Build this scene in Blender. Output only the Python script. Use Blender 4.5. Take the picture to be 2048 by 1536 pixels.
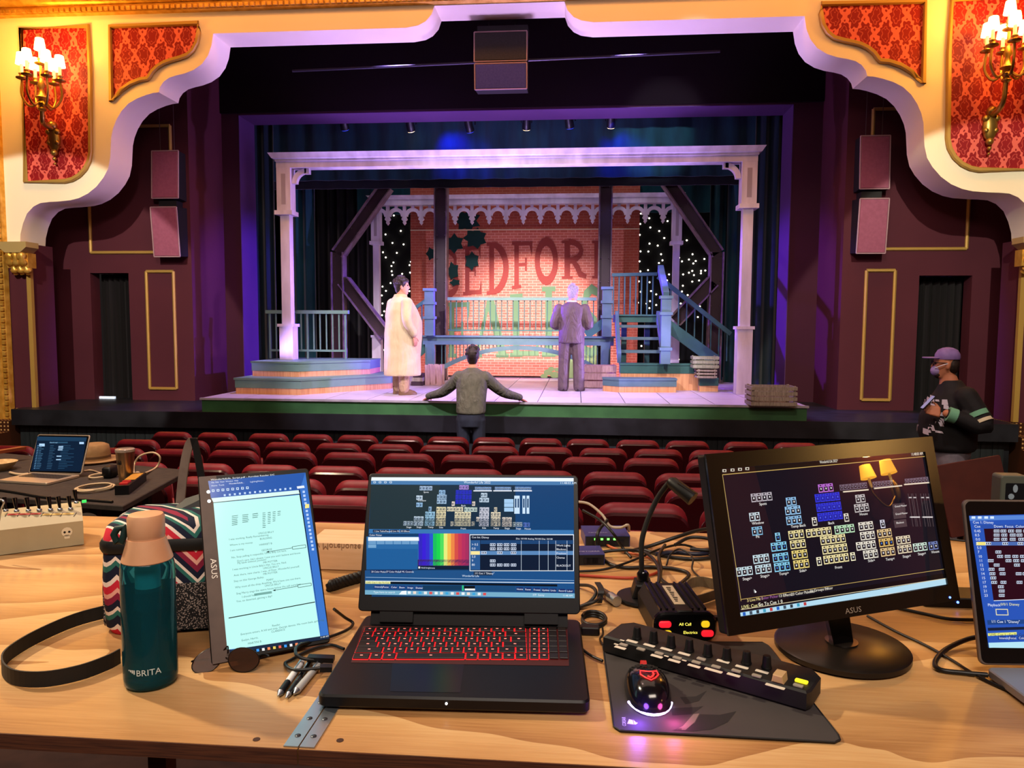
import bpy, math, random
from mathutils import Vector, Matrix
random.seed(7)
for o in list(bpy.data.objects): bpy.data.objects.remove(o)
SC = bpy.context.scene
COL = SC.collection
V = Vector
# ---------------------------------------------------------------- camera
F = 1500.0
YAW, PITCH, ROLL = math.radians(4.9), math.radians(4.4), math.radians(.28)
CAM = V((0, 0, 2.08))
fw = V((-math.sin(YAW)*math.cos(PITCH), math.cos(YAW)*math.cos(PITCH), -math.sin(PITCH)))
r0 = V((math.cos(YAW), math.sin(YAW), 0)); u0 = r0.cross(fw)
rt = r0*math.cos(ROLL) + u0*math.sin(ROLL); up = u0*math.cos(ROLL) - r0*math.sin(ROLL)
cd = bpy.data.cameras.new('camera'); cam = bpy.data.objects.new('camera', cd); COL.objects.link(cam)
cd.sensor_width = 36; cd.lens = F/2048*36; cd.clip_start = .02; cd.clip_end = 200
m3 = Matrix((rt, up, -fw)).transposed()
cam.matrix_world = Matrix.Translation(CAM) @ m3.to_4x4()
SC.camera = cam
def ray(x, y): return fw + rt*((x-1024)/F) + up*((768-y)/F)
def UY(x, y, Y):            # a point seen at (x, y) that stands at depth Y
    d = ray(x, y); return CAM + d*(Y/d.y)
def UZ(x, y, z):            # a point seen at (x, y) that lies at height z
    d = ray(x, y); return CAM + d*((z-CAM.z)/d.z)
# ---------------------------------------------------------------- view, world
vs = SC.view_settings
vs.view_transform = 'Standard'; vs.look = 'None'; vs.gamma = 1; vs.exposure = 0.0; vs.use_curve_mapping = False
w = bpy.data.worlds.new('world'); SC.world = w; w.use_nodes = True
w.node_tree.nodes['Background'].inputs[0].default_value = (1, .8, .75, 1)
w.node_tree.nodes['Background'].inputs[1].default_value = .012
# ---------------------------------------------------------------- hall lights (fixtures out of frame) and added fills
def spot(name, loc, to, watt, col, deg, blend=.15, size=.1):
    l = bpy.data.lights.new(name, 'SPOT'); l.energy = watt; l.color = col
    l.spot_size = math.radians(deg); l.spot_blend = blend; l.shadow_soft_size = size
    o = bpy.data.objects.new(name, l); COL.objects.link(o); o.location = loc
    o.rotation_euler = (V(to)-V(loc)).to_track_quat('-Z', 'Y').to_euler(); return o
def area(name, loc, to, watt, col, sx, sy, spread=180):
    l = bpy.data.lights.new(name, 'AREA'); l.energy = watt; l.color = col; l.shape = 'RECTANGLE'
    l.size = sx; l.size_y = sy; l.spread = math.radians(spread)
    o = bpy.data.objects.new(name, l); COL.objects.link(o); o.location = loc
    o.rotation_euler = (V(to)-V(loc)).to_track_quat('-Z', 'Y').to_euler(); return o
XC = -1.2
# house: warm ceiling lamps over the seats and the table, then added fills
spot('house_lamp_table', (-4.4, 2.7, 5.6), (-.55, 1.45, 1.5), 1300, (1, .82, .56), 32, .9, .12)
spot('house_lamp_row', (-3.2, 5.2, 8.2), (-1.6, 6.0, .6), 850, (1, .62, .56), 80, .6, .3)
spot('house_lamp_tables', (-4.5, 2.6, 7.0), (-2.6, 4.0, 1.2), 1100, (1, .76, .5), 36, .5, .2)
area('house_ceiling_fill', (-1.2, 5.5, 8.6), (-1.2, 5.5, 0), 140, (1, .68, .5), 7, 5)  # added broad fill that lifts the dim seats
area('house_rear_fill', (.6, -2.6, 6.4), (-.4, 2.6, 1.3), 140, (1, .84, .7), 4, 1.5, 110)  # added area fill from behind the camera for surfaces facing it
spot('side_wall_fill', (3.6, 1.5, 7.0), (7.9, 1.2, 3.6), 4200, (1, .72, .62), 70, .4, .2)  # added spot so the side wall shows in the monitor reflection
spot('aisle_fill', (2.0, 3.4, 7.5), (3.5, 7.2, 1.3), 600, (1, .8, .72), 26, .5, .1)  # added fill on the person in the cap
# front-of-house washes on the two legs of the arch
spot('box_boom', (-5.5, 2.5, 6.8), (-8.3, 10.9, 2.0), 2900, (1, .9, .72), 30, .08, .05)
spot('box_boom', (3.1, 2.5, 6.8), (5.9, 10.9, 2.1), 2600, (1, .95, .72), 32, .08, .05)
spot('wall_wash', (-3.5, 4.0, 5.5), (-6.2, 12.2, 2.4), 600, (1, .7, .62), 34, .5, .3)
spot('wall_wash', (1.1, 4.0, 5.5), (3.9, 12.2, 2.2), 600, (1, .7, .62), 34, .5, .3)
area('arch_cornice', (XC, 9.3, 8.0), (XC, 10.9, 6.2), 250, (1, .38, .07), 15, .3)
# stage: lavender front light, purple top light, warm light on the brick drop, blue side light
spot('front_wash', (-4.2, 4.2, 7.6), (-1.6, 12.4, 1.5), 3400, (.95, .8, .95), 37, .3, .15)
spot('front_wash', (2.0, 4.2, 7.6), (-.9, 12.4, 1.5), 2900, (.95, .82, .85), 37, .3, .15)
spot('top_wash', (-3.0, 12.0, 6.6), (-2.9, 12.4, 1.0), 1100, (.45, .33, 1), 75, .5, .2)
spot('top_wash', (.8, 12.0, 6.6), (.6, 12.4, 1.0), 1100, (.45, .33, 1), 75, .5, .2)
spot('brick_special', (-2.4, 4.2, 7.2), (-.95, 15.8, 2.0), 11500, (1, .82, .76), 14.5, .5, .1)
spot('border_special', (1.9, 4.2, 6.15), (1.4, 14.58, 5.6), 4200, (.62, .82, 1), 9.5, .7, .1)
area('ground_row', (-1.0, 15.0, 1.08), (-1.0, 15.8, 1.75), 42, (1, .8, .74), 4.2, .1)
for _x in (-3.4, -1.9, -.4, 1.1): spot('border_lamp', (_x, 14.76, 5.05), (_x, 15.5, 4.3), 7, (1, .85, .95), 150, .5, .1)
spot('blue_side', (3.1, 13.0, 3.5), (-6.05, 13.75, 1.9), 6500, (.16, .06, 1), 30, .6, .1)
spot('blue_side', (-5.4, 13.0, 3.5), (3.75, 13.75, 1.9), 6000, (.22, .06, 1), 30, .6, .1)
spot('blue_border', (-2.6, 14.2, 5.8), (-2.3, 14.62, 5.3), 160, (.01, .015, 1), 90, .8, .1)
spot('blue_border', (.6, 14.2, 5.8), (.8, 14.62, 5.3), 160, (.01, .015, 1), 90, .8, .1)
spot('apron_wash', (-5.9, 11.9, 5.2), (-6.5, 11.3, .8), 420, (.2, .15, 1), 26, .6, .1)
spot('apron_wash', (3.6, 11.9, 5.2), (4.3, 11.2, .8), 600, (.25, .25, 1), 30, .6, .1)
# added lavender up-light, standing in for stage bounce onto the arch soffit
spot('soffit_fill', (3.0, 12.0, 1.4), (-7.2, 11.2, 4.6), 1500, (.52, .33, 1), 62, .4, .2)
spot('soffit_fill', (-5.6, 12.0, 1.4), (5.0, 11.2, 4.6), 1500, (.52, .33, 1), 62, .4, .2)
spot('soffit_fill', (XC, 11.9, 1.2), (XC, 11.1, 7.0), 1300, (.55, .36, 1), 95, .3, .2)
# ---------------------------------------------------------------- helpers
def lin(h):
    if isinstance(h, str):
        h = h.lstrip('#'); c = [int(h[i:i+2], 16)/255 for i in (0, 2, 4)]
    else: c = h
    return tuple(((x/12.92) if x <= .04045 else ((x+.055)/1.055)**2.4) for x in c)
MATS = {}
def mat(name, col='#808080', rough=.6, metal=0, emit=None, es=1, trans=0, ior=1.45, spec=.5, coat=0, alpha=1):
    if name in MATS: return MATS[name]
    m = bpy.data.materials.new(name); m.use_nodes = True; b = m.node_tree.nodes['Principled BSDF']
    b.inputs['Base Color'].default_value = (*lin(col), 1); b.inputs['Roughness'].default_value = rough
    b.inputs['Metallic'].default_value = metal; b.inputs['IOR'].default_value = ior
    b.inputs['Specular IOR Level'].default_value = spec; b.inputs['Transmission Weight'].default_value = trans
    b.inputs['Coat Weight'].default_value = coat; b.inputs['Alpha'].default_value = alpha
    if emit: b.inputs['Emission Color'].default_value = (*lin(emit), 1); b.inputs['Emission Strength'].default_value = es
    m.diffuse_color = (*lin(col), 1); MATS[name] = m; return m
class NT:                       # tiny node-tree writer
    def __init__(s, m): s.t = m.node_tree; s.b = s.t.nodes['Principled BSDF']
    def n(s, typ, ins=None, **kw):
        q = s.t.nodes.new(typ)
        for k, v in kw.items(): setattr(q, k, v)
        for k, v in (ins or {}).items():
            if isinstance(v, bpy.types.NodeSocket): s.t.links.new(v, q.inputs[k])
            else: q.inputs[k].default_value = v
        return q
    def math(s, op, a, b=0.0, c=0.0): return s.n('ShaderNodeMath', {0: a, 1: b, 2: c}, operation=op).outputs[0]
    def mix(s, f, a, b, bt='MIX'):
        q = s.t.nodes.new('ShaderNodeMix'); q.data_type = 'RGBA'; q.blend_type = bt
        for k, v in ((0, f), (6, a), (7, b)):
            if isinstance(v, bpy.types.NodeSocket): s.t.links.new(v, q.inputs[k])
            else: q.inputs[k].default_value = (*lin(v), 1) if isinstance(v, str) else v
        return q.outputs[2]
    def ramp(s, f, stops):
        q = s.t.nodes.new('ShaderNodeValToRGB'); s.t.links.new(f, q.inputs[0]); e = q.color_ramp.elements
        while len(e) < len(stops): e.new(.5)
        for el, (p, c) in zip(e, stops): el.position = p; el.color = (*lin(c), 1)
        return q.outputs[0]
    def coord(s, scale=(1, 1, 1), rot=(0, 0, 0), kind='Object'):
        c = s.n('ShaderNodeTexCoord').outputs[kind]
        return s.n('ShaderNodeMapping', {'Vector': c, 'Scale': scale, 'Rotation': rot}).outputs[0]
    def noise(s, vec, scale=5, detail=4, rough=.5, dist=0): return s.n('ShaderNodeTexNoise', {'Vector': vec, 'Scale': scale, 'Detail': detail, 'Roughness': rough, 'Distortion': dist}).outputs['Fac']
    def out(s, col=None, rough=None, bump=None, bs=.2, bd=.01):
        if col is not None: s.t.links.new(col, s.b.inputs['Base Color'])
        if rough is not None: s.t.links.new(rough, s.b.inputs['Roughness'])
        if bump is not None:
            q = s.n('ShaderNodeBump', {'Height': bump, 'Strength': bs, 'Distance': bd}); s.t.links.new(q.outputs[0], s.b.inputs['Normal'])
def noisy(name, c1, c2, scale=6, rough=.6, stretch=(1, 1, 1), detail=5, metal=0, spec=.5, lo=.35, hi=.65, bs=0):
    if name in MATS: return MATS[name]
    m = mat(name, c1, rough, metal, spec=spec); t = NT(m)
    f = t.noise(t.coord(stretch), scale, detail)
    t.out(t.ramp(f, [(lo, c1), (hi, c2)]), bump=f if bs else None, bs=bs); return m
class MB:
    def __init__(s, M=None): s.v = []; s.f = []; s.mi = []; s.c = []; s.M = M; s.cur = 0; s.col = None
    def add(s, vs, fs):
        n = len(s.v)
        s.v += [(s.M @ V(p)) if s.M else V(p) for p in vs]
        for f in fs: s.f.append([i+n for i in f]); s.mi.append(s.cur); s.c.append(s.col)
        return s
    def box(s, x0, x1, y0, y1, z0, z1):
        return s.add([(x, y, z) for z in (z0, z1) for y in (y0, y1) for x in (x0, x1)],
              [(0, 2, 3, 1), (4, 5, 7, 6), (0, 1, 5, 4), (2, 6, 7, 3), (0, 4, 6, 2), (1, 3, 7, 5)])
    def cbox(s, c, sz): return s.box(c[0]-sz[0]/2, c[0]+sz[0]/2, c[1]-sz[1]/2, c[1]+sz[1]/2, c[2]-sz[2]/2, c[2]+sz[2]/2)
    def beam(s, p, q, w, h, upv=(0, 0, 1)):
        p = V(p); q = V(q); d = (q-p).normalized(); u = V(upv)
        if abs(d.dot(u)) > .99: u = V((0, 1, 0))
        r = d.cross(u).normalized(); u = r.cross(d)
        vs = [e + r*a*w/2 + u*b*h/2 for e in (p, q) for a, b in ((-1, -1), (1, -1), (1, 1), (-1, 1))]
        return s.add(vs, [(0, 1, 2, 3), (7, 6, 5, 4), (0, 4, 5, 1), (1, 5, 6, 2), (2, 6, 7, 3), (3, 7, 4, 0)])
    def prism(s, poly, d0, d1, axis='y', bev=0.0):
        n = len(poly)
        def P(a, b, d): return {'y': (a, d, b), 'z': (a, b, d), 'x': (d, a, b)}[axis]
        ins = poly
        if bev:
            ar = sum(poly[i][0]*poly[(i+1) % n][1]-poly[(i+1) % n][0]*poly[i][1] for i in range(n)); sg = 1 if ar > 0 else -1
            ins = []
            for i in range(n):
                a, b, c = poly[i-1], poly[i], poly[(i+1) % n]
                e1 = V((b[0]-a[0], b[1]-a[1])); e2 = V((c[0]-b[0], c[1]-b[1]))
                if e1.length < 1e-9: e1 = e2
                if e2.length < 1e-9: e2 = e1
                e1.normalize(); e2.normalize()
                nn = V((-e1.y-e2.y, e1.x+e2.x)); L = nn.length
                if L < 1e-6: ins.append(b); continue
                nn *= sg*bev*2/max(L*L, .5); ins.append((b[0]+nn.x, b[1]+nn.y))
        sgn = 1 if d1 > d0 else -1
        rings = [(poly, d0), (poly, d1)] if not bev else [(ins, d0), (poly, d0+sgn*bev), (poly, d1-sgn*bev), (ins, d1)]
        vs = [P(a, b, d) for pl, d in rings for a, b in pl]
        fs = [tuple(range(n))[::-1], tuple(range((len(rings)-1)*n, len(rings)*n))]
        for k in range(len(rings)-1):
            for i in range(n): j = (i+1) % n; fs.append((k*n+i, k*n+j, (k+1)*n+j, (k+1)*n+i))
        return s.add(vs, fs)
    def tube(s, pts, r, n=8, closed=False, sq=1.0):
        pts = [V(p) for p in pts]; N = len(pts); rr = r if isinstance(r, (list, tuple)) else [r]*N
        vs = []; prev = None
        for i, p in enumerate(pts):
            if closed: d = pts[(i+1) % N]-pts[i-1]
            else: d = pts[min(i+1, N-1)]-pts[max(i-1, 0)]
            d = d.normalized() if d.length > 1e-9 else V((0, 0, 1))
            if prev is None: prev = V((0, 0, 1)) if abs(d.z) < .9 else V((0, 1, 0))
            a = (prev - d*prev.dot(d)); a = a.normalized() if a.length > 1e-6 else d.orthogonal().normalized()
            prev = a; b = d.cross(a)
            for k in range(n):
                t = 2*math.pi*k/n; vs.append(p + a*math.cos(t)*rr[i]*sq + b*math.sin(t)*rr[i])
        fs = []
        for i in range(N if closed else N-1):
            for k in range(n):
                A, B = i*n, ((i+1) % N)*n; fs.append((A+k, A+(k+1) % n, B+(k+1) % n, B+k))
        if not closed: fs += [tuple(range(n))[::-1], tuple(range((N-1)*n, N*n))]
        return s.add(vs, fs)
    def lathe(s, prof, c=(0, 0, 0), n=20, sx=1, sy=1):
        vs = [(c[0]+r*sx*math.cos(2*math.pi*k/n), c[1]+r*sy*math.sin(2*math.pi*k/n), c[2]+z) for r, z in prof for k in range(n)]
        fs = []
        for i in range(len(prof)-1):
            for k in range(n): fs.append((i*n+k, i*n+(k+1) % n, (i+1)*n+(k+1) % n, (i+1)*n+k))
        fs += [tuple(range(n))[::-1], tuple(range((len(prof)-1)*n, len(prof)*n))]
        return s.add(vs, fs)
    def ball(s, c, r, n=12, m=7, sc=(1, 1, 1)):
        prof = [(max(math.sin(math.pi*i/m), .02)*r, -math.cos(math.pi*i/m)*r*sc[2]) for i in range(m+1)]
        return s.lathe(prof, c, n, sc[0], sc[1])
    def ribbon(s, pts, wv, th=.002):     # flat strap: centre line, width vector(s), thickness
        pts = [V(p) for p in pts]; N = len(pts); vs = []
        for i, p in enumerate(pts):
            wd = V(wv[i]) if isinstance(wv, list) else V(wv)
            d = (pts[min(i+1, N-1)]-pts[max(i-1, 0)]).normalized(); nn = d.cross(wd); nn = nn.normalized()*th/2 if nn.length > 1e-9 else V((0, 0, th/2))
            vs += [p-wd/2-nn, p+wd/2-nn, p+wd/2+nn, p-wd/2+nn]
        fs = [(3, 2, 1, 0), tuple(range(4*N-4, 4*N))]
        for i in range(N-1):
            for k in range(4): fs.append((4*i+k, 4*i+(k+1) % 4, 4*i+4+(k+1) % 4, 4*i+4+k))
        return s.add(vs, fs)
    def rings(s, rs):            # loft through closed rings of equal length
        n = len(rs[0]); vs = [p for r in rs for p in r]; fs = [tuple(range(n))[::-1], tuple(range((len(rs)-1)*n, len(rs)*n))]
        for i in range(len(rs)-1):
            for k in range(n): fs.append((i*n+k, i*n+(k+1) % n, (i+1)*n+(k+1) % n, (i+1)*n+k))
        return s.add(vs, fs)
    def build(s, name, mats, parent=None, smooth=None, world=False, kind=None, label=None):
        vs = s.v; off = None
        if parent is not None and world:
            inv = parent.matrix_basis.inverted()
            if parent.parent: inv = inv @ parent.parent.matrix_basis.inverted()
            vs = [inv @ p for p in vs]
        me = bpy.data.meshes.new(name)
        if parent is None:
            xs = [p.x for p in vs]; ys = [p.y for p in vs]; zs = [p.z for p in vs]
            off = V(((min(xs)+max(xs))/2, (min(ys)+max(ys))/2, min(zs))); vs = [p-off for p in vs]
        me.from_pydata([tuple(p) for p in vs], [], s.f)
        if not isinstance(mats, (list, tuple)): mats = [mats]
        for m in mats: me.materials.append(m)
        if len(mats) > 1: me.polygons.foreach_set('material_index', s.mi)
        if any(c is not None for c in s.c):
            at = me.color_attributes.new('Col', 'FLOAT_COLOR', 'CORNER'); k = 0; dat = []
            for p, c in zip(me.polygons, s.c): dat += list((*(c or (0, 0, 0)), 1))*p.loop_total
            at.data.foreach_set('color', dat)
        if smooth is not None:
            me.shade_smooth()
            if smooth < 179: me.set_sharp_from_angle(angle=math.radians(smooth))
        me.update()
        o = bpy.data.objects.new(name, me); COL.objects.link(o)
        if parent is not None: o.parent = parent
        else: o.location = off
        if kind: o['kind'] = kind
        if label: o['label'] = label
        return o
def tag(o, label, cat, group=None):
    o['label'] = label; o['category'] = cat
    if group: o['group'] = group
    return o
def thing(name, label, cat, loc=(0, 0, 0), rotz=0, group=None):
    o = bpy.data.objects.new(name, None); COL.objects.link(o); o.empty_display_size = .05
    o.location = loc; o.rotation_euler = (0, 0, rotz)
    o.matrix_basis = Matrix.Translation(V(loc)) @ Matrix.Rotation(rotz, 4, 'Z')
    return tag(o, label, cat, group)
def struct(o): o['kind'] = 'structure'; return o
def dup(root, loc, rotz, label=None, group=None):
    r = root.copy(); COL.objects.link(r); r.location = loc; r.rotation_euler = (0, 0, rotz)
    if label: r['label'] = label
    if group: r['group'] = group
    for ch in list(root.children):
        c = ch.copy(); COL.objects.link(c); c.parent = r
        for g in ch.children:
            d = g.copy(); COL.objects.link(d); d.parent = c
    return r
def link_copy(o, parent, M=None, loc=None):
    c = o.copy(); COL.objects.link(c); c.parent = parent
    if loc is not None: c.location = loc
    return c
def rrect(w, h, r, n=5, cx=0, cy=0, corners=(1, 1, 1, 1)):   # ccw from bottom-left: BL BR TR TL
    out = []
    for (sx, sy, a0), on in zip(((-1, -1, 180), (1, -1, 270), (1, 1, 0), (-1, 1, 90)), corners):
        if not on: out.append((cx+sx*w/2, cy+sy*h/2)); continue
        for k in range(n+1):
            t = math.radians(a0+90*k/n); out.append((cx+sx*(w/2-r)+r*math.cos(t), cy+sy*(h/2-r)+r*math.sin(t)))
    return out
def frameM(o, ex, ey): # matrix with columns ex, ey, ez at origin o
    ex = V(ex).normalized(); ez = ex.cross(V(ey)).normalized(); ey = ez.cross(ex)
    M = Matrix((ex, ey, ez)).transposed().to_4x4(); M.translation = V(o); return M
def bez(pts, n=8):              # smooth Catmull-Rom path through points
    pts = [V(p) for p in pts]; P = [pts[0]*2-pts[1]] + pts + [pts[-1]*2-pts[-2]]; out = []
    for i in range(1, len(P)-2):
        for k in range(n):
            t = k/n; a, b, c, d = P[i-1], P[i], P[i+1], P[i+2]
            out.append(.5*((2*b)+(c-a)*t+(2*a-5*b+4*c-d)*t*t+(3*b-a-3*c+d)*t**3))
    out.append(pts[-1]); return out
TXT = {}
def glyphs(s):
    if s not in TXT:
        c = bpy.data.curves.new('t', 'FONT'); c.body = s; c.size = 1; c.resolution_u = 2; c.align_x = 'LEFT'
        o = bpy.data.objects.new('t', c); me = bpy.data.meshes.new_from_object(o)
        TXT[s] = ([tuple(v.co) for v in me.vertices], [tuple(p.vertices) for p in me.polygons])
        bpy.data.objects.remove(o); bpy.data.curves.remove(c); bpy.data.meshes.remove(me)
    return TXT[s]
def textmb(mb, s, M, size, width=None, align='l'):
    vs, fs = glyphs(s)
    if not vs: return mb
    w = max(v[0] for v in vs); k = (width/(w*size)) if width else 1
    ox = {'l': 0, 'c': -w/2, 'r': -w}[align]
    return mb.add([M @ V(((v[0]+ox)*size*k, v[1]*size, 0)) for v in vs], fs)
# ================================================================= SETTING
XC = -1.145; YA = 10.9; AT = .55; YW = 12.2; YP = 13.4; PR = .65; ZD = 1.0; ZAP = .79; YF = 10.66
def mx(x): return 2*XC-x
def floor_z(Y):
    pts = [(-4, 1.0), (1.5, .66), (3.1, .45), (4.9, .24), (6.7, .06), (8.5, -.05), (14, -.05)]
    for (a, za), (b, zb) in zip(pts, pts[1:]):
        if Y <= b: return za+(zb-za)*(Y-a)/(b-a)
    return -.05
# ---- materials
def m_plaster(name, c1, c2):
    m = mat(name, c1, .75, spec=.25); t = NT(m); c = t.coord()
    t.out(t.ramp(t.noise(c, .8, 5), [(.3, c1), (.7, c2)]), bump=t.noise(c, 60, 3), bs=.08, bd=.005); return m
M_cream = m_plaster('cream_plaster', '#f3e6cb', '#f7ecd6')
M_maroon = m_plaster('maroon_paint', '#4a1f2b', '#522430')
M_maroon_d = m_plaster('dark_maroon_paint', '#3a1526', '#431a2c')
M_black = noisy('black_paint', '#101012', '#1a1a1d', 4, .55)
M_gold = mat('gold_leaf', '#d9a441', .38, .55); _t = NT(M_gold); _c = _t.coord(); _t.out(_t.ramp(_t.noise(_c, 9, 5), [(.3, '#c08a2c'), (.7, '#e8b95a')]), bump=_t.noise(_c, 40, 3), bs=.15)
M_goldp = mat('old_gold_paint', '#b5924a', .5, .3)
def m_damask():
    m = mat('red_damask', '#9c1c22', .55, spec=.3); t = NT(m); co = t.coord()
    n = t.n('ShaderNodeTexNoise', {'Vector': co, 'Scale': 9, 'Detail': 2}); d = t.n('ShaderNodeVectorMath', {0: n.outputs['Color'], 1: (.5, .5, .5)}, operation='SUBTRACT').outputs[0]
    d = t.n('ShaderNodeVectorMath', {0: d, 'Scale': .09}, operation='SCALE').outputs[0]
    p = t.n('ShaderNodeVectorMath', {0: co, 1: d}, operation='ADD').outputs[0]
    s = t.n('ShaderNodeSeparateXYZ', {0: p}); PX, PZ = .27, .50
    u = t.math('COSINE', t.math('MULTIPLY', s.outputs[0], 2*math.pi/PX)); v = t.math('COSINE', t.math('MULTIPLY', s.outputs[2], 2*math.pi/PZ))
    f = t.math('ADD', u, v)
    u3 = t.math('COSINE', t.math('MULTIPLY', s.outputs[0], 6*math.pi/PX)); v3 = t.math('COSINE', t.math('MULTIPLY', s.outputs[2], 10*math.pi/PZ))
    g = t.math('ADD', t.math('ABSOLUTE', f), t.math('MULTIPLY', t.math('MULTIPLY', u3, v3), .32))
    line = t.math('LESS_THAN', g, .42)
    ring = t.math('MULTIPLY', t.math('LESS_THAN', t.math('ABSOLUTE', t.math('SUBTRACT', g, 1.35)), .16), .45)
    fac = t.math('MAXIMUM', line, ring)
    t.out(t.mix(fac, '#87131b', '#d9655a'), bump=fac, bs=.15, bd=.004); return m
M_damask = m_damask()
def m_carpet():
    m = mat('patterned_carpet', '#5a3520', .95, spec=.1); t = NT(m); s = t.n('ShaderNodeSeparateXYZ', {0: t.coord((1, 1, 1))})
    y = t.math('ADD', s.outputs[1], s.outputs[2])
    a = t.math('COSINE', t.math('MULTIPLY', t.math('ADD', s.outputs[0], y), 55)); b = t.math('COSINE', t.math('MULTIPLY', t.math('SUBTRACT', s.outputs[0], y), 55))
    f = t.math('MULTIPLY', a, b); t.out(t.ramp(f, [(.3, '#3d2114'), (.55, '#7a4c28'), (.8, '#c9a36a')])); return m
M_carpet = m_carpet()
M_floor = noisy('dark_floor', '#24140f', '#33201a', 12, .8)
# ---- house floor, ceiling, far walls
mb = MB(); ys = [-4, 1.5, 3.1, 4.9, 6.7, 8.5, 10.6]
for a, b in zip(ys, ys[1:]):
    za, zb = floor_z(a), floor_z(b)
    mb.add([(-10.2, a, za-.1), (8, a, za-.1), (8, b, zb-.1), (-10.2, b, zb-.1), (-10.2, a, za), (8, a, za), (8, b, zb), (-10.2, b, zb)], [(0, 3, 2, 1), (4, 5, 6, 7), (0, 1, 5, 4), (1, 2, 6, 5), (2, 3, 7, 6), (3, 0, 4, 7)])
struct(mb.build('floor', M_floor))
struct(MB().box(-10.4, 8.2, -4, 18.2, 9.0, 9.2).build('ceiling', m_plaster('ceiling_paint', '#b99a6a', '#c4a878')))
struct(MB().box(-10.4, -10.2, -4, 11.45, -.2, 9.0).build('wall_left', M_maroon))
struct(MB().box(8.0, 8.2, -4, 11.45, -.2, 9.0).build('wall_right', M_maroon))
struct(MB().box(-10.4, 8.2, -4.2, -4, .5, 9.0).build('wall_back', m_plaster('rear_wall_paint', '#5d2c33', '#6a343b')))
# ---- the cream proscenium arch
Z_ = .35165
half = [(40, 487), (41, 468), (46, 447), (54, 427), (67, 413), (81, 406), (98, 404), (116, 403), (141, 400.5), (158, 396), (176, 387), (193, 373), (207, 355), (216, 338), (220.5, 316), (221.5, 295), (222.5, 274), (226, 257), (233, 239), (243, 222), (257, 207), (274, 197), (292, 190), (306, 186), (317.5, 184.6),
        (320, 174), (327, 163.5), (338, 155.5), (352, 151), (369, 147), (387, 140), (404, 128), (416, 111), (423, 91), (426.5, 67), (812, 54), (836, 51), (851, 43), (863, 29), (869, 11.5)]
hl = [(UY(x, y, YA).x, UY(x, y, YA).z) for x, y in half]
ztop = hl[34][1]
hl[35] = (hl[35][0], ztop); zap = hl[0][1]
hr = [(mx(x), z) for x, z in hl][::-1]
edge = hl + hr
XO = XC-7.95
outer = [(mx(XO), zap), (mx(XO), 8.6), (XO, 8.6), (XO, zap)]
arch = struct(MB().prism(edge + outer, YA, YA+AT, 'y').build('wall_proscenium', M_cream, smooth=35))
# below the corbels: maroon pilasters with a gold corner bead
xg = UY(58, 560, YA).x
for s in (0, 1):
    a, b = (XO, xg) if not s else (mx(xg), mx(XO))
    p = struct(MB().box(a, b, YA+.02, YA+AT, -.05, zap).build('wall_pilaster', M_maroon))
    c = b if not s else a
    MB().box(c-.035, c+.035, YA-.01, YA+.05, ZAP, zap-.35).build('gold_bead', M_goldp, p, world=True)
# damask panels on the arch
def arch_panel(pxs, name='damask_panel'):
    L = [(UY(x, y, YA).x, UY(x, y, YA).z) for x, y in pxs]
    for s in (0, 1):
        q = L if not s else [(mx(x), z) for x, z in L]
        o = MB().prism(q, YA-.012, YA+.01, 'y').build(name, M_damask, arch, world=True)
        pts = [(x, YA-.018, z) for x, z in q]
        MB().tube(pts, .038, 6, closed=True).build('gold_moulding', M_goldp, arch, smooth=60, world=True)
arch_panel([(44, 59), (178, 53), (182, 150), (183, 305), (180, 322), (172, 338), (160, 351), (146, 359), (132, 362.5), (53, 364)])
arch_panel([(222, 54), (398, 47), (398.5, 66), (395, 86), (387, 101), (376, 111), (360, 117), (345, 121), (330, 126), (318, 133), (307, 143), (300, 154), (297, 158), (282, 160), (262, 168), (245, 180), (224, 203)])
# gold picture-frame moulding round the whole arch
fi_x = XC-7.55; fi_z = UY(420, 24, YA).z
prof = [(0, 0), (.02, -.07), (.09, -.09), (.13, -.06), (.17, -.13), (.30, -.20), (.42, -.22), (.42, 0)]
gm = MB()
n = len(prof); path = [(fi_x, .55, -1, 0), (fi_x, fi_z, -1, 1), (mx(fi_x), fi_z, 1, 1), (mx(fi_x), .55, 1, 0)]
gm.rings([[(x+sx*a, YA+b, z+sz*a) for a, b in prof] for x, z, sx, sz in path])
frame = struct(gm.build('trim_1', M_gold, smooth=40))
bd = MB(); L = 2*(fi_z-.6); z = .6
while z < fi_z:
    for X, s in ((fi_x, -1), (mx(fi_x), 1)): bd.cbox((X+s*.055, YA-.095, z), (.05, .03, .055))
    z += .085
x = fi_x
while x < mx(fi_x): bd.cbox((x, YA-.095, fi_z+.055), (.055, .03, .05)); x += .085
bd.build('leaf_beading', M_gold, frame, kind='stuff', world=True)
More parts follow.
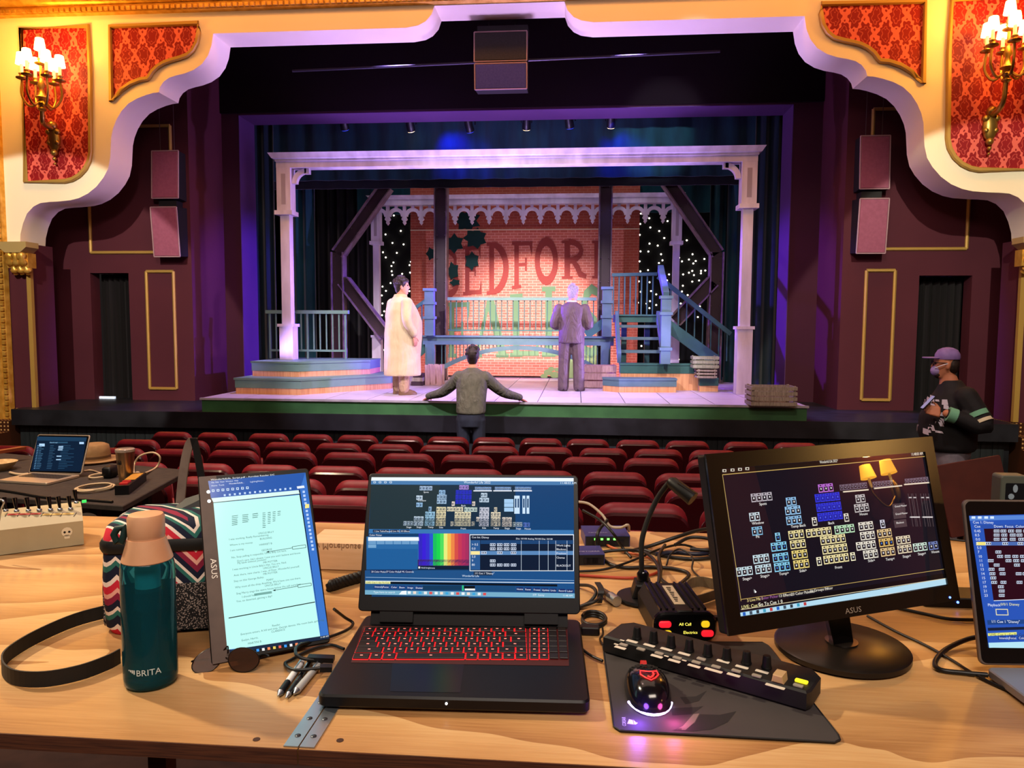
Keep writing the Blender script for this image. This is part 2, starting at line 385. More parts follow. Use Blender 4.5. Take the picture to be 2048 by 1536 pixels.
# corbels
cor = None
for s in (0, 1):
    x0 = UY(22, 490, YA).x; x1 = UY(76, 490, YA).x
    if s: x0, x1 = mx(x1), mx(x0)
    cx = (x0+x1)/2; t = thing('corbel', ('carved gold corbel under the arch foot beside the black laptop table' if not s else 'carved gold corbel under the arch foot above the carpeted steps'), 'corbel', (cx, YA-.02, zap-.48))
    w2 = (x1-x0)/2
    c = MB(); c.prism([(-w2, .48), (w2, .48), (w2, .40), (w2-.05, .36), (w2-.1, .32), (-w2+.1, .32), (-w2+.05, .36), (-w2, .40)], -.24, .03, 'y'); c.build('cap', mat('aged_gold', '#b6a06a', .5, .25), t)
    c = MB()
    for k in (-1, 0, 1):
        pts = bez([(k*.1, -.17, .3), (k*.1+.02, -.2, .24), (k*.1, -.14, .16), (k*.1+.02, -.1, .08), (k*.1, -.05, .02)], 5)
        c.tube(pts, [.05+.015*math.sin(i*.9) for i in range(len(pts))], 8)
    c.ball((-.08, -.17, .27), .07); c.ball((.08, -.17, .27), .07); c.box(-.17, .17, -.14, .03, .1, .32)
    c.build('scroll', M_gold, t, smooth=50)
# ---- maroon side walls with a dark doorway each, gold panel mouldings
def trimrect(nm, x0, z0, x1, z1, Y, w=.045, parent=None):
    m = MB()
    for a, b in (((x0, z0), (x1, z0)), ((x1, z0), (x1, z1)), ((x1, z1), (x0, z1)), ((x0, z1), (x0, z0))):
        m.tube([(a[0], Y, a[1]), (b[0], Y, b[1])], w*.6, 6)
    return struct(m.build(nm, M_goldp, smooth=40))
M_curt = noisy('black_curtain', '#0a080a', '#151016', 3, .9, (10, 10, .3))
for s in (0, 1):
    if not s:
        xi = UY(385, 600, YW).x; d0, d1 = UY(186, 700, YW).x, UY(262, 700, YW).x; zd = UY(225, 546, YW).z; xo = -10.2
    else:
        xi = UY(1682, 600, YW).x; d0, d1 = UY(1832, 700, YW).x, UY(1937, 700, YW).x; zd = UY(1885, 551, YW).z; xo = 8.0
    lo, hi = min(xo, xi), max(xo, xi)
    w_ = MB().box(lo, d0, YW, YW+.25, -.05, 9).box(d1, hi, YW, YW+.25, -.05, 9).box(d0, d1, YW, YW+.25, zd, 9)
    ipx = 0
    w_.box(min(xi, xi+(.2 if s else -.2)), max(xi, xi+(.2 if s else -.2)), YW+.25, YP, -.05, 9)
    struct(w_.build('wall_side_'+('right' if s else 'left'), M_maroon))
    dm = MB(); k = 26; pr = []
    for i in range(k+1):
        xx = d0+(d1-d0)*i/k; pr.append((xx, YW+.3+.05*math.sin(i*1.7)+.02*math.sin(i*3.1)))
    dm.prism(pr + [(d1, YW+.6), (d0, YW+.6)], ZAP, zd, 'z')
    d = struct(dm.build('door_%d' % (s+1), M_curt, smooth=60))
    d['label'] = 'dark doorway hung with a black curtain'
    pxs = ((297, 543, 351, 777), (178, 253, 344, 505)) if not s else ((1727, 541, 1784, 800), (1741, 217, 1939, 498))
    for j, (a, b, c, e) in enumerate(pxs):
        p, q = UY(a, e, YW), UY(c, b, YW); q2 = UY(c, e, YW); p2 = UY(a, b, YW)
        trimrect('trim_%d' % (2+2*s+j), (p.x+p2.x)/2, (p.z+q2.z)/2, (q.x+q2.x)/2, (p2.z+q.z)/2, YW-.012)
# inner portal (black-maroon picture frame of the stage opening)
a, b, t_ = UY(478, 300, YP).x, UY(1585, 300, YP).x, UY(1030, 219, YP).z
xl, xr = UY(385, 600, YW).x, UY(1682, 600, YW).x
struct(MB().box(xl-.2, a, YP, YP+PR, -.05, t_).box(b, xr+.2, YP, YP+PR, -.05, t_).build('wall_portal', M_maroon_d))
hd_ = struct(MB().box(xl-.2, xr+.2, YP, YP+PR, t_, 9).build('wall_header', M_maroon_d))
MB().box(xl+.01, xr-.01, YP-.06, YP-.01, t_+.02, 8.9).build('header_shade_sheet', mat('header_shade_black', '#150a0d', .95, spec=.1), hd_, world=True)  # added dark sheet that keeps the up-lit maroon header black
struct(MB().box(-9, 7, 18, 18.2, -.05, 9).build('wall_stage_back', M_black))
struct(MB().box(-9, -8.8, YP+.7, 18, -.05, 9).build('wall_stage_left', M_black))
struct(MB().box(6.8, 7, YP+.7, 18, -.05, 9).build('wall_stage_right', M_black))
# lighting bar and pipes above the opening
PO, PX_, PT = a, b, t_
M_lit_reveal = m_plaster('blue_lit_reveal', '#4f2f60', '#573667')  # blue stage light put into an added skin over the maroon reveal
MB().box(a, a+.012, YP-.004, YP+PR, ZAP, t_).box(b-.012, b, YP-.004, YP+PR, ZAP, t_).box(a, b, YP-.004, YP+PR, t_-.012, t_).build('lit_reveal_skin', M_lit_reveal, hd_, world=True)
# ---- stage
ax0, ax1 = UZ(66, 812, ZAP).x, UZ(2006, 842, ZAP).x
M_apron = noisy('black_stage_paint', '#15161b', '#22232a', 3, .4, (1, 3, 1), spec=.5)
st = struct(MB().box(ax0, ax1, YF-.05, 18, ZAP-.24, ZAP).box(ax0, ax1, YF+.15, 18, -.05, ZAP-.24).build('floor_apron', M_apron))
M_skirt = noisy('skirt_boards', '#15191c', '#20262a', 4, .6, (6, 6, .6))
bw = .155; nb = int((ax1-ax0)/bw); b0 = MB().box(-bw/2+.004, bw/2-.004, -.012, .012, 0, ZAP-.25+.04).build('board', M_skirt, st)
for i in range(nb):
    c = b0 if i == 0 else link_copy(b0, st)
    c.location = (ax0+bw*(i+.5)-st.location.x, YF+.13-st.location.y, -.05-st.location.z)
dx0, dx1 = UZ(400, 796, ZD).x, UZ(1615, 812, ZD).x
M_green = noisy('green_fascia', '#2f5a34', '#3a6a3e', 3, .5)
deck = struct(MB().box(dx0, dx1, YF, 17.9, ZAP, ZD-.03).build('floor_stage', M_green))
MB().box(dx0-.02, dx1+.02, YF-.03, YF+.03, ZD-.03, ZD).build('nosing', noisy('deck_edge', '#8f8a96', '#a7a2ad', 5, .5), deck, world=True)
M_tile = mat('painted_deck', '#b9b0c4', .42); _t = NT(M_tile); _c = _t.coord(kind='Generated'); _o = _t.n('ShaderNodeObjectInfo').outputs['Random']
_t.out(_t.mix(_t.noise(_t.coord(), 7, 5), _t.ramp(_o, [(0, '#a69bb0'), (1, '#c3b9cc')]), '#c9c0d0'))
tw = .62; nx = int((dx1-dx0)/tw); tw = (dx1-dx0)/nx; ny = 8; ty = .8
tile = MB().prism([(-tw/2+.006, -ty/2+.006), (tw/2-.006, -ty/2+.006), (tw/2-.006, ty/2-.006), (-tw/2+.006, ty/2-.006)], 0, .03, 'z').build('deck_tile', M_tile, deck)
first = True
for i in range(nx):
    for j in range(ny):
        c = tile if first else link_copy(tile, deck); first = False
        c.location = (dx0+tw*(i+.5)-deck.location.x, YF+.03+ty*(j+.5)-deck.location.y, ZD-.03-deck.location.z)
# ---- carpeted steps beside the stage, with handrails
for s in (0, 1):
    sg = 1 if s else -1
    X0 = ax1+.05 if s else ax0-.05-.95
    m = MB()
    for k in range(5): m.box(X0, X0+.95, YF-.55+k*.27-.3, YF+.9, -.05+k*.165, -.05+(k+1)*.165)
    struct(m.build('floor_steps', M_carpet))
    xr_ = X0+.85 if s else X0+.1
    tube = MB().tube([(xr_, YF-1.6, .75), (xr_, YF+.2, 1.3), (xr_, YF+.5, 1.35)], .022, 8).tube([(xr_, YF-1.5, -.05), (xr_, YF-1.5, .78)], .018, 6).tube([(xr_, YF+.3, .6), (xr_, YF+.3, 1.32)], .018, 6)
    tag(tube.build('handrail', mat('grey_rail', '#7d6f74', .35, .6), smooth=60), ('metal handrail over the carpeted steps near the man in the cap' if s else 'metal handrail running down beside the gold frame'), 'handrail')
# ================================================================= STAGE SET
M_white = noisy('weathered_white_paint', '#bcb4c2', '#e4def0', 5, .55, (1, 1, .25), lo=.3, hi=.7)
M_teal = noisy('teal_paint', '#2d5a55', '#376863', 4, .5)
M_blue = noisy('slate_blue_paint', '#4b6a76', '#577682', 4, .5)
M_sage = noisy('sage_paint', '#5d7f76', '#698b81', 3, .5)
M_ply = noisy('set_plywood', '#c98f62', '#dca878', 5, .6, (8, 8, .5))
M_beam = noisy('dark_timber', '#2e1c25', '#38242d', 5, .5, (1, 1, .4))
M_edge = noisy('worn_edge', '#5d4c4a', '#7d6c66', 8, .5)
def post(parent, x, Y, z0, zb, zc, zt, w):
    p = MB().box(x-w*.42, x+w*.42, Y-w*.42, Y+w*.42, zb, zc).build('post', M_white, parent, world=True)
    MB().box(x-w*.62, x+w*.62, Y-w*.62, Y+w*.62, z0, zb-.03).box(x-w*.75, x+w*.75, Y-w*.75, Y+w*.75, zb-.03, zb+.02).build('plinth', M_white, p, world=True)
    MB().box(x-w*.62, x+w*.62, Y-w*.62, Y+w*.62, zc+.04, zt).build('capital', M_white, p, world=True)
    MB().box(x-w*.8, x+w*.8, Y-w*.8, Y+w*.8, zc-.02, zc+.05).build('collar', M_white, p, world=True)
    MB().box(x-w*.2, x+w*.2, Y-w*.635, Y-w*.5, zc+.15, zt-.1).build('panel_strip', M_ply if False else mat('grey_inset', '#a49aa6', .6), p, world=True)
    return p
def arcband(cx, cz, r0, r1, a0, a1, n=10):
    o = [(cx+r1*math.cos(math.radians(a0+(a1-a0)*k/n)), cz+r1*math.sin(math.radians(a0+(a1-a0)*k/n))) for k in range(n+1)]
    i = [(cx+r0*math.cos(math.radians(a0+(a1-a0)*k/n)), cz+r0*math.sin(math.radians(a0+(a1-a0)*k/n))) for k in range(n+1)]
    return o + i[::-1]
# ---- tiers of steps
def tier(name, label, pxb, zb, h, hw, back, mats=(None, None)):
    pl = [(UZ(x, y, zb).x, UZ(x, y, zb).y) for x, y in pxb]
    poly = pl + [(pl[-1][0], back), (pl[0][0], back)]
    c = V((sum(p[0] for p in poly)/len(poly), sum(p[1] for p in poly)/len(poly), zb))
    t = thing(name, label, 'steps', c)
    def grow(g): return [(c.x+(p[0]-c.x)*(1+g), p[1]-g*1.2) for p in poly]
    MB().prism(poly, zb, zb+hw, 'z').build('base', mats[1] or M_ply, t, world=True)
    MB().prism(grow(.008), zb+hw, zb+h-.03, 'z').build('fascia', mats[0] or M_sage, t, world=True)
    MB().prism(grow(.022), zb+h-.03, zb+h, 'z').build('tread', mats[0] or M_sage, t, world=True)
    return t
h1 = UY(602, 758, UZ(602, 790, ZD).y).z-ZD
tier('platform_step', 'wide lower tier of grey-green and plywood platform under the railing', [(472, 787), (602, 790), (782, 777)], ZD, h1, h1*.38, 13.35)
zt1 = ZD+h1
h2 = UY(600, 723, UZ(600, 753, zt1).y).z-zt1
tier('platform_step', 'upper tier of platform carrying the teal railing and a white porch post', [(505, 752), (598, 754), (740, 748)], zt1, h2, h2*.36, 13.3)
zt2 = zt1+h2
Yb = UZ(1300, 785, ZD).y
hB = UY(1300, 728, Yb+.25).z-ZD
tB = tier('platform_step', 'tall plywood landing block at the foot of the open stairs', [(1240, 780), (1396, 781)], ZD, hB, hB-.17, 13.2, (M_teal, None))
hA = UY(1280, 757, Yb).z-ZD
pf = [UZ(x, y, ZD) for x, y in ((1206, 783), (1352, 786))]
tier('platform_step', 'low slate-blue step in front of the stair landing', [(1206, 782), (1238, 785), (1352, 785)], ZD, hA, hA*.42, UZ(1300, 781, ZD).y-.03, (M_blue, None))
tier('platform_step', 'small low teal step under the stacked crate', [(1399, 783), (1436, 783)], ZD, hA, hA*.42, 12.95, (M_teal, None))
# ---- white porch frame in front
YQ = 12.5
xl_, xr_ = UY(575, 540, YQ).x, UY(1491, 540, YQ).x
zbt, zbb = UY(1030, 308, YQ).z, UY(1030, 332, YQ).z
fr = thing('porch_frame', 'white painted porch frame of two posts and a long beam', 'porch frame', ((xl_+xr_)/2, YQ, ZD))
post(fr, xl_, YQ, zt2+.002, UY(577, 650, YQ).z, UY(572, 429, YQ).z, zbb, .19)
post(fr, xr_, YQ, ZD+.002, UY(1486, 655, YQ).z, UY(1495, 416, YQ).z, zbb, .19)
bm = MB().box(xl_-.12, xr_+.12, YQ-.12, YQ+.12, zbb, zbb+.1).box(xl_-.13, xr_+.13, YQ-.15, YQ+.15, zbb+.1, zbt-.05)
bm.rings([[(xl_-.13-g, YQ-.15-g, z), (xr_+.13+g, YQ-.15-g, z), (xr_+.13+g, YQ+.15+g, z), (xl_-.13-g, YQ+.15+g, z)] for g, z in ((0, zbt-.06), (.04, zbt-.05), (.07, zbt), (.09, zbt+.03))])
bm.build('beam', M_white, fr, world=True)
for x, s in ((xl_+.12, 1), (xr_-.12, -1)):
    R = .25
    pl = arcband(x+s*R, zbb-R, R-.08, R, 90, 180 if s > 0 else 0, 10)
    m = MB().prism(pl, YQ-.05, YQ+.05, 'y'); m.box(x+s*R-.03, x+s*R+.05, YQ-.05, YQ+.05, zbb-.09, zbb); m.build('bracket', M_white, fr, world=True)
# ---- teal railing on the upper tier
def railing(name, label, p0, p1, ztop, zlow, zfoot, nb, mt, rt_=.05, br=.013, legs=True):
    t = thing(name, label, 'railing', ((p0[0]+p1[0])/2, (p0[1]+p1[1])/2, zfoot))
    d = V(p1)-V(p0); d.z = 0; d = d.normalized()
    a = V((p0[0], p0[1], 0)); b = V((p1[0], p1[1], 0))
    MB().beam(a-d*.06+V((0, 0, ztop)), b+d*.06+V((0, 0, ztop)), .1, rt_).build('handrail', mt, t, world=True)
    MB().beam(a+V((0, 0, zlow)), b+V((0, 0, zlow)), .04, .035).build('bottom_rail', mt, t, world=True)
    for k in range(nb):
        q = a.lerp(b, k/(nb-1)); leg = legs and k in (0, nb-1, nb//2)
        MB().beam(q+V((0, 0, zfoot if leg else zlow)), q+V((0, 0, ztop)), br*(2.2 if leg else 1.6), br*(2.2 if leg else 1.6)).build('baluster', mt, t, world=True)
    return t
Yr = 12.85
a, b = UY(540, 660, Yr), UY(691, 660, Yr)
railing('stage_railing', 'short teal railing standing on the two tiered platform', a, b, UY(615, 624, Yr).z, UY(615, 701, Yr).z, zt2, 13, M_sage, .06)
# ---- steel-look bridge truss
YT = 14.9
tr = thing('truss_frame', 'dark brown riveted truss frame of posts and diagonals', 'truss', (XC+.4, YT, ZD))
def member(p, q, wpx=25, foot=False):
    a = UY(*p, YT); b = UY(*q, YT)
    if foot: b = V((b.x, b.y, ZD))
    w = wpx*YT/1500; d = (b-a).normalized(); n_ = d.cross(V((0, 1, 0))).normalized()
    o = MB().beam(a, b, .06, w-.05, n_).build('member', M_beam, tr, world=True)
    for s in (-1, 1):
        MB().beam(a+n_*s*(w/2-.012), b+n_*s*(w/2-.012), .26, .024, n_).build('flange', M_edge, o, world=True)
    m = MB(); L = (b-a).length; k = max(2, int(L/.45))
    for i in range(k+1):
        for s in (-1, 1): m.ball(tuple(a.lerp(b, .03+.94*i/k)+n_*s*(w/2-.05)+V((0, -.03, 0))), .016, 6, 4)
    m.build('rivets', mat('rivet', '#5d4c52', .4, .5), o, kind='stuff', world=True)
for p, q, f in (((774, 372), (677, 508), 0), ((677, 505), (679, 690), 1), ((688, 562), (772, 672), 0), ((883, 365), (881, 670), 1), ((1212, 362), (1207, 660), 1), ((1334, 362), (1434, 508), 0), ((1433, 505), (1428, 650), 1), ((1425, 563), (1350, 642), 0)):
    member(p, q, 26, bool(f))
# ---- rear gazebo valance with fretwork arches
YV = 15.3
g = thing('gazebo_valance', 'white gazebo cornice with a row of fretwork arches and pendants', 'valance', (XC+.4, YV, ZD))
zf, zc_, zp = UY(1050, 409, YV).z, UY(1050, 391, YV).z, UY(1050, 449, YV).z
xv0, xv1 = UY(776, 430, YV).x, UY(1326, 430, YV).x; na = 16; wa = (xv1-xv0)/na
m = MB().box(xv0-.32, xv1+.32, YV-.1, YV+.1, zf, zc_-.06); m.rings([[(xv0-.32-e, YV-.1-e, z), (xv1+.32+e, YV-.1-e, z), (xv1+.32+e, YV+.1, z), (xv0-.32-e, YV+.1, z)] for e, z in ((0, zc_-.07), (.05, zc_-.04), (.09, zc_))]); m.build('cornice', M_white, g, world=True)
R = wa*.5; zs = zf-.05-R
for i in range(-1, na+1):
    cx = xv0+wa*(i+.5)
    MB().prism(arcband(cx, zs, R-.07, R, 0, 180, 10), YV-.04, YV+.02, 'y').box(cx-.03, cx+.03, YV-.035, YV+.015, zs+R-.01, zf).build('fretwork_arch', M_white, g, world=True)
for i in range(na+1):
    x = xv0+wa*i
    m = MB().prism([(x-.035, zs), (x-.06, zs-.06), (x-.02, zs-.1), (x-.035, zp+.05), (x, zp), (x+.035, zp+.05), (x+.02, zs-.1), (x+.06, zs-.06), (x+.035, zs), (x+.03, zf), (x-.03, zf)], YV-.045, YV+.025, 'y')
    m.build('pendant', M_white, g, world=True)
for px in (754, 1351):
    x = UY(px, 560, YV).x
    post(g, x, YV, ZD, UY(px, 672, YV).z, UY(px, 488, YV).z, zf, .15)
# ---- brick backdrop with painted lettering
YB = 15.8
def m_brick(name, c1, c2, mo):
    m = mat(name, c1, .85, spec=.15); t = NT(m); co = t.coord(rot=(math.radians(90), 0, 0))
    b = t.n('ShaderNodeTexBrick', {'Vector': co, 'Color1': (*lin(c1), 1), 'Color2': (*lin(c2), 1), 'Mortar': (*lin(mo), 1), 'Scale': 1, 'Mortar Size': .006, 'Mortar Smooth': .3, 'Bias': 0, 'Brick Width': .16, 'Row Height': .055})
    n = t.noise(co, 1.6, 5)
    t.out(t.mix(t.math('MULTIPLY', n, .35), b.outputs[0], '#cf7a62'), bump=b.outputs[1], bs=.2, bd=.003); return m
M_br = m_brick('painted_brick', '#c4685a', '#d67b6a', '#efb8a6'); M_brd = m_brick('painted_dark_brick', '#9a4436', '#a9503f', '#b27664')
bd_ = thing('brick_drop', 'painted brick wall backdrop with large faded town lettering', 'backdrop', (UY(1050, 600, YB).x, YB, ZD))
bx0, bx1, bz0, bz1 = UY(823, 600, YB).x, UY(1276, 600, YB).x, UY(1050, 752, YB).z, zc_+.3
MB().box(bx0, bx1, YB, YB+.05, bz0, bz1).build('canvas', M_br, bd_, world=True)
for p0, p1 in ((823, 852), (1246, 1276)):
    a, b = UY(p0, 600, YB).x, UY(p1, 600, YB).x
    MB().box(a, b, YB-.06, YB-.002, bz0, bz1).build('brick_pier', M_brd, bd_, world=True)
zl = UY(1050, 460, YB).z
MB().box(bx0, bx1, YB-.075, YB-.065, zl-.012, zl+.012).build('batten', mat('cream_batten', '#d9c7a4', .6), bd_, world=True)
MB().box(bx0+.3, bx1-.3, YB-.05, YB-.045+.04, zl+.02, bz1-.02).build('valance_shade_band', M_brd, bd_, world=True)  # valance shadow put in as a dark brick sheet
M_let = mat('faded_red_paint', '#93443f', .9, spec=.1); M_letg = mat('faded_green_paint', '#6b8a68', .9, spec=.1); M_leaf = mat('painted_leaf', '#1f3a38', .9, spec=.1)
def stroke(pts, w, closed=False):
    out = []; N = len(pts); L = []; Rr = []
    ww = w if isinstance(w, list) else [w]*N
    for i in range(N):
        a = pts[i-1] if (i or closed) else pts[i]; b = pts[(i+1) % N] if (i < N-1 or closed) else pts[i]
        d = V((b[0]-a[0], b[1]-a[1])); d.normalize(); n_ = V((-d.y, d.x))*ww[i]/2
        L.append((pts[i][0]+n_.x, pts[i][1]+n_.y)); Rr.append((pts[i][0]-n_.x, pts[i][1]-n_.y))
    qs = []
    for i in range(N if closed else N-1): j = (i+1) % N; qs.append([L[i], L[j], Rr[j], Rr[i]])
    return qs
def bar(x0, y0, x1, y1): return [[(x0, y0), (x1, y0), (x1, y1), (x0, y1)]]
def ell(cx, cy, rx, ry, a0, a1, n=14): return [(cx+rx*math.cos(math.radians(a0+(a1-a0)*k/n)), cy+ry*math.sin(math.radians(a0+(a1-a0)*k/n))) for k in range(n+1)]
ser = lambda x0, x1, y: bar(x0, y-.035, x1, y+.035)
def stem(x, w=.2): return bar(x-w/2, .03, x+w/2, .97) + ser(x-.2, x+.2, .04) + ser(x-.2, x+.2, .96)
tri = lambda *p: [list(p)]
LET = {
 'E': stem(.25) + bar(.2, .9, .85, .98) + bar(.2, .02, .9, .1) + bar(.3, .47, .65, .54) + tri((.75, .98), (.9, .98), (.88, .7)) + tri((.8, .02), (.95, .02), (.92, .3)) + tri((.6, .38), (.66, .38), (.66, .62), (.6, .62)),
 'F': stem(.25) + bar(.2, .9, .9, .98) + bar(.3, .47, .68, .54) + tri((.78, .98), (.95, .98), (.92, .66)) + tri((.62, .36), (.7, .36), (.7, .64), (.62, .64)),
 'D': stem(.25) + stroke(ell(.25, .5, .58, .45, 90, -90), [.08, .1, .14, .17, .2, .21, .22, .22, .22, .21, .2, .17, .14, .1, .08]),
 'B': stem(.25) + stroke(ell(.3, .73, .45, .23, 90, -90), .14) + stroke(ell(.3, .27, .55, .24, 90, -90), .15),
 'O': stroke(ell(.5, .5, .36, .45, 0, 360, 20)[:-1], .2, True),
 'R': stem(.25) + stroke(ell(.3, .72, .46, .24, 90, -90), .15) + stroke([(.45, .48), (.62, .3), (.72, .12), (.95, .05)], [.14, .17, .17, .1]),
 'A': stroke([(.12, .02), (.48, .98)], .1) + stroke([(.88, .02), (.5, .98)], .22) + bar(.28, .3, .75, .37) + ser(-.02, .28, .03) + ser(.68, 1.05, .03),
 'L': stem(.25) + bar(.2, .02, .9, .1) + tri((.8, .02), (.96, .02), (.94, .34)),
 'S': stroke([(.82, .74), (.72, .9), (.5, .95), (.28, .86), (.22, .7), (.34, .57), (.62, .46), (.78, .32), (.7, .12), (.48, .05), (.26, .1), (.15, .28)], [.1, .12, .14, .18, .2, .22, .22, .2, .18, .14, .12, .1])}
def letter(ch, x0, x1, ytl, ybl, ytr, ybr, m, mb):
    for ip_, poly in enumerate(LET[ch]):
        vs = []
        for u, v in poly:
            xx = 820+(x0+(x1-x0)*u)/3.84; t = ytl+(ytr-ytl)*u; bt = ybl+(ybr-ybl)*u; yy = 380+(bt+(t-bt)*v)/3.84
            vs.append(tuple(UY(xx, yy, YB)+V((0, -.008-.0006*ip_, 0))))
        mb.add(vs, [tuple(range(len(vs)))])
m = MB()
for ch, x0, x1, a, b_, c, d in (('B', 225, 390, 455, 820, 440, 815), ('E', 400, 560, 430, 812, 415, 806), ('D', 580, 770, 402, 808, 398, 795), ('F', 775, 950, 395, 765, 388, 745), ('O', 950, 1145, 380, 715, 380, 712), ('R', 1155, 1365, 388, 685, 385, 680), ('D', 1390, 1560, 388, 680, 390, 680)):
    letter(ch, x0, x1, a, b_, c, d, None, m)
m.build('red_lettering', M_let, bd_, world=True)
m = MB()
for ch, x0, x1, a, b_, c, d in (('F', 270, 470, 865, 1290, 850, 1285), ('A', 480, 745, 850, 1285, 810, 1285), ('L', 755, 1000, 800, 1285, 780, 1285), ('L', 1000, 1260, 740, 1285, 735, 1285), ('S', 1290, 1500, 735, 1280, 730, 1280)):
    letter(ch, x0, x1, a, b_, c, d, None, m)
m.build('green_lettering', M_letg, bd_, world=True)
m = MB(); rnd = random.Random(3)
def leaf(cx, cy, rx, ry, k, seed):
    rr = random.Random(seed); vs = []
    for i in range(k*2):
        t = math.pi*i/k; q = 1 if i % 2 else .62+.12*rr.random(); vs.append(tuple(UY(820+(cx+rx*q*math.cos(t))/3.84, 380+(cy+ry*q*math.sin(t))/3.84, YB-.06)))
    return vs
for c in ((440, 235, 110, 95, 7), (500, 370, 95, 85, 7), (340, 410, 80, 80, 6), (475, 545, 60, 75, 6), (330, 620, 50, 75, 5), (345, 710, 45, 30, 5), (160, 490, 40, 55, 5)):
    m.add(leaf(*c, c[0]), [tuple(range(c[4]*2))])
m.build('painted_leaves', M_leaf, bd_, world=True)
m = MB(); vs = [(1130, 1460), (1150, 1330), (1210, 1250), (1300, 1215), (1430, 1225), (1430, 1460)]
m.add([tuple(UY(820+x/3.84, 380+y/3.84, YB-.012)) for x, y in vs], [tuple(range(6))])
for cx, cy, r in ((1060, 1400, 34), (1085, 1375, 26), (1110, 1420, 36), (1030, 1430, 28), (1130, 1380, 22)):
    m.add([tuple(UY(820+(cx+r*math.cos(t*.6))/3.84, 380+(cy+r*.7*math.sin(t*.6))/3.84, YB-.006)) for t in range(10)], [tuple(range(10))])
m.build('painted_bush', mat('pale_green_paint', '#7f9468', .9, spec=.1), bd_, world=True)
# ---- bridge
YG = 14.15
br = thing('stage_bridge', 'slate blue wooden footbridge with arched underside and square newels', 'bridge', (UY(1040, 690, YG).x, YG, ZD))
z1, z0 = UY(1040, 673, YG).z, UY(1040, 690, YG).z
x0, x1 = UY(848, 680, YG).x, UY(1227, 680, YG).x
MB().box(x0, x1, YG-.12, YT-.16, z0+.06, z1-.02).box(x0-.03, x1+.03, YG-.16, YT-.16, z1-.02, z1+.01).box(x0, x1, YG-.12, YG-.04, z0, z0+.06).build('deck_beam', M_blue, br, world=True)
for px, py in ((864, 578), (1213, 575)):
    x = UY(px, 620, YG).x; zt_ = UY(px, py, YG).z
    p = MB().box(x-.085, x+.085, YG-.3, YG-.13, z1+.01, zt_-.05).build('newel', M_blue, br, world=True)
    for zz in (zt_-.03, zt_-.28, zt_-.55): MB().box(x-.11, x+.11, YG-.325, YG-.105, zz-.02, zz+.03).build('collar', M_blue, p, world=True)
for px in (862, 1211):
    x = UY(px, 700, YG).x
    MB().box(x-.09, x+.09, YG-.12, YG+.02, ZD, z0).box(x-.055, x+.055, YG-.135, YG-.1, ZD+.35, z0-.05).build('leg', M_blue, br, world=True)
cx = UY(1040, 690, YG).x; hw = (x1-x0)/2-.28; za, zb_ = UY(888, 733, YG).z, z0-.01; sag = zb_-za; Rb = (hw*hw+sag*sag)/(2*sag); zc2 = zb_-Rb; aa = math.degrees(math.asin(hw/Rb))
MB().prism(arcband(cx, zc2, Rb-.08, Rb, 90-aa, 90+aa, 24), YG-.1, YG-.03, 'y').build('arch_rib', M_blue, br, world=True)
k = 0
x = cx-hw+.03
while x < cx+hw:
    zz = zc2+math.sqrt(max(Rb*Rb-(x-cx)**2, 0))
    if z0-zz > .03: MB().beam((x, YG-.06, zz-.01), (x, YG-.06, z0), .016, .016).build('spindle', M_teal, br, world=True)
    x += .07
YR = YT-.22
zr, zq = UY(1040, 598, YR).z, UY(1040, 661, YR).z
a, b = UY(896, 600, YR).x, UY(1193, 600, YR).x
MB().beam((a, YR, zr), (b, YR, zr), .12, .06).build('handrail', M_sage, br, world=True)
MB().beam((a, YR, zq), (b, YR, zq), .03, .03).build('bottom_rail', M_teal, br, world=True)
nbal = 26
for i in range(nbal):
    x = a+(b-a)*(i+.5)/nbal; MB().beam((x, YR, zq), (x, YR, zr), .02, .02).build('baluster', M_teal, br, world=True)
# ramp pieces at both ends
p, q = UY(822, 622, YG), UY(856, 598, YG); MB().beam(p, q, .07, .06).build('ramp_rail', M_teal, br, world=True)
p, q = UY(815, 722, YG), UY(852, 690, YG); MB().beam(p, q, .07, .2).build('ramp_stringer', M_teal, br, world=True)
p, q = UY(1172, 670, YG), UY(1208, 645, YG); MB().beam(p, q, .07, .16).build('ramp_stringer', M_teal, br, world=True)
for i in range(3):
    px = 826+i*9; p, q = UY(px, 712-i*8, YG), UY(px, 620-i*6.5, YG); MB().beam((p.x, YG, p.z), (p.x, YG, q.z), .02, .02).build('baluster', M_teal, br, world=True)
# ---- open stairs on the right
YS0, YS1 = 12.75, 13.95
zB = ZD+hB
stt = thing('open_stairs', 'teal open riser stairs with landing and big newel post', 'stairs', (UY(1278, 725, 13).x, 13.1, zB))
xs0, xs1 = UY(1240, 700, 13.2).x, UY(1320, 700, 13.2).x
zL = UY(1275, 629, YS1).z
MB().box(xs0-.06, xs1+.02, YS1-.06, YS1+.78, zL-.14, zL-.03).box(xs0-.06, xs1+.03, YS1-.1, YS1+.78, zL-.03, zL).build('landing', M_teal, stt, world=True)
for i, yy in enumerate((700, 674, 650)):
    Y = YS0+.3+(YS1-YS0-.3)*(i+.6)/3.2; z = UY(1280, yy, Y).z
    MB().box(xs0, xs1, Y-.13, Y+.13, z-.05, z).build('tread', M_blue, stt, world=True)
MB().beam((xs0-.03, YS0+.1, zB+.09), (xs0-.03, YS1, zL-.02), .06, .2).build('stringer', M_blue, stt, world=True)
MB().beam((xs1+.03, YS0+.1, zB+.09), (xs1+.03, YS1, zL-.02), .06, .2).build('stringer', M_blue, stt, world=True)
xn = UY(1331, 660, YS0).x; zN = UY(1331, 594, YS0).z
nw = MB().box(xn-.08, xn+.08, YS0-.08, YS0+.08, zB+.005, zN).build('newel', M_blue, stt, world=True)
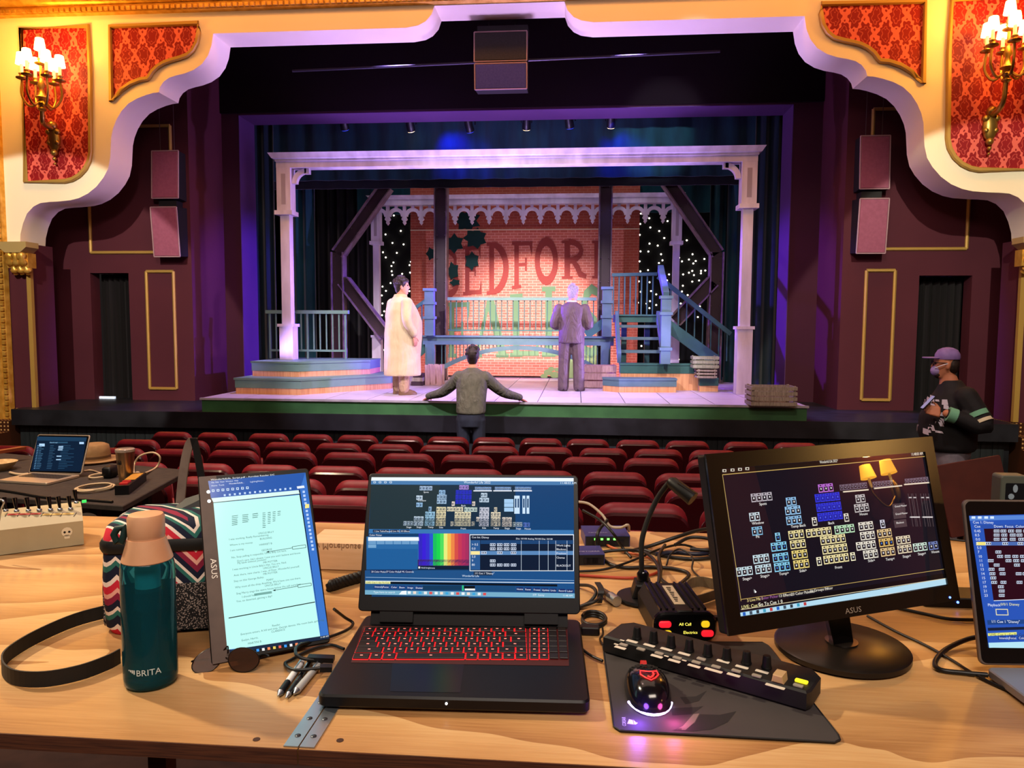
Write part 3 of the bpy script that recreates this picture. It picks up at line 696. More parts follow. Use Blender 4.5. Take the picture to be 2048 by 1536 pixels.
for zz in (zN, zN-.27, zB+.26): MB().box(xn-.105, xn+.105, YS0-.105, YS0+.105, zz-.03, zz+.02).build('collar', M_blue, nw, world=True)
pe = UY(1321, 537, YS1+.1)
MB().beam((xn, YS0, zN+.02), tuple(pe), .1, .13).build('stair_rail', M_blue, stt, world=True)
a, b = UY(1224, 550, YS1+.7), UY(1314, 548, YS1+.7)
MB().beam(a, b, .08, .06).build('landing_rail', M_teal, stt, world=True)
for i in range(8):
    p = a.lerp(b, (i+.3)/8); MB().beam((p.x, p.y, zL), tuple(p), .024, .024).build('baluster', M_teal, stt, world=True)
# flight going down to the right
YD = YS1+.5
a, b = UY(1316, 553, YD), UY(1461, 668, YD); MB().beam(a, b, .07, .08).build('descending_rail', M_teal, stt, world=True)
c, d = UY(1334, 650, YD), UY(1432, 722, YD); MB().beam(c, d, .07, .22).build('descending_stringer', M_teal, stt, world=True)
for i in range(9):
    f = (i+.6)/9; p = a.lerp(b, f); q = c.lerp(d, min(f*1.15, 1)); MB().beam((p.x, YD, p.z), (p.x, YD, min(q.z, p.z-.3)), .02, .02).build('baluster', M_teal, stt, world=True)
MB().box(xs0+.1, xs0+.2, YS1+.6, YS1+.7, ZD, zL-.14).box(xs1-.15, xs1-.05, YS1+.6, YS1+.7, ZD, zL-.14).build('leg', M_teal, stt, world=True)
# ---- crates
M_crate = noisy('crate_boards', '#7d7468', '#9a9184', 9, .75, (6, 1, 1)); M_crp = noisy('pink_crate', '#a98a8a', '#bfa0a0', 9, .75, (6, 1, 1))
def crate(label, x0, x1, y0, y1, z0, z1, mt, vert=False, slats=3):
    t = thing('wooden_crate', label, 'crate', ((x0+x1)/2, (y0+y1)/2, z0)); th = .018
    for xx in (x0, x1-.03):
        for yy in (y0+th, y1-th-.03): MB().box(xx+.002, xx+.028, yy, yy+.03, z0, z1).build('corner_post', mt, t, world=True)
    H = z1-z0; W = x1-x0
    for k in range(slats):
        if vert:
            a, b = x0+W*k/slats+.008, x0+W*(k+1)/slats-.008
            MB().box(a, b, y0, y0+th, z0, z1).build('slat', mt, t, world=True); MB().box(a, b, y1-th, y1, z0, z1).build('slat', mt, t, world=True)
        else:
            a, b = z0+H*k/slats+.012, z0+H*(k+1)/slats-.012
            MB().box(x0, x1, y0, y0+th, a, b).build('slat', mt, t, world=True); MB().box(x0, x1, y1-th, y1, a, b).build('slat', mt, t, world=True)
            MB().box(x0-th, x0, y0, y1, a, b).build('slat', mt, t, world=True); MB().box(x1, x1+th, y0, y1, a, b).build('slat', mt, t, world=True)
    MB().box(x0+.03, x1-.03, y0+th, y1-th, z0, z0+.02).build('floor_board', mt, t, world=True)
    return t
Yc = UZ(1545, 814, ZD).y
crate('grey slatted crate at the front corner of the stage', UY(1505, 800, Yc).x, UY(1592, 800, Yc).x, Yc, Yc+.4, ZD+.003, UY(1545, 772, Yc).z, M_crate, slats=4)
Yc = 13.45
crate('upright slatted crate beside the bridge foot near the man in the long coat', UY(849, 750, Yc).x, UY(883, 750, Yc).x, Yc, Yc+.35, ZD+.003, UY(866, 730, Yc).z, M_crp, True)
crate('pinkish slatted crate standing behind the man in the suit', UY(1170, 750, 13.2).x, UY(1231, 750, 13.2).x, 13.2, 13.6, ZD+.003, UY(1200, 730, 13.2).z, M_crp)
Yc = 12.6
zA = ZD+hA
crate('greenish slatted crate stacked above another on the small step', UY(1388, 735, Yc).x, UY(1436, 735, Yc).x, Yc, Yc+.3, zA+.165, UY(1410, 712, Yc).z, noisy('green_crate', '#7f8672', '#969c86', 9, .75, (6, 1, 1)))
crate('short crate under the greenish crate on the small step', UY(1396, 745, Yc).x, UY(1432, 745, Yc).x, Yc, Yc+.3, zA+.003, zA+.16, M_crate)
Yc = 13.3
for i in range(3):
    z = ZD+.003+i*.075; tag(MB().box(UY(822+i*2, 760, Yc).x, UY(845, 760, Yc).x, Yc, Yc+.25, z, z+.07).build('plank', M_crate if i % 2 else M_beam), ('lowest', 'middle', 'topmost')[i]+' weathered plank in the short pile beside the upright crate', 'plank')
# ---- curtains, borders and star cloth
def velvet(name, c1, c2):
    m = noisy(name, c1, c2, 2.5, .85, (2, 2, .4), spec=.2); m.node_tree.nodes['Principled BSDF'].inputs['Sheen Weight'].default_value = .4; return m
M_velt = velvet('teal_velvet', '#0d3b42', '#17505a'); M_velk = velvet('black_velvet', '#06080c', '#0b0e14'); M_veld = velvet('dark_teal_velvet', '#071a22', '#0c2530')
def curtain(name, label, x0, x1, Y, z0, z1, mt, amp=.06, per=.22, gp=None):
    n_ = max(8, int((x1-x0)/per*8)); pr = []
    for i in range(n_+1):
        x = x0+(x1-x0)*i/n_; pr.append((x, Y+amp*math.sin(2*math.pi*(x-x0)/per)+amp*.3*math.sin(2*math.pi*(x-x0)/per*.37+1)))
    poly = pr + [(x, y+.02) for x, y in pr[::-1]]
    return tag(MB().prism(poly, z0, z1, 'z').build(name, mt, smooth=50), label, 'curtain', gp)
zT = 6.6
def cx_(p, Y): return UY(p, 600, Y).x
curtain('leg_curtain', 'near black curtain leg between the purple portal edge and the white post beside the railing', cx_(470, 14.35), cx_(546, 14.35), 14.5, ZAP, zT, M_veld)
curtain('leg_curtain', 'teal velvet curtain leg behind the railing platform', cx_(578, 15.0), cx_(629, 15.0), 15.05, ZD, zT, M_velt)
curtain('leg_curtain', 'wide black curtain behind the railing and the angled truss', cx_(600, 15.9), cx_(745, 15.9), 16.2, ZD, zT, M_velk)
curtain('leg_curtain', 'near black curtain leg beside the purple portal edge behind the front crate', cx_(1506, 14.35), cx_(1600, 14.35), 14.5, ZAP, zT, M_veld)
curtain('leg_curtain', 'teal velvet curtain leg behind the descending stair rail', cx_(1452, 15.0), cx_(1496, 15.0), 15.05, ZD, zT, M_velt)
curtain('leg_curtain', 'narrow teal velvet curtain just behind the angled truss by the stairs', cx_(1418, 15.6), cx_(1450, 15.6), 15.7, ZD, zT, M_velt)
zb1 = UY(1030, 357, 14.6).z
curtain('border_curtain', 'teal velvet border curtain hanging behind the white beam', -6.0, 3.4, 14.58, zb1, 8.9, velvet('border_velvet', '#082830', '#0f3a44'), .03, .5)
zb2 = UY(1030, 375, 14.75).z
curtain('border_curtain', 'black border curtain hanging below the teal border', -6.6, 4.0, 14.69, zb2, 8.9, M_velk, .015, .5)
curtain('border_curtain', 'deep teal border curtain above the fretwork arches', cx_(715, 16.0), cx_(1425, 16.0), 16.05, zc_-.25, 8.95, M_velt, .03, .45)
YC = 16.6
sc_ = thing('star_cloth', 'black backdrop cloth dotted with tiny star lights', 'backdrop', (XC+.4, YC, ZD))
MB().box(cx_(560, YC), cx_(1500, YC), YC, YC+.03, ZD, zT-.2).build('cloth', M_velk, sc_, world=True)
stars = [(1157, 886), (1206, 995), (1098, 1020), (1147, 1080), (1226, 1090), (956, 1090), (948, 1172), (1000, 1158), (1080, 1146), (1178, 1150), (1100, 1182), (944, 1232), (1154, 1218), (1140, 1243), (1277, 1213), (1268, 1237), (1142, 1280), (936, 1300), (956, 1312), (1146, 1306), (1216, 1298), (1281, 962), (1286, 1042), (1272, 1290)]
stars = [(460+x/3.531, 180+y/3.531) for x, y in stars]
s2 = [(943, 32), (1134, 163), (1077, 188), (1101, 218), (1072, 250), (958, 244), (990, 256), (994, 290), (1077, 307), (1009, 312), (1089, 362), (1074, 390), (953, 452), (1267, 220), (1090, 636), (962, 706)]
stars += [(460+x/3.531, 520+y/3.531) for x, y in s2]
s3 = [(930, 816), (986, 847), (926, 885), (993, 908), (1052, 932), (923, 957), (1107, 866), (1085, 978), (988, 1015), (1042, 1028), (1234, 993), (928, 1066), (980, 1067), (1064, 1085), (1272, 1085), (1350, 1116), (1183, 1109), (1202, 1132), (1248, 1120), (1293, 1130), (1277, 1146), (1073, 1125), (1050, 1143), (922, 1132)]
stars += [(1000+x/3.303, 180+y/3.303) for x, y in s3]
s4 = [(906, 73), (927, 75), (978, 67), (1117, 95), (1178, 82), (1210, 95), (1248, 84), (1270, 72), (1281, 100), (1328, 72), (1356, 70), (1327, 88), (1104, 135), (917, 141), (988, 147), (1208, 170), (1270, 143), (1315, 135), (930, 210), (998, 205), (1032, 227), (907, 233), (1172, 205), (1202, 208), (1240, 232), (911, 282), (991, 272), (968, 288), (1032, 297), (987, 318), (1320, 306), (1307, 377), (1194, 288), (1260, 515), (1311, 542), (890, 500), (934, 568), (1180, 657)]
stars += [(1000+x/3.303, 520+y/3.303) for x, y in s4]
M_star = mat('star_light', '#fff4e0', .5, emit='#fff2dc', es=6)
sm = MB().ball((0, 0, 0), .018, 6, 4).build('star_light', M_star, sc_); first = True
for px, py in stars:
    o = sm if first else link_copy(sm, sc_); first = False
    o.location = UY(px, py, YC-.03)-V(sc_.location)
# ---- lanterns on the first bar, line-array boxes, pipes
M_lamp = mat('lantern_black', '#17171b', .4, .3); M_chrome = mat('bright_metal', '#c9c9d0', .2, 1); M_hot = mat('lamp_lens', '#ffe9c0', .2, emit='#ffd9a0', es=3); M_cool = mat('blue_lens', '#2030c0', .2, emit='#3048ff', es=1.2)
bar_ = tag(MB().tube([(-6.5, 14.4, t_+.5), (3.9, 14.4, t_+.5)], .025, 8).build('lighting_bar', M_lamp, smooth=60), 'black pipe hung behind the portal carrying the lanterns', 'pipe')
for k, (px, py, hot) in enumerate(((822, 250, 1), (940, 251, 0), (1053, 246, 1), (1140, 243, 0), (1222, 242, 1), (690, 247, 0))):
    p = UY(px, py, 14.33)
    t = thing('stage_lantern', ('glowing' if hot else 'dim blue lensed')+' stage lantern hung under the portal edge '+('above the coated man', 'left of the bar centre', 'above the bridge rail', 'above the suited man', 'above the stair landing', 'near the teal border end')[k], 'stage light', (p.x, p.y, p.z-.1), random.uniform(-.3, .3))
    MB(Matrix.Rotation(math.radians(35), 4, 'X')).lathe([(.05, .3), (.075, .28), (.08, .1), (.085, 0), (.08, -.01)], n=14).build('can', M_lamp, t, smooth=40)
    MB(Matrix.Rotation(math.radians(35), 4, 'X')).lathe([(.07, -.012), (.07, -.02), (.03, -.03)], n=14).build('lens', M_hot if hot else M_cool, t, smooth=40)
    MB().tube([(-.1, 0, .1), (-.1, 0, .3), (0, 0, .36), (.1, 0, .3), (.1, 0, .1)], .012, 6).tube([(0, 0, .36), (0, .07, t_+.485-t.location.z)], .012, 6).build('yoke', M_chrome, t, smooth=60)
tag(MB().tube([tuple(UY(585, 142, 12.3)), tuple(UY(1440, 103, 12.3))], .022, 8).build('ceiling_pipe', mat('pipe_metal', '#55505c', .3, .7), smooth=60), 'thin grey pipe hung across the dark void over the stage', 'pipe')
M_blue_lit = noisy('blue_lit_grille', '#383890', '#42429a', 40, .7); M_spm = noisy('mauve_speaker_paint', '#8d4a66', '#97526f', 20, .6); M_dk = mat('near_black', '#0e0d10', .6)  # blue stage light put into the colour of the lower centre grille
def speaker(label, pxs, Y, mt, trim, tilt=0, gp=None):
    tl, tr_, brr, bl = [UY(x, y, Y) for x, y in pxs]
    cx, w = (tl.x+tr_.x+brr.x+bl.x)/4, ((tr_.x-tl.x)+(brr.x-bl.x))/2; zt, zb = (tl.z+tr_.z)/2, (bl.z+brr.z)/2; h = zt-zb
    t = thing('hanging_speaker', label, 'speaker', (cx, Y+.2, zb)); M = Matrix.Rotation(tilt, 4, 'X')
    MB(M).prism([(-w/2, 0), (w/2, 0), (w/2, h), (-w/2, h)], 0, .35, 'y', .01).build('cabinet', M_dk, t)
    MB(M).prism([(-w/2+.012, .012), (w/2-.012, .012), (w/2-.012, h-.012), (-w/2+.012, h-.012)], -.025, -.003, 'y', .006).build('grille', mt, t)
    f = MB(M)
    for a, b in (((-w/2, 0), (w/2, 0)), ((w/2, 0), (w/2, h)), ((w/2, h), (-w/2, h)), ((-w/2, h), (-w/2, 0))): f.tube([(a[0], -.014, a[1]), (b[0], -.014, b[1])], .011, 5)
    f.build('rim', trim, t)
    return t, cx, zt
M_rim = mat('pink_rim', '#a98a94', .5)
s1, cx, zt = speaker('upper dark box of the centre loudspeaker cluster', ((945, 54), (1052, 52), (1052, 112), (945, 114)), 11.2, noisy('dark_grille', '#1c1a22', '#25222b', 40, .7), M_rim)
f = MB(); f.box(-.3, .3, .05, .3, 1.0-.42, 1.0); 
MB().box(-.35, .4, .02, .3, zt-s1.location.z+.0, zt-s1.location.z+.1).tube([(-.2, .2, zt-s1.location.z), (-.2, .2, 9-s1.location.z)], .01, 5).tube([(.2, .2, zt-s1.location.z), (.2, .2, 9-s1.location.z)], .01, 5).build('rigging', M_dk, s1)
speaker('lower blue lit box of the centre loudspeaker cluster', ((946, 120), (1052, 118), (1052, 169), (947, 171)), 11.2, M_blue_lit, M_rim, math.radians(6))
for lab, pu, pl in (('mauve hanging loudspeaker on the wall beside the doorway with the white step light', ((289, 294), (343, 296), (343, 393), (289, 392)), ((292, 412), (346, 411), (347, 512), (296, 510))), ('mauve hanging loudspeaker on the wall beside the capped man\'s doorway', ((1735, 265), (1795, 262), (1788, 372), (1727, 374)), ((1726, 396), (1786, 392), (1780, 504), (1722, 504)))):
    u, cx, zt = speaker('upper '+lab, pu, 11.75, M_spm, M_rim, math.radians(-3))
    m = MB()
    for dx in (-.12, .12): m.tube([(dx, .1, zt-u.location.z), (dx, .1, 9-u.location.z)], .006, 5)
    m.build('wire', mat('steel_wire', '#6c5c58', .4, .8), u)
    l, cx2, zt2_ = speaker('lower '+lab, pl, 11.75, M_spm, M_rim, math.radians(5))
    gp_ = u.location.z-zt2_; MB().box(-.15, .15, .05, .25, zt2_-l.location.z+.02, zt2_-l.location.z+gp_-.03).build('bracket', M_dk, l)
tag(MB().box(UZ(215, 792, ZAP).x, UZ(266, 792, ZAP).x, 12.32, 12.36, ZAP+.002, ZAP+.04).build('step_light', mat('white_strip', '#dfeaf2', .5, emit='#cfe6ff', es=.8)), 'pale glowing strip on the floor at the dark doorway', 'strip light')
# ================================================================= PEOPLE
M_skin = mat('skin', '#c98f72', .55, spec=.35); M_skin2 = mat('skin_warm', '#c07d5c', .55, spec=.35)
def remesh(o, v, it=6):
    m = o.modifiers.new('Remesh', 'REMESH'); m.mode = 'VOXEL'; m.voxel_size = v; m.use_smooth_shade = True
    if it: s = o.modifiers.new('Smooth', 'SMOOTH'); s.iterations = it; s.factor = .5
    return o
def limb(mb, pts, rad, n=10):
    pts = [V(p) for p in pts]; k = 4; P = bez(pts, k); R = []
    for i in range(len(P)):
        f = i/k; a = min(int(f), len(rad)-2); R.append(rad[a]+(rad[a+1]-rad[a])*(f-a))
    mb.tube(P, R, n); mb.ball(tuple(P[0]), R[0], n, 6); mb.ball(tuple(P[-1]), R[-1], n, 6)
def torso(mb, rs, n=20):        # rings: (z, cx, cy, rx, ry)
    mb.rings([[(cx+rx*math.cos(2*math.pi*k/n), cy+ry*math.sin(2*math.pi*k/n), z) for k in range(n)] for z, cx, cy, rx, ry in rs])
def hand(mb, w, d, side, nrm, curl=.4, L=.19, thumb=1):   # wrist, forward dir, side dir (towards the thumb), back-of-hand normal
    w = V(w); d = V(d).normalized(); side = V(side).normalized(); nrm = V(nrm).normalized(); s = L/.19
    pc = w+d*.05*s; A = frameM(pc, side, d)
    for k in range(4):
        o_ = w+d*.02+side*(.027-.018*k)*s; mb.tube([o_, w+d*.09*s+side*(.032-.021*k)*s], [.016*s, .0125*s], 8)
    ln = (.07, .08, .075, .058)
    for k in range(4):
        p0 = w+d*.088*s+side*(.032-.021*k)*s; p1 = p0+(d*math.cos(curl*.6)-nrm*math.sin(curl*.6))*ln[k]*.5*s; p2 = p1+(d*math.cos(curl*1.6)-nrm*math.sin(curl*1.6))*ln[k]*.5*s
        mb.tube([p0, p1, p2], [.0095*s, .0088*s, .0075*s], 7); mb.ball(tuple(p2), .0075*s, 7, 5)
    t0 = w+d*.03*s+side*.03*s; t1 = t0+(d*.5+side*.8-nrm*.2).normalized()*.04*s; t2 = t1+(d*.85+side*.35-nrm*.3*curl).normalized()*.035*s
    mb.tube([t0, t1, t2], [.014*s, .0105*s, .0085*s], 7); mb.ball(tuple(t2), .0085*s, 7, 5)
def head(mb, c, fwd, s=1.0, tilt=0):    # c: centre of head; face looks along fwd
    f = V(fwd); f.z = 0; f.normalize(); r = V((f.y, -f.x, 0)); c = V(c)
    M = Matrix((r, f, V((0, 0, 1)))).transposed().to_4x4(); M.translation = c
    M = M @ Matrix.Rotation(tilt, 4, 'X') @ Matrix.Scale(s, 4)
    h = MB(M); n = 16
    prof = [(-.118, .035, .028, .03), (-.105, .045, .05, .035), (-.07, .058, .072, .015), (-.03, .068, .086, .005), (.02, .074, .093, 0), (.06, .072, .09, -.004), (.095, .055, .068, -.008), (.115, .025, .03, -.01)]
    h.rings([[(rx*math.cos(2*math.pi*k/n), cy+ry*math.sin(2*math.pi*k/n), z) for k in range(n)] for z, rx, ry, cy in prof])
    h.rings([[(x, y, z) for x, y in ((-w, .07), (w, .07), (w*.6, .07+d), (-w*.6, .07+d))] for z, w, d in ((-.035, .018, .03), (-.022, .016, .045), (.02, .009, .025))])
    for e in (-1, 1): h.ball((e*.076, -.005, -.01), .028, 8, 6, (.35, .65, 1.15))
    h.ball((0, .083, -.062), .022, 8, 5, (1.1, .45, .45))
    h.tube([(0, -.02, -.2), (0, -.015, -.06)], [.062, .056], 12)
    mb.v += h.v; n0 = len(mb.v)-len(h.v)
    for q in h.f: mb.f.append([i+n0 for i in q]); mb.mi.append(0); mb.c.append(None)
    return M
def eyes(M, parent, name='eyes'):
    e = MB(M)
    for s in (-1, 1): e.ball((s*.031, .079, .012), .011, 8, 6)
    e.build('eyes', mat('eye', '#20150f', .2), parent, smooth=60, kind='stuff')
def hair(M, parent, mt, curly=0, back=.0, top=.13, seed=1, cover=.02):
    h = MB(M); rr = random.Random(seed)
    h.ball((0, -.018, .03), .1, 14, 9, (.87, 1.02, 1.02)); h.ball((0, -.05, -.02), .075, 12, 8, (.95, .7, 1.15))
    if curly:
        for i in range(curly):
            a = rr.uniform(0, 2*math.pi); b = rr.uniform(.1, 1.45)
            p = V((math.cos(a)*math.cos(b)*.085, math.sin(a)*math.cos(b)*.1-.015, math.sin(b)*.1+.035))
            if p.y > .075 and p.z < .085: continue
            h.ball(tuple(p), rr.uniform(.018, .03), 7, 5)
    o = h.build('hair', mt, parent); return remesh(o, .008, 3)
def shoe(mb, a, f, L=.28):
    f = V(f).normalized(); r = V((f.y, -f.x, 0)); M = Matrix((r, f, V((0, 0, 1)))).transposed().to_4x4(); M.translation = V(a)
    m = MB(M); n = 12
    m.rings([[(.045*w*math.cos(2*math.pi*k/n), y0+ly*math.sin(2*math.pi*k/n), z) for k in range(n)] for z, w, y0, ly in ((0, 1.05, .07, .15), (.03, 1.1, .07, .15), (.06, .95, .05, .125), (.1, .85, -.01, .065), (.13, .8, -.02, .055))])
    n0 = len(mb.v); mb.v += m.v
    for q in m.f: mb.f.append([i+n0 for i in q]); mb.mi.append(0); mb.c.append(None)
def fold_bump(m, sc=9, st=.5):
    t = NT(m); co = t.coord((1, 1, .45)); t.out(bump=t.noise(co, sc, 3, .5, 1.5), bs=st, bd=.1)
M_coat = noisy('cream_coat', '#c9b78c', '#d6c69c', 5, .65); fold_bump(M_coat, 3.2, .45)
M_tan = noisy('tan_trousers', '#a88a6a', '#b89a78', 6, .7); fold_bump(M_tan)
M_suit = noisy('brown_suit', '#54454a', '#5f4f52', 8, .6); fold_bump(M_suit, 7, .4)
M_olive = noisy('olive_sweater', '#4a4a3a', '#545443', 20, .8); fold_bump(M_olive, 8, .5)
M_jean = noisy('dark_jeans', '#1a1f2b', '#222936', 12, .8); M_knit = noisy('black_sweater', '#0d0d10', '#141418', 14, .8)
M_grey = noisy('grey_trousers', '#5d5a62', '#74707a', 8, .8); M_shoe = mat('dark_shoe', '#231a17', .4); M_tshoe = mat('tan_shoe', '#6e5236', .5)
M_hdark = noisy('dark_hair', '#1d1512', '#33261f', 60, .6, spec=.4); M_hgrey = noisy('silver_hair', '#77747a', '#96939a', 60, .6)

def pers(label, loc, heading):      # local frame: x right of the person, y forward
    return thing('person', label, 'person', loc, heading-math.pi/2)
def body(b, t, skin, v=.008): return remesh(b.build('body', skin, t), v, 3)
def cloth(m, name, mt, t, v=.012, it=5): return remesh(m.build(name, mt, t), v, it)
# ---- man in the long cream coat (his back and right side towards the house)
P = UZ(803, 789, ZD)
t = pers('person in a long cream coat and tan trousers standing with head turned aside', (P.x, P.y, ZD+.002), math.radians(40))
b = MB(); Mh = head(b, (0, .02, 1.69), (.5, .85, 0), 1.12)
RA = [(.25, -.02, 1.42), (.315, -.05, 1.16), (.32, .06, .93)]; LA = [(-.25, -.02, 1.42), (-.31, -.03, 1.16), (-.3, .1, .94)]
for A, s in ((RA, 1), (LA, -1)):
    limb(b, A, [.06, .048, .034]); hand(b, V(A[2])+V((0, .01, -.02)), (0, .15, -1), (-s*.3, 1, .1), (s, 0, 0), .5)
torso(b, [(.85, 0, 0, .19, .15), (1.1, 0, .03, .2, .18), (1.4, 0, 0, .2, .13), (1.5, 0, 0, .1, .08), (1.58, 0, .01, .06, .06)])
for s in (-1, 1): limb(b, [(s*.1, 0, .9), (s*.11, 0, .48), (s*.11, -.01, .08)], [.085, .055, .04])
body(b, t, M_skin); eyes(Mh, t); hair(Mh, t, M_hdark, 46, seed=4)
m = MB(); torso(m, [(.30, 0, .02, .27, .29), (.32, 0, .02, .275, .295), (.6, 0, .02, .27, .29), (.95, 0, .04, .275, .30), (1.15, 0, .05, .27, .29), (1.32, 0, .02, .26, .24), (1.44, 0, 0, .235, .18), (1.52, 0, -.01, .14, .11), (1.555, 0, -.005, .085, .085)], 28)
limb(m, RA[:2]+[(.32, .05, .97)], [.095, .085, .07]); limb(m, LA[:2]+[(-.3, .09, .98)], [.095, .085, .07])
m.tube([(.085*math.cos(a*.5236), -.005+.085*math.sin(a*.5236), 1.55) for a in range(12)], .022, 8, closed=True)
cloth(m, 'coat', M_coat, t, .012, 4)
m = MB()
for s in (-1, 1): limb(m, [(s*.1, 0, .8), (s*.11, 0, .48), (s*.11, -.01, .1)], [.105, .09, .085])
cloth(m, 'trousers', M_tan, t)
for s in (-1, 1):
    m = MB(); shoe(m, (s*.11, -.02, 0), (s*.15, 1, 0)); m.build('shoe', M_tshoe, t, smooth=60)
# ---- man in the brown suit, back to the house
P = UZ(1142, 782, ZD)
t = pers('person with silver hair in a brown suit standing back turned on the stage', (P.x, P.y, ZD+.002), math.radians(88))
b = MB(); Mh = head(b, (.02, .0, 1.64), (.45, .9, 0), 1.02)
for s in (-1, 1):
    A = [(s*.21, 0, 1.38), (s*.285, -.04, 1.1), (s*.1, .2, 1.12)]
    limb(b, A, [.055, .045, .033]); hand(b, A[2], (-s*.6, .8, .1), (0, .1, 1), (s*.7, .7, 0), .9)
    limb(b, [(s*.1, 0, .88), (s*.12, 0, .48), (s*.13, -.01, .08)], [.08, .055, .04])
torso(b, [(.82, 0, 0, .17, .12), (1.1, 0, 0, .17, .13), (1.38, 0, 0, .19, .12), (1.47, 0, 0, .09, .07), (1.54, 0, 0, .055, .055)])
body(b, t, M_skin); eyes(Mh, t); hair(Mh, t, M_hgrey, 26, seed=8)
m = MB(); torso(m, [(.80, 0, 0, .215, .165), (.82, 0, 0, .22, .17), (1.0, 0, 0, .215, .165), (1.15, 0, 0, .21, .16), (1.3, 0, 0, .225, .16), (1.4, 0, -.005, .215, .14), (1.465, 0, -.01, .11, .09), (1.49, 0, -.005, .07, .07)], 26)
for s in (-1, 1): limb(m, [(s*.215, 0, 1.375), (s*.29, -.04, 1.1), (s*.12, .18, 1.12)], [.085, .075, .058])
cloth(m, 'jacket', M_suit, t, .012, 4)
MB().tube([(.064*math.cos(a*.5236), -.004+.066*math.sin(a*.5236), 1.495) for a in range(12)], .016, 8, closed=True).build('shirt_collar', mat('white_shirt', '#e8e4e0', .7), t, smooth=60)
m = MB()
for s in (-1, 1): limb(m, [(s*.095, 0, .88), (s*.12, 0, .48), (s*.13, -.01, .07)], [.125, .1, .095])
cloth(m, 'trousers', M_suit, t)
for s in (-1, 1):
    m = MB(); shoe(m, (s*.14, -.02, 0), (s*.35, 1, 0)); m.build('shoe', M_shoe, t, smooth=60)
# ---- person leaning on the stage edge
Yd = 10.22; P = UY(943, 760, Yd); zf = -.05
t = pers('person in an olive sweater and dark jeans leaning both hands on the stage edge', (P.x, Yd, zf), math.radians(90))
b = MB(); HL, HR = UZ(856, 803, ZD), UZ(1040, 804, ZD); zw = ZD-zf
Mh = head(b, (0, .13, 1.715), (0, 1, 0), 1.1, math.radians(14))
for s, hp in ((-1, HL), (1, HR)):
    w = V((hp.x-P.x, .40, zw+.055)); e = V((s*.43, .2, 1.2)); sh = V((s*.19, .06, 1.43))
    limb(b, [sh, e, w], [.058, .046, .034]); hand(b, w+V((0, .0, -.01)), (s*.6, .7, -.32), (-s*.75, .6, 0), (0, 0, 1), .1, .2)
    limb(b, [(s*.1, -.05, .92), (s*.11, -.02, .48), (s*.11, -.05, .08)], [.085, .055, .04])
torso(b, [(.88, 0, -.06, .17, .12), (1.15, 0, -.01, .165, .12), (1.44, 0, .06, .19, .12), (1.53, 0, .08, .09, .07), (1.6, 0, .1, .055, .055)])
body(b, t, M_skin2, .007); eyes(Mh, t); hair(Mh, t, M_hdark, 20, seed=5)
m = MB(); torso(m, [(.93, 0, -.06, .185, .15), (.95, 0, -.06, .205, .16), (1.1, 0, -.03, .205, .16), (1.25, 0, .02, .215, .165), (1.4, 0, .05, .225, .155), (1.48, 0, .06, .2, .12), (1.535, 0, .075, .1, .085), (1.56, 0, .085, .07, .07)], 26)
for s, hp in ((-1, HL), (1, HR)):
    w = V((hp.x-P.x, .37, zw+.075)); limb(m, [(s*.18, .06, 1.42), (s*.42, .2, 1.21), w], [.095, .075, .05])
cloth(m, 'sweater', M_olive, t, .012, 4)
m = MB(); torso(m, [(.75, 0, -.05, .17, .14), (.85, 0, -.05, .195, .155), (.96, 0, -.055, .185, .145)])
for s in (-1, 1): limb(m, [(s*.1, -.05, .85), (s*.11, -.02, .48), (s*.11, -.05, .08)], [.11, .085, .075])
cloth(m, 'jeans', M_jean, t)
for s in (-1, 1):
    m = MB(); shoe(m, (s*.11, -.06, 0), (s*.2, 1, 0)); m.build('shoe', M_shoe, t, smooth=60)
# ---- masked person in the cap in the aisle
Yp = 7.2; P = UY(1903, 780, Yp); zf = floor_z(Yp)
t = pers('person in a purple cap, face mask and black sweater holding a phone in the aisle', (P.x, Yp, zf), math.radians(172))
q = CAM.z-zf
b = MB(); Mh = head(b, (0, .06, 1.72), (.1, 1, 0), 1.08)
LA = [(-.23, -.05, 1.44), (-.34, -.16, 1.2), (-.32, .13, 1.3)]; RA = [(.23, -.03, 1.44), (.28, -.02, 1.17), (.27, .05, .95)]
limb(b, LA, [.06, .05, .036]); hand(b, V(LA[2])+V((.01, .03, 0)), (.25, 1, .25), (.3, -.1, 1), (-1, .3, .2), .8, .21)
limb(b, RA, [.06, .05, .036]); hand(b, V(RA[2])+V((0, .01, -.02)), (0, .15, -1), (-.3, 1, .1), (1, 0, 0), .5)
torso(b, [(.85, 0, 0, .15, .13), (1.1, 0, .0, .18, .16), (1.4, 0, 0, .19, .13), (1.53, 0, .01, .09, .08), (1.62, 0, .03, .065, .065)])
for s in (-1, 1): limb(b, [(s*.12, 0, .9), (s*.13, .02, .48), (s*.13, -.01, .08)], [.09, .06, .042])
body(b, t, M_skin2); eyes(Mh, t)
hh = MB(Mh); hh.ball((0, -.045, -.005), .085, 12, 8, (.93, .75, 1.0)); remesh(hh.build('hair', M_hdark, t), .008, 2)
hh = MB(Mh); hh.ball((0, .05, -.085), .05, 10, 7, (1.0, .8, .75)); remesh(hh.build('beard', M_hdark, t), .008, 2)
M_cap = noisy('purple_cap_cloth', '#7c64a4', '#8d74b4', 14, .75)
c = MB(Mh); n = 18; c.rings([[(r*.95*math.cos(2*math.pi*k/n), -.012+r*1.13*math.sin(2*math.pi*k/n), z) for k in range(n)] for r, z in ((.085, .045), (.088, .06), (.084, .09), (.066, .125), (.035, .142), (.008, .147))])
cp = c.build('cap', M_cap, t, smooth=60)
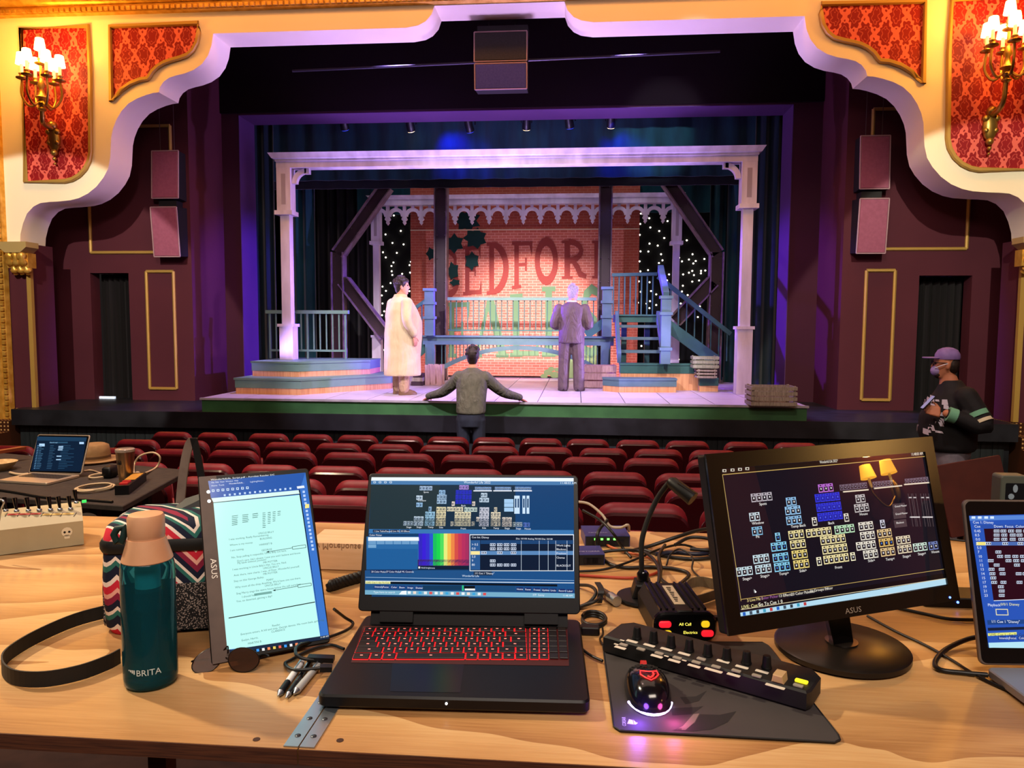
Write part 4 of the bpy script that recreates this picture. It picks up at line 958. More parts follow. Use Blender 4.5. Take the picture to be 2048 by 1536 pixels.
MB(Mh).prism([(-.07, .06), (.07, .06), (.075, .11), (.055, .16), (.02, .178), (-.02, .178), (-.055, .16), (-.075, .11)], .05, .062, 'z', .004).build('visor', M_cap, cp, smooth=60)
mk = MB(Mh); mk.ball((0, .068, -.052), .058, 12, 8, (.95, .82, .85)); mo = remesh(mk.build('face_mask', mat('lavender_mask', '#9d8cc4', .7), t), .007, 2)
MB(Mh).tube(bez([(.05, .09, -.03), (.078, .04, -.005), (.08, 0, .01)], 4), .004, 5).tube(bez([(-.05, .09, -.03), (-.078, .04, -.005), (-.08, 0, .01)], 4), .004, 5).build('ear_loop', mat('white_loop', '#e8e4ec', .6), mo, smooth=60)
g_ = MB(Mh)
for s in (-1, 1):
    g_.tube([(s*.033+.026*math.cos(a*.628), .098, .012+.02*math.sin(a*.628)) for a in range(10)], .003, 5, closed=True); g_.tube([(s*.06, .096, .016), (s*.078, 0, .014)], .003, 5)
g_.build('glasses', M_dk, t, smooth=60)
m = MB(); torso(m, [(.93, 0, .0, .22, .2), (.96, 0, .0, .24, .225), (1.1, 0, .02, .25, .245), (1.25, 0, .02, .245, .235), (1.38, 0, 0, .235, .19), (1.47, 0, -.01, .21, .14), (1.545, 0, 0, .12, .1), (1.58, 0, .01, .085, .085)], 28)
limb(m, LA[:2]+[(-.322, .09, 1.287)], [.1, .088, .06]); limb(m, RA[:2]+[(.275, .04, .99)], [.1, .088, .06])
sw = cloth(m, 'sweater', M_knit, t, .013, 4)
M_mint = mat('mint_band', '#6fae8c', .8); M_crm = mat('cream_band', '#d8cfae', .8)
def ringat(A, B, f, r, w, mt, nm):
    A, B = V(A), V(B); p = A.lerp(B, f); d = (B-A).normalized(); MB().tube([p-d*w/2, p+d*w/2], r, 16).build(nm, mt, t, smooth=60)
ringat(LA[0], LA[1], .62, .099, .045, M_mint, 'sleeve_stripe'); ringat(LA[0], LA[1], .86, .097, .03, M_crm, 'sleeve_stripe'); ringat(LA[1], LA[2], .86, .066, .07, M_mint, 'cuff')
pr = MB(); rr = random.Random(12)
for i in range(60):
    a = math.radians(rr.uniform(75, 155)); z = rr.uniform(1.1, 1.42); f = (1.46-z)/.4; rx, ry = .238+.014*f, .18+.07*min(f, 1); cy = .02*min(f, 1)
    p = V((rx*math.cos(a), cy+ry*math.sin(a), z)); d = V((-math.sin(a), math.cos(a)*.9, 0)).normalized(); u_ = V((0, 0, 1)); s1, s2 = rr.uniform(.012, .04), rr.uniform(.008, .028); k = rr.uniform(-1, 1)
    pr.add([p*1.0+(d.cross(u_))*.006+d*(-s1)+u_*(-s2+k*.01), p*1.0+(d.cross(u_))*.006+d*s1+u_*(-s2), p*1.0+(d.cross(u_))*.006+d*(s1*.6)+u_*s2, p*1.0+(d.cross(u_))*.006+d*(-s1)+u_*(s2+k*.01)], [(0, 1, 2, 3)])
pr.build('chest_print', mat('white_print', '#d9d6e6', .8), t, kind='stuff')
m = MB(); torso(m, [(.8, 0, 0, .18, .16), (.9, 0, 0, .2, .18), (1.0, 0, .0, .2, .18)])
for s in (-1, 1): limb(m, [(s*.12, 0, .85), (s*.13, .02, .48), (s*.13, -.01, .08)], [.125, .1, .085])
cloth(m, 'trousers', M_grey, t)
for s in (-1, 1):
    m = MB(); shoe(m, (s*.13, -.02, 0), (s*.15, 1, 0)); m.build('shoe', M_shoe, t, smooth=60)
hp = t.matrix_basis @ V((-.27, .27, 1.39))
Mp = Matrix.Translation(hp) @ Matrix.Rotation(math.radians(172-90), 4, 'Z') @ Matrix.Rotation(math.radians(-50), 4, 'X')
ph = thing('phone', 'dark phone held up in front of the chest of the capped person', 'phone', hp)
MB(Mp).prism(rrect(.085, .16, .012, 4), -.004, .004, 'z', .001).build('case', M_dk, ph, world=True)
MB(Mp).prism(rrect(.076, .145, .008, 4), .0045, .006, 'z').build('screen', mat('phone_glow', '#a8b0d8', .2, emit='#8088c8', es=.35), ph, world=True)
# ================================================================= SEATS
M_vinyl = mat('maroon_shell', '#3a0c12', .22, spec=.6, coat=.3); M_red = noisy('red_upholstery', '#741422', '#861a29', 12, .5, spec=.5); M_iron = mat('dark_iron', '#1c1416', .5, .3)
def make_seat():
    t = thing('theater_seat', 'x', 'seat')
    T = Matrix.Translation((0, -.02, .36)) @ Matrix.Rotation(math.radians(9), 4, 'X')
    def outl(w, h, r, z0=0): return rrect(w, h, r, 6, 0, z0+h/2, (0, 0, 1, 1))
    MB(T).prism(outl(.50, .455, .10), -.03, 0, 'y', .012).build('back_shell', M_vinyl, t, smooth=40)
    MB(T).prism(outl(.485, .485, .10), .005, .085, 'y', .03).build('backrest', M_red, t, smooth=60)
    MB(Matrix.Translation((0, .12, .22)) @ Matrix.Rotation(math.radians(-12), 4, 'X')).prism(rrect(.44, .42, .08, 5, 0, .21), 0, .1, 'y', .03).build('seat', M_red, t, smooth=60)
    for s in (-1, 1):
        x = s*.25
        l = MB().box(x-.012, x+.012, -.02, .3, 0, .5).build('leg', M_iron, t)
        MB().prism(rrect(.03, .34, .012, 4, x, .16), .5, .535, 'z', .008).build('armrest', M_iron, t, smooth=50)
    return t
seat0 = None
ORD = 'first second third fourth fifth sixth seventh eighth ninth tenth eleventh twelfth thirteenth fourteenth fifteenth sixteenth seventeenth'.split()
def row(Y, lefts, what):
    global seat0
    zf = floor_z(Y)
    n_ = len(lefts)
    for i, x in enumerate(lefts):
        lab = 'red theatre seat, '+ORD[n_-1-i]+' from the capped man\'s aisle in '+what
        g = 'seats in '+what
        loc = (x+.26, Y, ztops[what]-.845)
        if seat0 is None: seat0 = make_seat(); o = seat0; o.location = loc; o['label'] = lab; o['group'] = g
        else: o = dup(seat0, loc, 0, lab, g)
rows = [('the first row', 8.5, [-5.03, -4.48, -3.85, -3.32, -2.78, -2.25, -1.72, -1.19, -.65, -.12, .44, .99, 1.63, 2.17], (1037, 875)),
        ('the second row', 7.6, None, (1034, 892), -4.91), ('the third row', 6.7, None, (1127, 912), None, (880, 912)),
        ('the fourth row', 5.8, None, (1022, 938), None, (1022, 938)), ('the fifth row', 4.9, None, (1240, 970), None, (1155, 970)),
        ('the sixth row', 4.0, None, (1284, 1003), None, (1184, 1003)), ('the row touching the plywood table', 3.1, None, (1284, 1057), None, (1100, 1057))]
ztops = {}
for r in rows:
    what, Y = r[0], r[1]; ztops[what] = UY(*r[3], Y).z
    L = r[2]
    if L is None:
        x0 = r[4] if r[4] is not None else UY(*r[5], Y).x
        P_ = .548
        lo = -4.95 if Y > 7 else (-6.9 if Y > 5 else (-6.0 if Y > 4.5 else -2.25)); hi = {7.6: 2.0, 6.7: 1.9, 5.8: 1.9, 4.9: 1.9, 4.0: 1.6, 3.1: .7}[Y]
        while x0-P_ > lo: x0 -= P_
        L = []
        while x0 < hi: L.append(x0); x0 += P_
    row(Y, L, what)
# ================================================================= WALL SCONCES
M_brass = mat('antique_brass', '#a8853f', .35, .8); M_shade = mat('lit_shade', '#fff0d0', .6, emit='#ffe2a6', es=5); M_candle = mat('candle_tube', '#f3dfa8', .5, emit='#ffc860', es=.8)
def sconce(label, plate, hub, watt, mir=1):
    P0 = UY(*plate, YA-.02); H0 = UY(*hub, YA-.42)
    t = thing('wall_sconce', label, 'sconce', (P0.x, YA-.02, P0.z))
    h = H0-V(t.location)
    m = MB()
    m.ball((0, -.05, 0), .13, 12, 8, (.75, .45, 1.5)); m.ball((0, -.08, .19), .07, 10, 6); m.ball((0, -.06, -.2), .05, 10, 6); m.ball((0, -.06, -.29), .03, 8, 6); m.ball((0, -.05, -.36), .02, 8, 5)
    for s in (-1, 1): m.ball((s*.07, -.07, .1), .045, 8, 6); m.ball((s*.06, -.07, -.06), .04, 8, 6)
    m.build('backplate', M_brass, t, smooth=60)
    st_ = bez([(0, -.1, .15), (0, -.25, .17), (h.x*.6, h.y*.9, h.z*.45), (h.x, h.y, h.z)], 6)
    MB().tube(st_, [.04-.012*i/len(st_) for i in range(len(st_))], 8).build('stem', M_brass, t, smooth=60)
    MB().lathe([(.03, -.16), (.06, -.13), (.03, -.09), (.075, -.05), (.04, 0), (.09, .03), (.05, .07), (.03, .16), (.055, .2), (.02, .3)], tuple(h), 12).build('hub', M_brass, t, smooth=60)
    cand = [(h.x+.25*math.cos(a), h.y+.22*math.sin(a), h.z+.28) for a in [math.radians(q) for q in (-100, -40, 20, 80, 140, 200)]] + [(h.x, h.y, h.z+.5)]
    for i, c in enumerate(cand):
        c = V(c)
        if i < 6:
            d = V((c.x-h.x, c.y-h.y, 0)); pts = bez([h+V((0, 0, .02)), h+d*.6+V((0, 0, -.1)), h+d*1.05+V((0, 0, .05)), c], 5)
            a = MB().tube(pts, .017, 6).build('arm', M_brass, t, smooth=60)
        else: a = MB().tube([tuple(h), tuple(c)], .02, 6).build('arm', M_brass, t, smooth=60)
        MB().lathe([(.02, -.02), (.075, .0), (.08, .015), (.04, .02), (.03, .05), (.045, .07), (.03, .08)], tuple(c), 12).build('drip_pan', M_brass, a, smooth=60)
        MB().lathe([(.022, .08), (.022, .24)], tuple(c), 8).build('candle', M_candle, a, smooth=60)
        MB().lathe([(.078, .2), (.055, .36), (.03, .37)], tuple(c), 12).build('shade', M_shade, a, smooth=60)
    l = bpy.data.lights.new('sconce_glow', 'POINT'); l.energy = watt; l.color = (1, .42, .04); l.shadow_soft_size = .2
    o = bpy.data.objects.new('sconce_glow', l); COL.objects.link(o); o.location = t.location + h + V((0, -.28, .6))
    return t
sconce('brass candelabra wall sconce with lit shades on the damask panel above the left corbel'.replace('left ', ''), (113, 280), (84, 200), 190)
sconce('brass candelabra wall sconce with lit shades above the capped man', (1976, 255), (2014, 140), 190)
# ================================================================= PLYWOOD TABLE AND WHAT STANDS ON IT
zt = 1.52
def m_plywood():
    m = mat('plywood', '#c8905a', .38, spec=.4); t = NT(m); co = t.coord((1, 1, 1))
    d = t.noise(t.coord((.7, 2.2, 1)), 1.3, 3, .5, .6)
    s = t.n('ShaderNodeSeparateXYZ', {0: co})
    w = t.math('ADD', t.math('MULTIPLY', s.outputs[1], 5.5), t.math('MULTIPLY', d, 5.0))
    r = t.math('FRACT', w)
    fine = t.noise(t.coord((4, 90, 1)), 3, 3)
    f = t.math('ADD', t.math('MULTIPLY', r, .55), t.math('MULTIPLY', fine, .45))
    big = t.noise(co, 2.2, 2)
    c = t.ramp(f, [(.12, '#8a5c34'), (.38, '#ad8050'), (.6, '#c09562'), (.85, '#d2ad7a')])
    t.out(t.mix(t.math('MULTIPLY', big, .4), c, '#ab7c4c'), bump=fine, bs=.04); return m
M_pw = m_plywood(); M_pwe = noisy('plywood_edge', '#3d1e12', '#5c321d', 14, .7, (1, 1, 30)); M_steel = mat('zinc_steel', '#a9b4c0', .3, .9); M_blk = mat('black_plastic', '#08080a', .45, spec=.35); M_blkg = mat('glossy_black', '#0b0b0e', .15, spec=.6); M_rub = mat('black_rubber', '#0c0c0d', .6)
xh = UZ(602, 1489, zt).x; yn, yb = .925, 2.045
tb = thing('plywood_table', 'two hinged plywood tech table panels covered with computers', 'table', (-.3, 1.5, floor_z(1.5)))
for a, b in ((-2.3, xh-.001), (xh+.001, 1.7)):
    p = MB().box(a, b, yn+.0015, yb, zt-.022, zt).build('panel', M_pw, tb, world=True)
    MB().box(a, b, yn, yn+.0014, zt-.022, zt-.0005).build('edge_band', M_pwe, p, world=True)
for sgn in (-1, 1):
    h = MB().box(min(xh+sgn*.001, xh+sgn*.021), max(xh+sgn*.001, xh+sgn*.021), yn+.004, 1.2, zt+.0003, zt+.002).build('hinge_leaf', M_steel, tb, world=True)
    for k in range(6): MB().ball((xh+sgn*.011, yn+.03+k*.045, zt+.002), .0045, 8, 5, (1, 1, .4)).build('screw', mat('dark_screw', '#4c5058', .35, .9), h, world=True)
for x, y in ((-1.1, 1.15), (-1.1, 1.85), (1.0, 1.15), (1.0, 1.85)):
    MB().box(x-.025, x+.025, y-.025, y+.025, floor_z(y), zt-.022).build('leg', M_pwe, tb, world=True)
for px, py in ((513, 1479), (680, 1481)):
    p = UZ(px, py, zt); MB().lathe([(.005, 0), (.005, .0006)], (p.x, p.y, zt), 10).build('screw_hole', mat('hole_brown', '#3a1c10', .8), tb, world=True)
def tp(pts, dz=.004): return [UZ(x, y, zt+dz) for x, y in pts]
def cable(name, label, pts, r, mt, n=7, cat='cable', gp=None):
    return tag(MB().tube(bez(pts, 6), r, n).build(name, mt, smooth=60), label, cat, gp)
# ---- flat-on-screen drawing
M_scr = mat('screen_glow', '#050507', .12, spec=.5); _t = NT(M_scr); _a = _t.n('ShaderNodeAttribute', attribute_name='Col')
_t.t.links.new(_a.outputs['Color'], _t.b.inputs['Emission Color']); _t.b.inputs['Emission Strength'].default_value = 1.0
class Scr:
    def __init__(s, M, ox, oy, k): s.M = M; s.inv = M.inverted(); s.ox, s.oy, s.k = ox, oy, k; s.mb = MB(M); s.z = .0004
    def loc(s, zx, zy):          # where on the screen plane a picture detail lies
        d = ray(s.ox+zx/s.k, s.oy+zy/s.k); o = s.inv @ CAM; dd = s.inv.to_3x3() @ d; q = o-dd*(o.z/dd.z); return V((q.x, q.y, 0))
    def quad(s, pts, col, lay=1):
        s.mb.col = lin(col); s.mb.add([s.loc(*p)+V((0, 0, s.z*lay)) for p in pts], [tuple(range(len(pts)))])
    def rect(s, x0, y0, x1, y1, col, lay=1): s.quad([(x0, y1), (x1, y1), (x1, y0), (x0, y0)], col, lay)
    def lrect(s, p, w, h, col, lay=1):      # p: top-left in metres on the screen
        s.mb.col = lin(col); s.mb.add([(p.x, p.y-h, s.z*lay), (p.x+w, p.y-h, s.z*lay), (p.x+w, p.y, s.z*lay), (p.x, p.y, s.z*lay)], [(0, 1, 2, 3)])
    def frame(s, p, w, h, t, col, lay=2):
        s.lrect(p, w, t, col, lay); s.lrect(p+V((0, -h+t, 0)), w, t, col, lay); s.lrect(p, t, h, col, lay); s.lrect(p+V((w-t, 0, 0)), t, h, col, lay)
    def line(s, a, b, t, col, lay=2):
        A, B = s.loc(*a), s.loc(*b); d = (B-A).normalized(); n = V((-d.y, d.x, 0))*t/2; o = V((0, 0, s.z*lay)); s.mb.col = lin(col); s.mb.add([A-n+o, B-n+o, B+n+o, A+n+o], [(0, 1, 2, 3)])
    def text(s, x, y, txt, size, col, lay=3, align='l', width=None):
        p = s.loc(x, y); s.mb.col = lin(col)
        mm = MB(s.M); mm.col = s.mb.col; textmb(mm, txt, Matrix.Translation(p+V((0, 0, s.z*lay))), size, width, align)
        n0 = len(s.mb.v); s.mb.v += mm.v
        for f in mm.f: s.mb.f.append([i+n0 for i in f]); s.mb.mi.append(0); s.mb.c.append(lin(col))
    def cells(s, x, y, c, r, cw, ch, col, inner, dot='#ffffff', lay=2, k=1.0):
        p = s.loc(x, y); g = .08
        for j in range(r):
            for i in range(c):
                q = p+V((i*cw, -j*ch, 0)); s.lrect(q+V((cw*g/2, -ch*g/2, 0)), cw*(1-g), ch*(1-g), col, lay)
                s.lrect(q+V((cw*.16, -ch*.34, 0)), cw*.68*k, ch*.5*k, inner, lay+1); k == 1.0 and s.lrect(q+V((cw*.3, -ch*.12, 0)), cw*.4, ch*.12, inner, lay+1)
                s.lrect(q+V((cw*.4, -ch*.45, 0)), cw*.2, ch*.2, dot, lay+2)
    def build(s, name, parent, mt=None): return s.mb.build(name, mt or M_scr, parent, world=True)
def face(TL, TR, BR, BL): # local frame on a quad face: x right, y up, z out; size
    c = [V(p) for p in (TL, TR, BR, BL)]; ex = ((c[1]-c[0])+(c[2]-c[3]))/2; ey = ((c[0]-c[3])+(c[1]-c[2]))/2
    o = sum(c, V((0, 0, 0)))/4; M = frameM(o, ex, ey); return M, ex.length, ey.length
# ---- the black gaming laptop
M_lap = mat('laptop_black', '#0a090d', .4, .2, spec=.4)
zl = zt+.0245
b4 = [UZ(726, 1230, zl), UZ(1161, 1238, zl), UZ(1179, 1404, zl), UZ(640, 1389, zl)]
Mb, bw_, bh_ = face(*b4)
lp = thing('gaming_laptop', 'open black laptop with red lit keyboard and coloured lighting software', 'laptop', (Mb.translation.x, Mb.translation.y, zt))
MB(Mb).prism(rrect(bw_, bh_, .012, 4), -.019, 0, 'z', .003).build('base', M_lap, lp, smooth=30, world=True)
for sx in (-1, 1):
    for sy in (-1, 1): MB(Mb).prism(rrect(.04, .012, .005, 3, sx*(bw_/2-.04), sy*(bh_/2-.02)), -.0217, -.019, 'z').build('foot', M_rub, lp, world=True)
Ml, lw, lh = face((-.3902, 1.3845, 1.7973), (.0041, 1.4079, 1.7972), (.01, 1.3084, 1.5705), (-.3843, 1.285, 1.5705))
lid = MB(Ml).prism(rrect(lw+.004, lh+.004, .008, 4), -.009, -.0002, 'z', .0015).build('lid', M_lap, lp, smooth=30, world=True)
MB(Ml).box(-lw/2+.02, lw/2-.02, -lh/2-.03, -lh/2+.006, -.03, -.01).build('hinge_cover', M_lap, lp, world=True)
for sx in (-1, 1):
    MB(Ml).box(sx*.13-.03, sx*.13+.03, -lh/2-.02, -lh/2+.012, -.012, -.002).build('hinge', M_lap, lp, world=True)
S = Scr(Ml, 730, 940, 4.655)
S.rect(62, 68, 1942, 1180, '#123c68'); S.quad([(62, 68), (0, 1160), (1952, 1195), (1942, 78)][::-1], '#16406c', 1)
S.quad([(58, 100), (1942, 108), (1942, 76), (62, 68)], '#f2fbff', 2); S.quad([(56, 135), (1942, 142), (1942, 108), (58, 100)], '#4a7db0', 2)
S.quad([(40, 550), (700, 552), (700, 142), (56, 136)], '#23353c', 2); S.quad([(700, 552), (1400, 556), (1400, 142), (700, 140)], '#152f44', 2); S.quad([(1400, 556), (1942, 560), (1942, 145), (1400, 142)], '#114274', 2)
S.quad([(36, 590), (1942, 600), (1942, 560), (40, 550)], '#3a78b4', 2)
cw, ch = S.loc(541, 150).x-S.loc(511, 150).x, S.loc(511, 150).y-S.loc(511, 194).y
I = '#16324e'; Wc, Yc_, Bc = '#d8ecff', '#ffe9b0', '#a8d4ff'
for x, y, c, r, col in ((509, 148, 4, 1, '#b8d0f0'), (478, 236, 2, 1, Wc), (478, 302, 2, 1, Bc), (690, 186, 2, 1, Bc), (672, 228, 3, 2, '#b4d4f4'), (878, 140, 3, 1, '#c8a0ff'), (845, 185, 5, 3, '#2f35d0'), (808, 292, 1, 1, '#ffeede'), (997, 292, 1, 1, '#ffeede'), (1080, 212, 2, 1, Wc), (1065, 258, 3, 1, Wc), (358, 474, 3, 1, Wc), (456, 430, 3, 2, Wc), (592, 340, 1, 1, Bc), (562, 386, 3, 3, '#aee0ff'), (666, 342, 3, 4, '#fff0c0'), (764, 342, 5, 1, '#fff4d0'), (925, 346, 4, 1, '#e0f4e8'), (836, 388, 5, 3, '#fff2c8'), (797, 478, 1, 1, '#fff4d8'), (992, 478, 1, 1, '#fff4d8'), (1066, 346, 3, 4, '#f0f0ff'), (1036, 436, 1, 1, '#f4e8d8'), (1202, 346, 1, 1, '#fff0d0'), (1172, 390, 3, 3, '#fff0d0'), (1276, 438, 3, 2, '#fff0e0'), (1374, 484, 3, 1, '#e8f4f0'), (1474, 488, 2, 1, '#8098ff')):
    S.cells(x, y, c, r, cw, ch, col, '#2026b0' if col == '#2f35d0' else I, col, k=.8)
for x in (1000, 1185, 1372):
    S.cells(x+24, 156, 8, 1, cw*.63, ch*.72, '#9cc4ff', I); S.rect(x+10, 190, x+182, 200, '#f0f4ff', 3)
for y in (272, 310, 352): S.rect(1296, y, 1382, y+36, '#a8d0f4', 3)
for x in (1390, 1414, 1466, 1504): S.rect(x, 240, x+26, 408, '#cfe8ff', 3); S.rect(x+6, 268, x+20, 352, '#1d4470', 4)
for x, y, s_ in ((545, 214, 'Spots'), (490, 292, 'Window'), (385, 540, 'Stage'), (480, 540, 'Stage'), (585, 540, 'Temp'), (690, 543, 'Side'), (890, 553, 'Front'), (895, 340, 'Back'), (1090, 548, 'Side'), (1195, 550, 'Temp'), (1300, 551, 'Stage'), (1405, 553, 'Stage'), (1485, 555, 'House')): S.text(x, y, s_, .0045, '#f0f6ff')
S.text(920, 126, 'Wonderful Life 2022', .006, '#e8f4ff', 4); S.text(1815, 132, '11:48:03 AM', .006, '#e8f4ff', 4)
for x in (80, 130, 180, 230): S.rect(x, 108, x+22, 124, '#d8ecff', 4); S.rect(x+5, 112, x+17, 120, '#2c5c90', 5)
for x, w_, s_ in ((75, 150, '1 Live Table/Fixture'), (235, 85, '2 Live Mk 1'), (328, 88, '10 Effects')): S.rect(x, 556, x+w_, 584, '#16294a', 4); S.text(x+8, 578, s_, .0042, '#e8f0ff', 6)
S.rect(30, 626, 505, 660, '#f4fbff', 3); S.text(42, 614, 'Color Picker', .0045, '#e8f0ff', 4)
for i in range(6): S.rect(32+i*78, 662, 104+i*78, 692, '#6fa0cc', 3)
S.rect(30, 695, 105, 725, '#7aaad2', 3)
S.rect(16, 735, 492, 925, '#1f5f9c', 3); S.rect(14, 620, 500, 925, '#2a6aa6', 2)
sp = ['#3328c0', '#3a20d8', '#3630d0', '#2858d0', '#18c060', '#18d850', '#50e060', '#e8f080', '#f8c050', '#f08848', '#d85048', '#c83858', '#b83060', '#a83060']
for i, c in enumerate(sp):
    a, b = 500+(968-500)*i/len(sp), 500+(968-500)*(i+1)/len(sp); S.rect(a, 592, b, 890, c, 3)
S.rect(492, 835, 966, 893, '#402858', 3); S.rect(490, 893, 966, 928, '#0d2038', 3); S.rect(498, 900, 514, 918, '#f0f0f0', 4); S.text(522, 918, 'Hold brightness', .004, '#d8e8ff', 5)
S.rect(974, 600, 1944, 942, '#eef6ff', 3); S.rect(980, 608, 1938, 936, '#0c1c34', 4); S.rect(984, 655, 1072, 930, '#2a5a94', 5); S.rect(1076, 655, 1940, 690, '#1c4474', 5); S.rect(984, 755, 1938, 792, '#5a88bc', 6); S.rect(986, 757, 1070, 790, '#ffe9a0', 7)
S.text(994, 636, 'Cue list: Disney', .005, '#e8f0ff', 7); S.text(1405, 648, 'Disc 10/100 Analog 70/100 Disc 10/100', .0042, '#e8f0ff', 7)
for y, s_ in ((705, '> 0.5'), (743, '0.0'), (818, '5.0'), (855, '9'), (893, '80')): S.text(994, y, s_, .0058, '#e8f0ff', 7)
for y, xs in ((698, (1165, 1230, 1293, 1358)), (735, (1165, 1230, 1293, 1358)), (772, (1083, 1230, 1358)), (848, (1165,)), (886, (1165, 1230, 1293, 1358))):
    for x in xs: S.rect(x, y-13, x+50, y+13, '#dce8ff', 8); S.rect(x+5, y-8, x+45, y+8, '#0c1c34', 9); S.rect(x+12, y-6, x+20, y+6, '#dce8ff', 10); S.rect(x+28, y-6, x+36, y+6, '#dce8ff', 10)
for x in (1455, 1622, 1705, 1775, 1880): S.line((x, 660), (x, 938), .0006, '#e0ecff', 8)
for y, s_ in ((712, 'Work Lights'), (748, 'Blackout...'), (786, 'Preshow'), (826, 'Chorus'), (900, 'BLACKOUT')): S.text(1782, y, s_, .005, '#f0f4ff', 8)
S.rect(0, 935, 966, 1160, '#1f5288', 2); S.rect(966, 945, 1948, 1190, '#1c5088', 2)
for x, w_, s_ in ((52, 130, '20 Color Picker'), (190, 118, '27 Color Picker'), (320, 118, '5 ML Controls')): S.rect(x, 932, x+w_, 962, '#1d3060', 4); S.text(x+8, 955, s_, .0042, '#e8f0ff', 6)
S.rect(1012, 945, 1182, 982, '#203048', 5); S.text(1022, 970, '1/1 Cue 1 "Disney"', .0046, '#f0f4ff', 6); S.text(905, 995, 'Wonderful Life', .005, '#e0f0ff', 6)
S.line((6, 1034), (1946, 1052), .0012, '#e8f4ff', 5); S.line((8, 1000), (1946, 1030), .0007, '#a8c8e8', 5); S.quad([(6, 1060), (240, 1062), (240, 1040), (6, 1036)], '#e8e8a0', 6); S.text(14, 1056, 'LIVE: Cue 1: Go To Cue 1 0', .0042, '#202018', 7)
S.quad([(240, 1062), (1790, 1086), (1790, 1066), (240, 1042)], '#081420', 6)
for i in range(6): S.rect(85+i*76, 1072+i*2, 150+i*76, 1106+i*2, '#1a3878', 5); S.text(92+i*76, 1096+i*2, ('Intensity', 'Focus', 'Color', 'Beam', 'Image', 'Shutter')[i], .0045, '#e8f0ff', 6)
S.rect(538, 1076, 898, 1120, '#123a5c', 5); S.rect(905, 1075, 920, 1125, '#30c880', 6); S.rect(922, 1080, 1025, 1105, '#081018', 6); S.rect(930, 1105, 1025, 1122, '#f4f4f4', 6); S.rect(1036, 1082, 1398, 1130, '#1a4a78', 5)
for i in range(7): S.rect(1408+i*78, 1092+i*3, 1472+i*78, 1128+i*3, '#1a2f68', 5); S.text(1413+i*78, 1118+i*3, ('Home', 'Reset', 'Freeze', 'Update', 'Undo', 'Record', 'Label')[i], .0045, '#e8f0ff', 6)
S.quad([(2, 1160), (1952, 1194), (1952, 1150), (2, 1118)], '#78b0cc', 5); S.text(80, 1146, 'Type here to search', .0048, '#e8f4fa', 6)
for i in range(15): S.rect(400+i*50, 1130+i, 428+i*50, 1154+i, ('#eef6fa', '#f4e0d0', '#40a8e0', '#f0f0f0', '#e05050')[i % 5], 6)
S.quad([(318, 1158), (388, 1160), (388, 1124), (345, 1128)], '#f4fbff', 6); S.text(1560, 1172, '37F  Sunny', .0048, '#f0f8ff', 6); S.text(1840, 1178, '11:48 AM', .0045, '#f0f8ff', 6)
S.build('screen', lid)
# keyboard
M_key = mat('key_cap', '#140c0e', .45); M_glow = mat('red_key_glow', '#300406', .5, emit='#ff1a22', es=1.2); M_leg = mat('key_legend', '#ff9a90', .5, emit='#ff7066', es=1.2)
def bk(zx, zy):   # a keyboard detail to the laptop's base plane
    d = ray(640+zx/3.0714, 930+zy/3.072); inv = Mb.inverted(); o = inv @ CAM; dd = inv.to_3x3() @ d; q = o-dd*(o.z/dd.z); return V((q.x, q.y))
def kq(mb, pts, z): mb.add([(*bk(*p), z) for p in pts], [tuple(range(len(pts)))])
kw = MB(Mb); kq(kw, [(190, 1215), (1475, 1235), (1530, 1235), (1520, 1012), (265, 990)], .0004); kw.build('key_well', mat('key_well', '#180608', .6, emit='#ff1018', es=.05), lp, world=True)
rowy = [(1005, 1028), (1034, 1060), (1064, 1092), (1096, 1124), (1128, 1158), (1165, 1196)]
def kx(side, y): # left/right edges lean outwards to the front
    return {'l': 275-(y-1005)*.42, 'r': 1265+(y-1005)*.05, 'nl': 1288-(y-1005)*.01, 'nr': 1512+(y-1005)*.09}[side]
lay = [[1]*14, [1]*13+[1.9], [1.5]+[1]*12+[1.4], [1.8]+[1]*11+[2.1], [2.4]+[1]*10+[1.5, 1], [1.4, 1, 1.1, 5.6, 1, 1, 1, 1, 1]]
key = 0
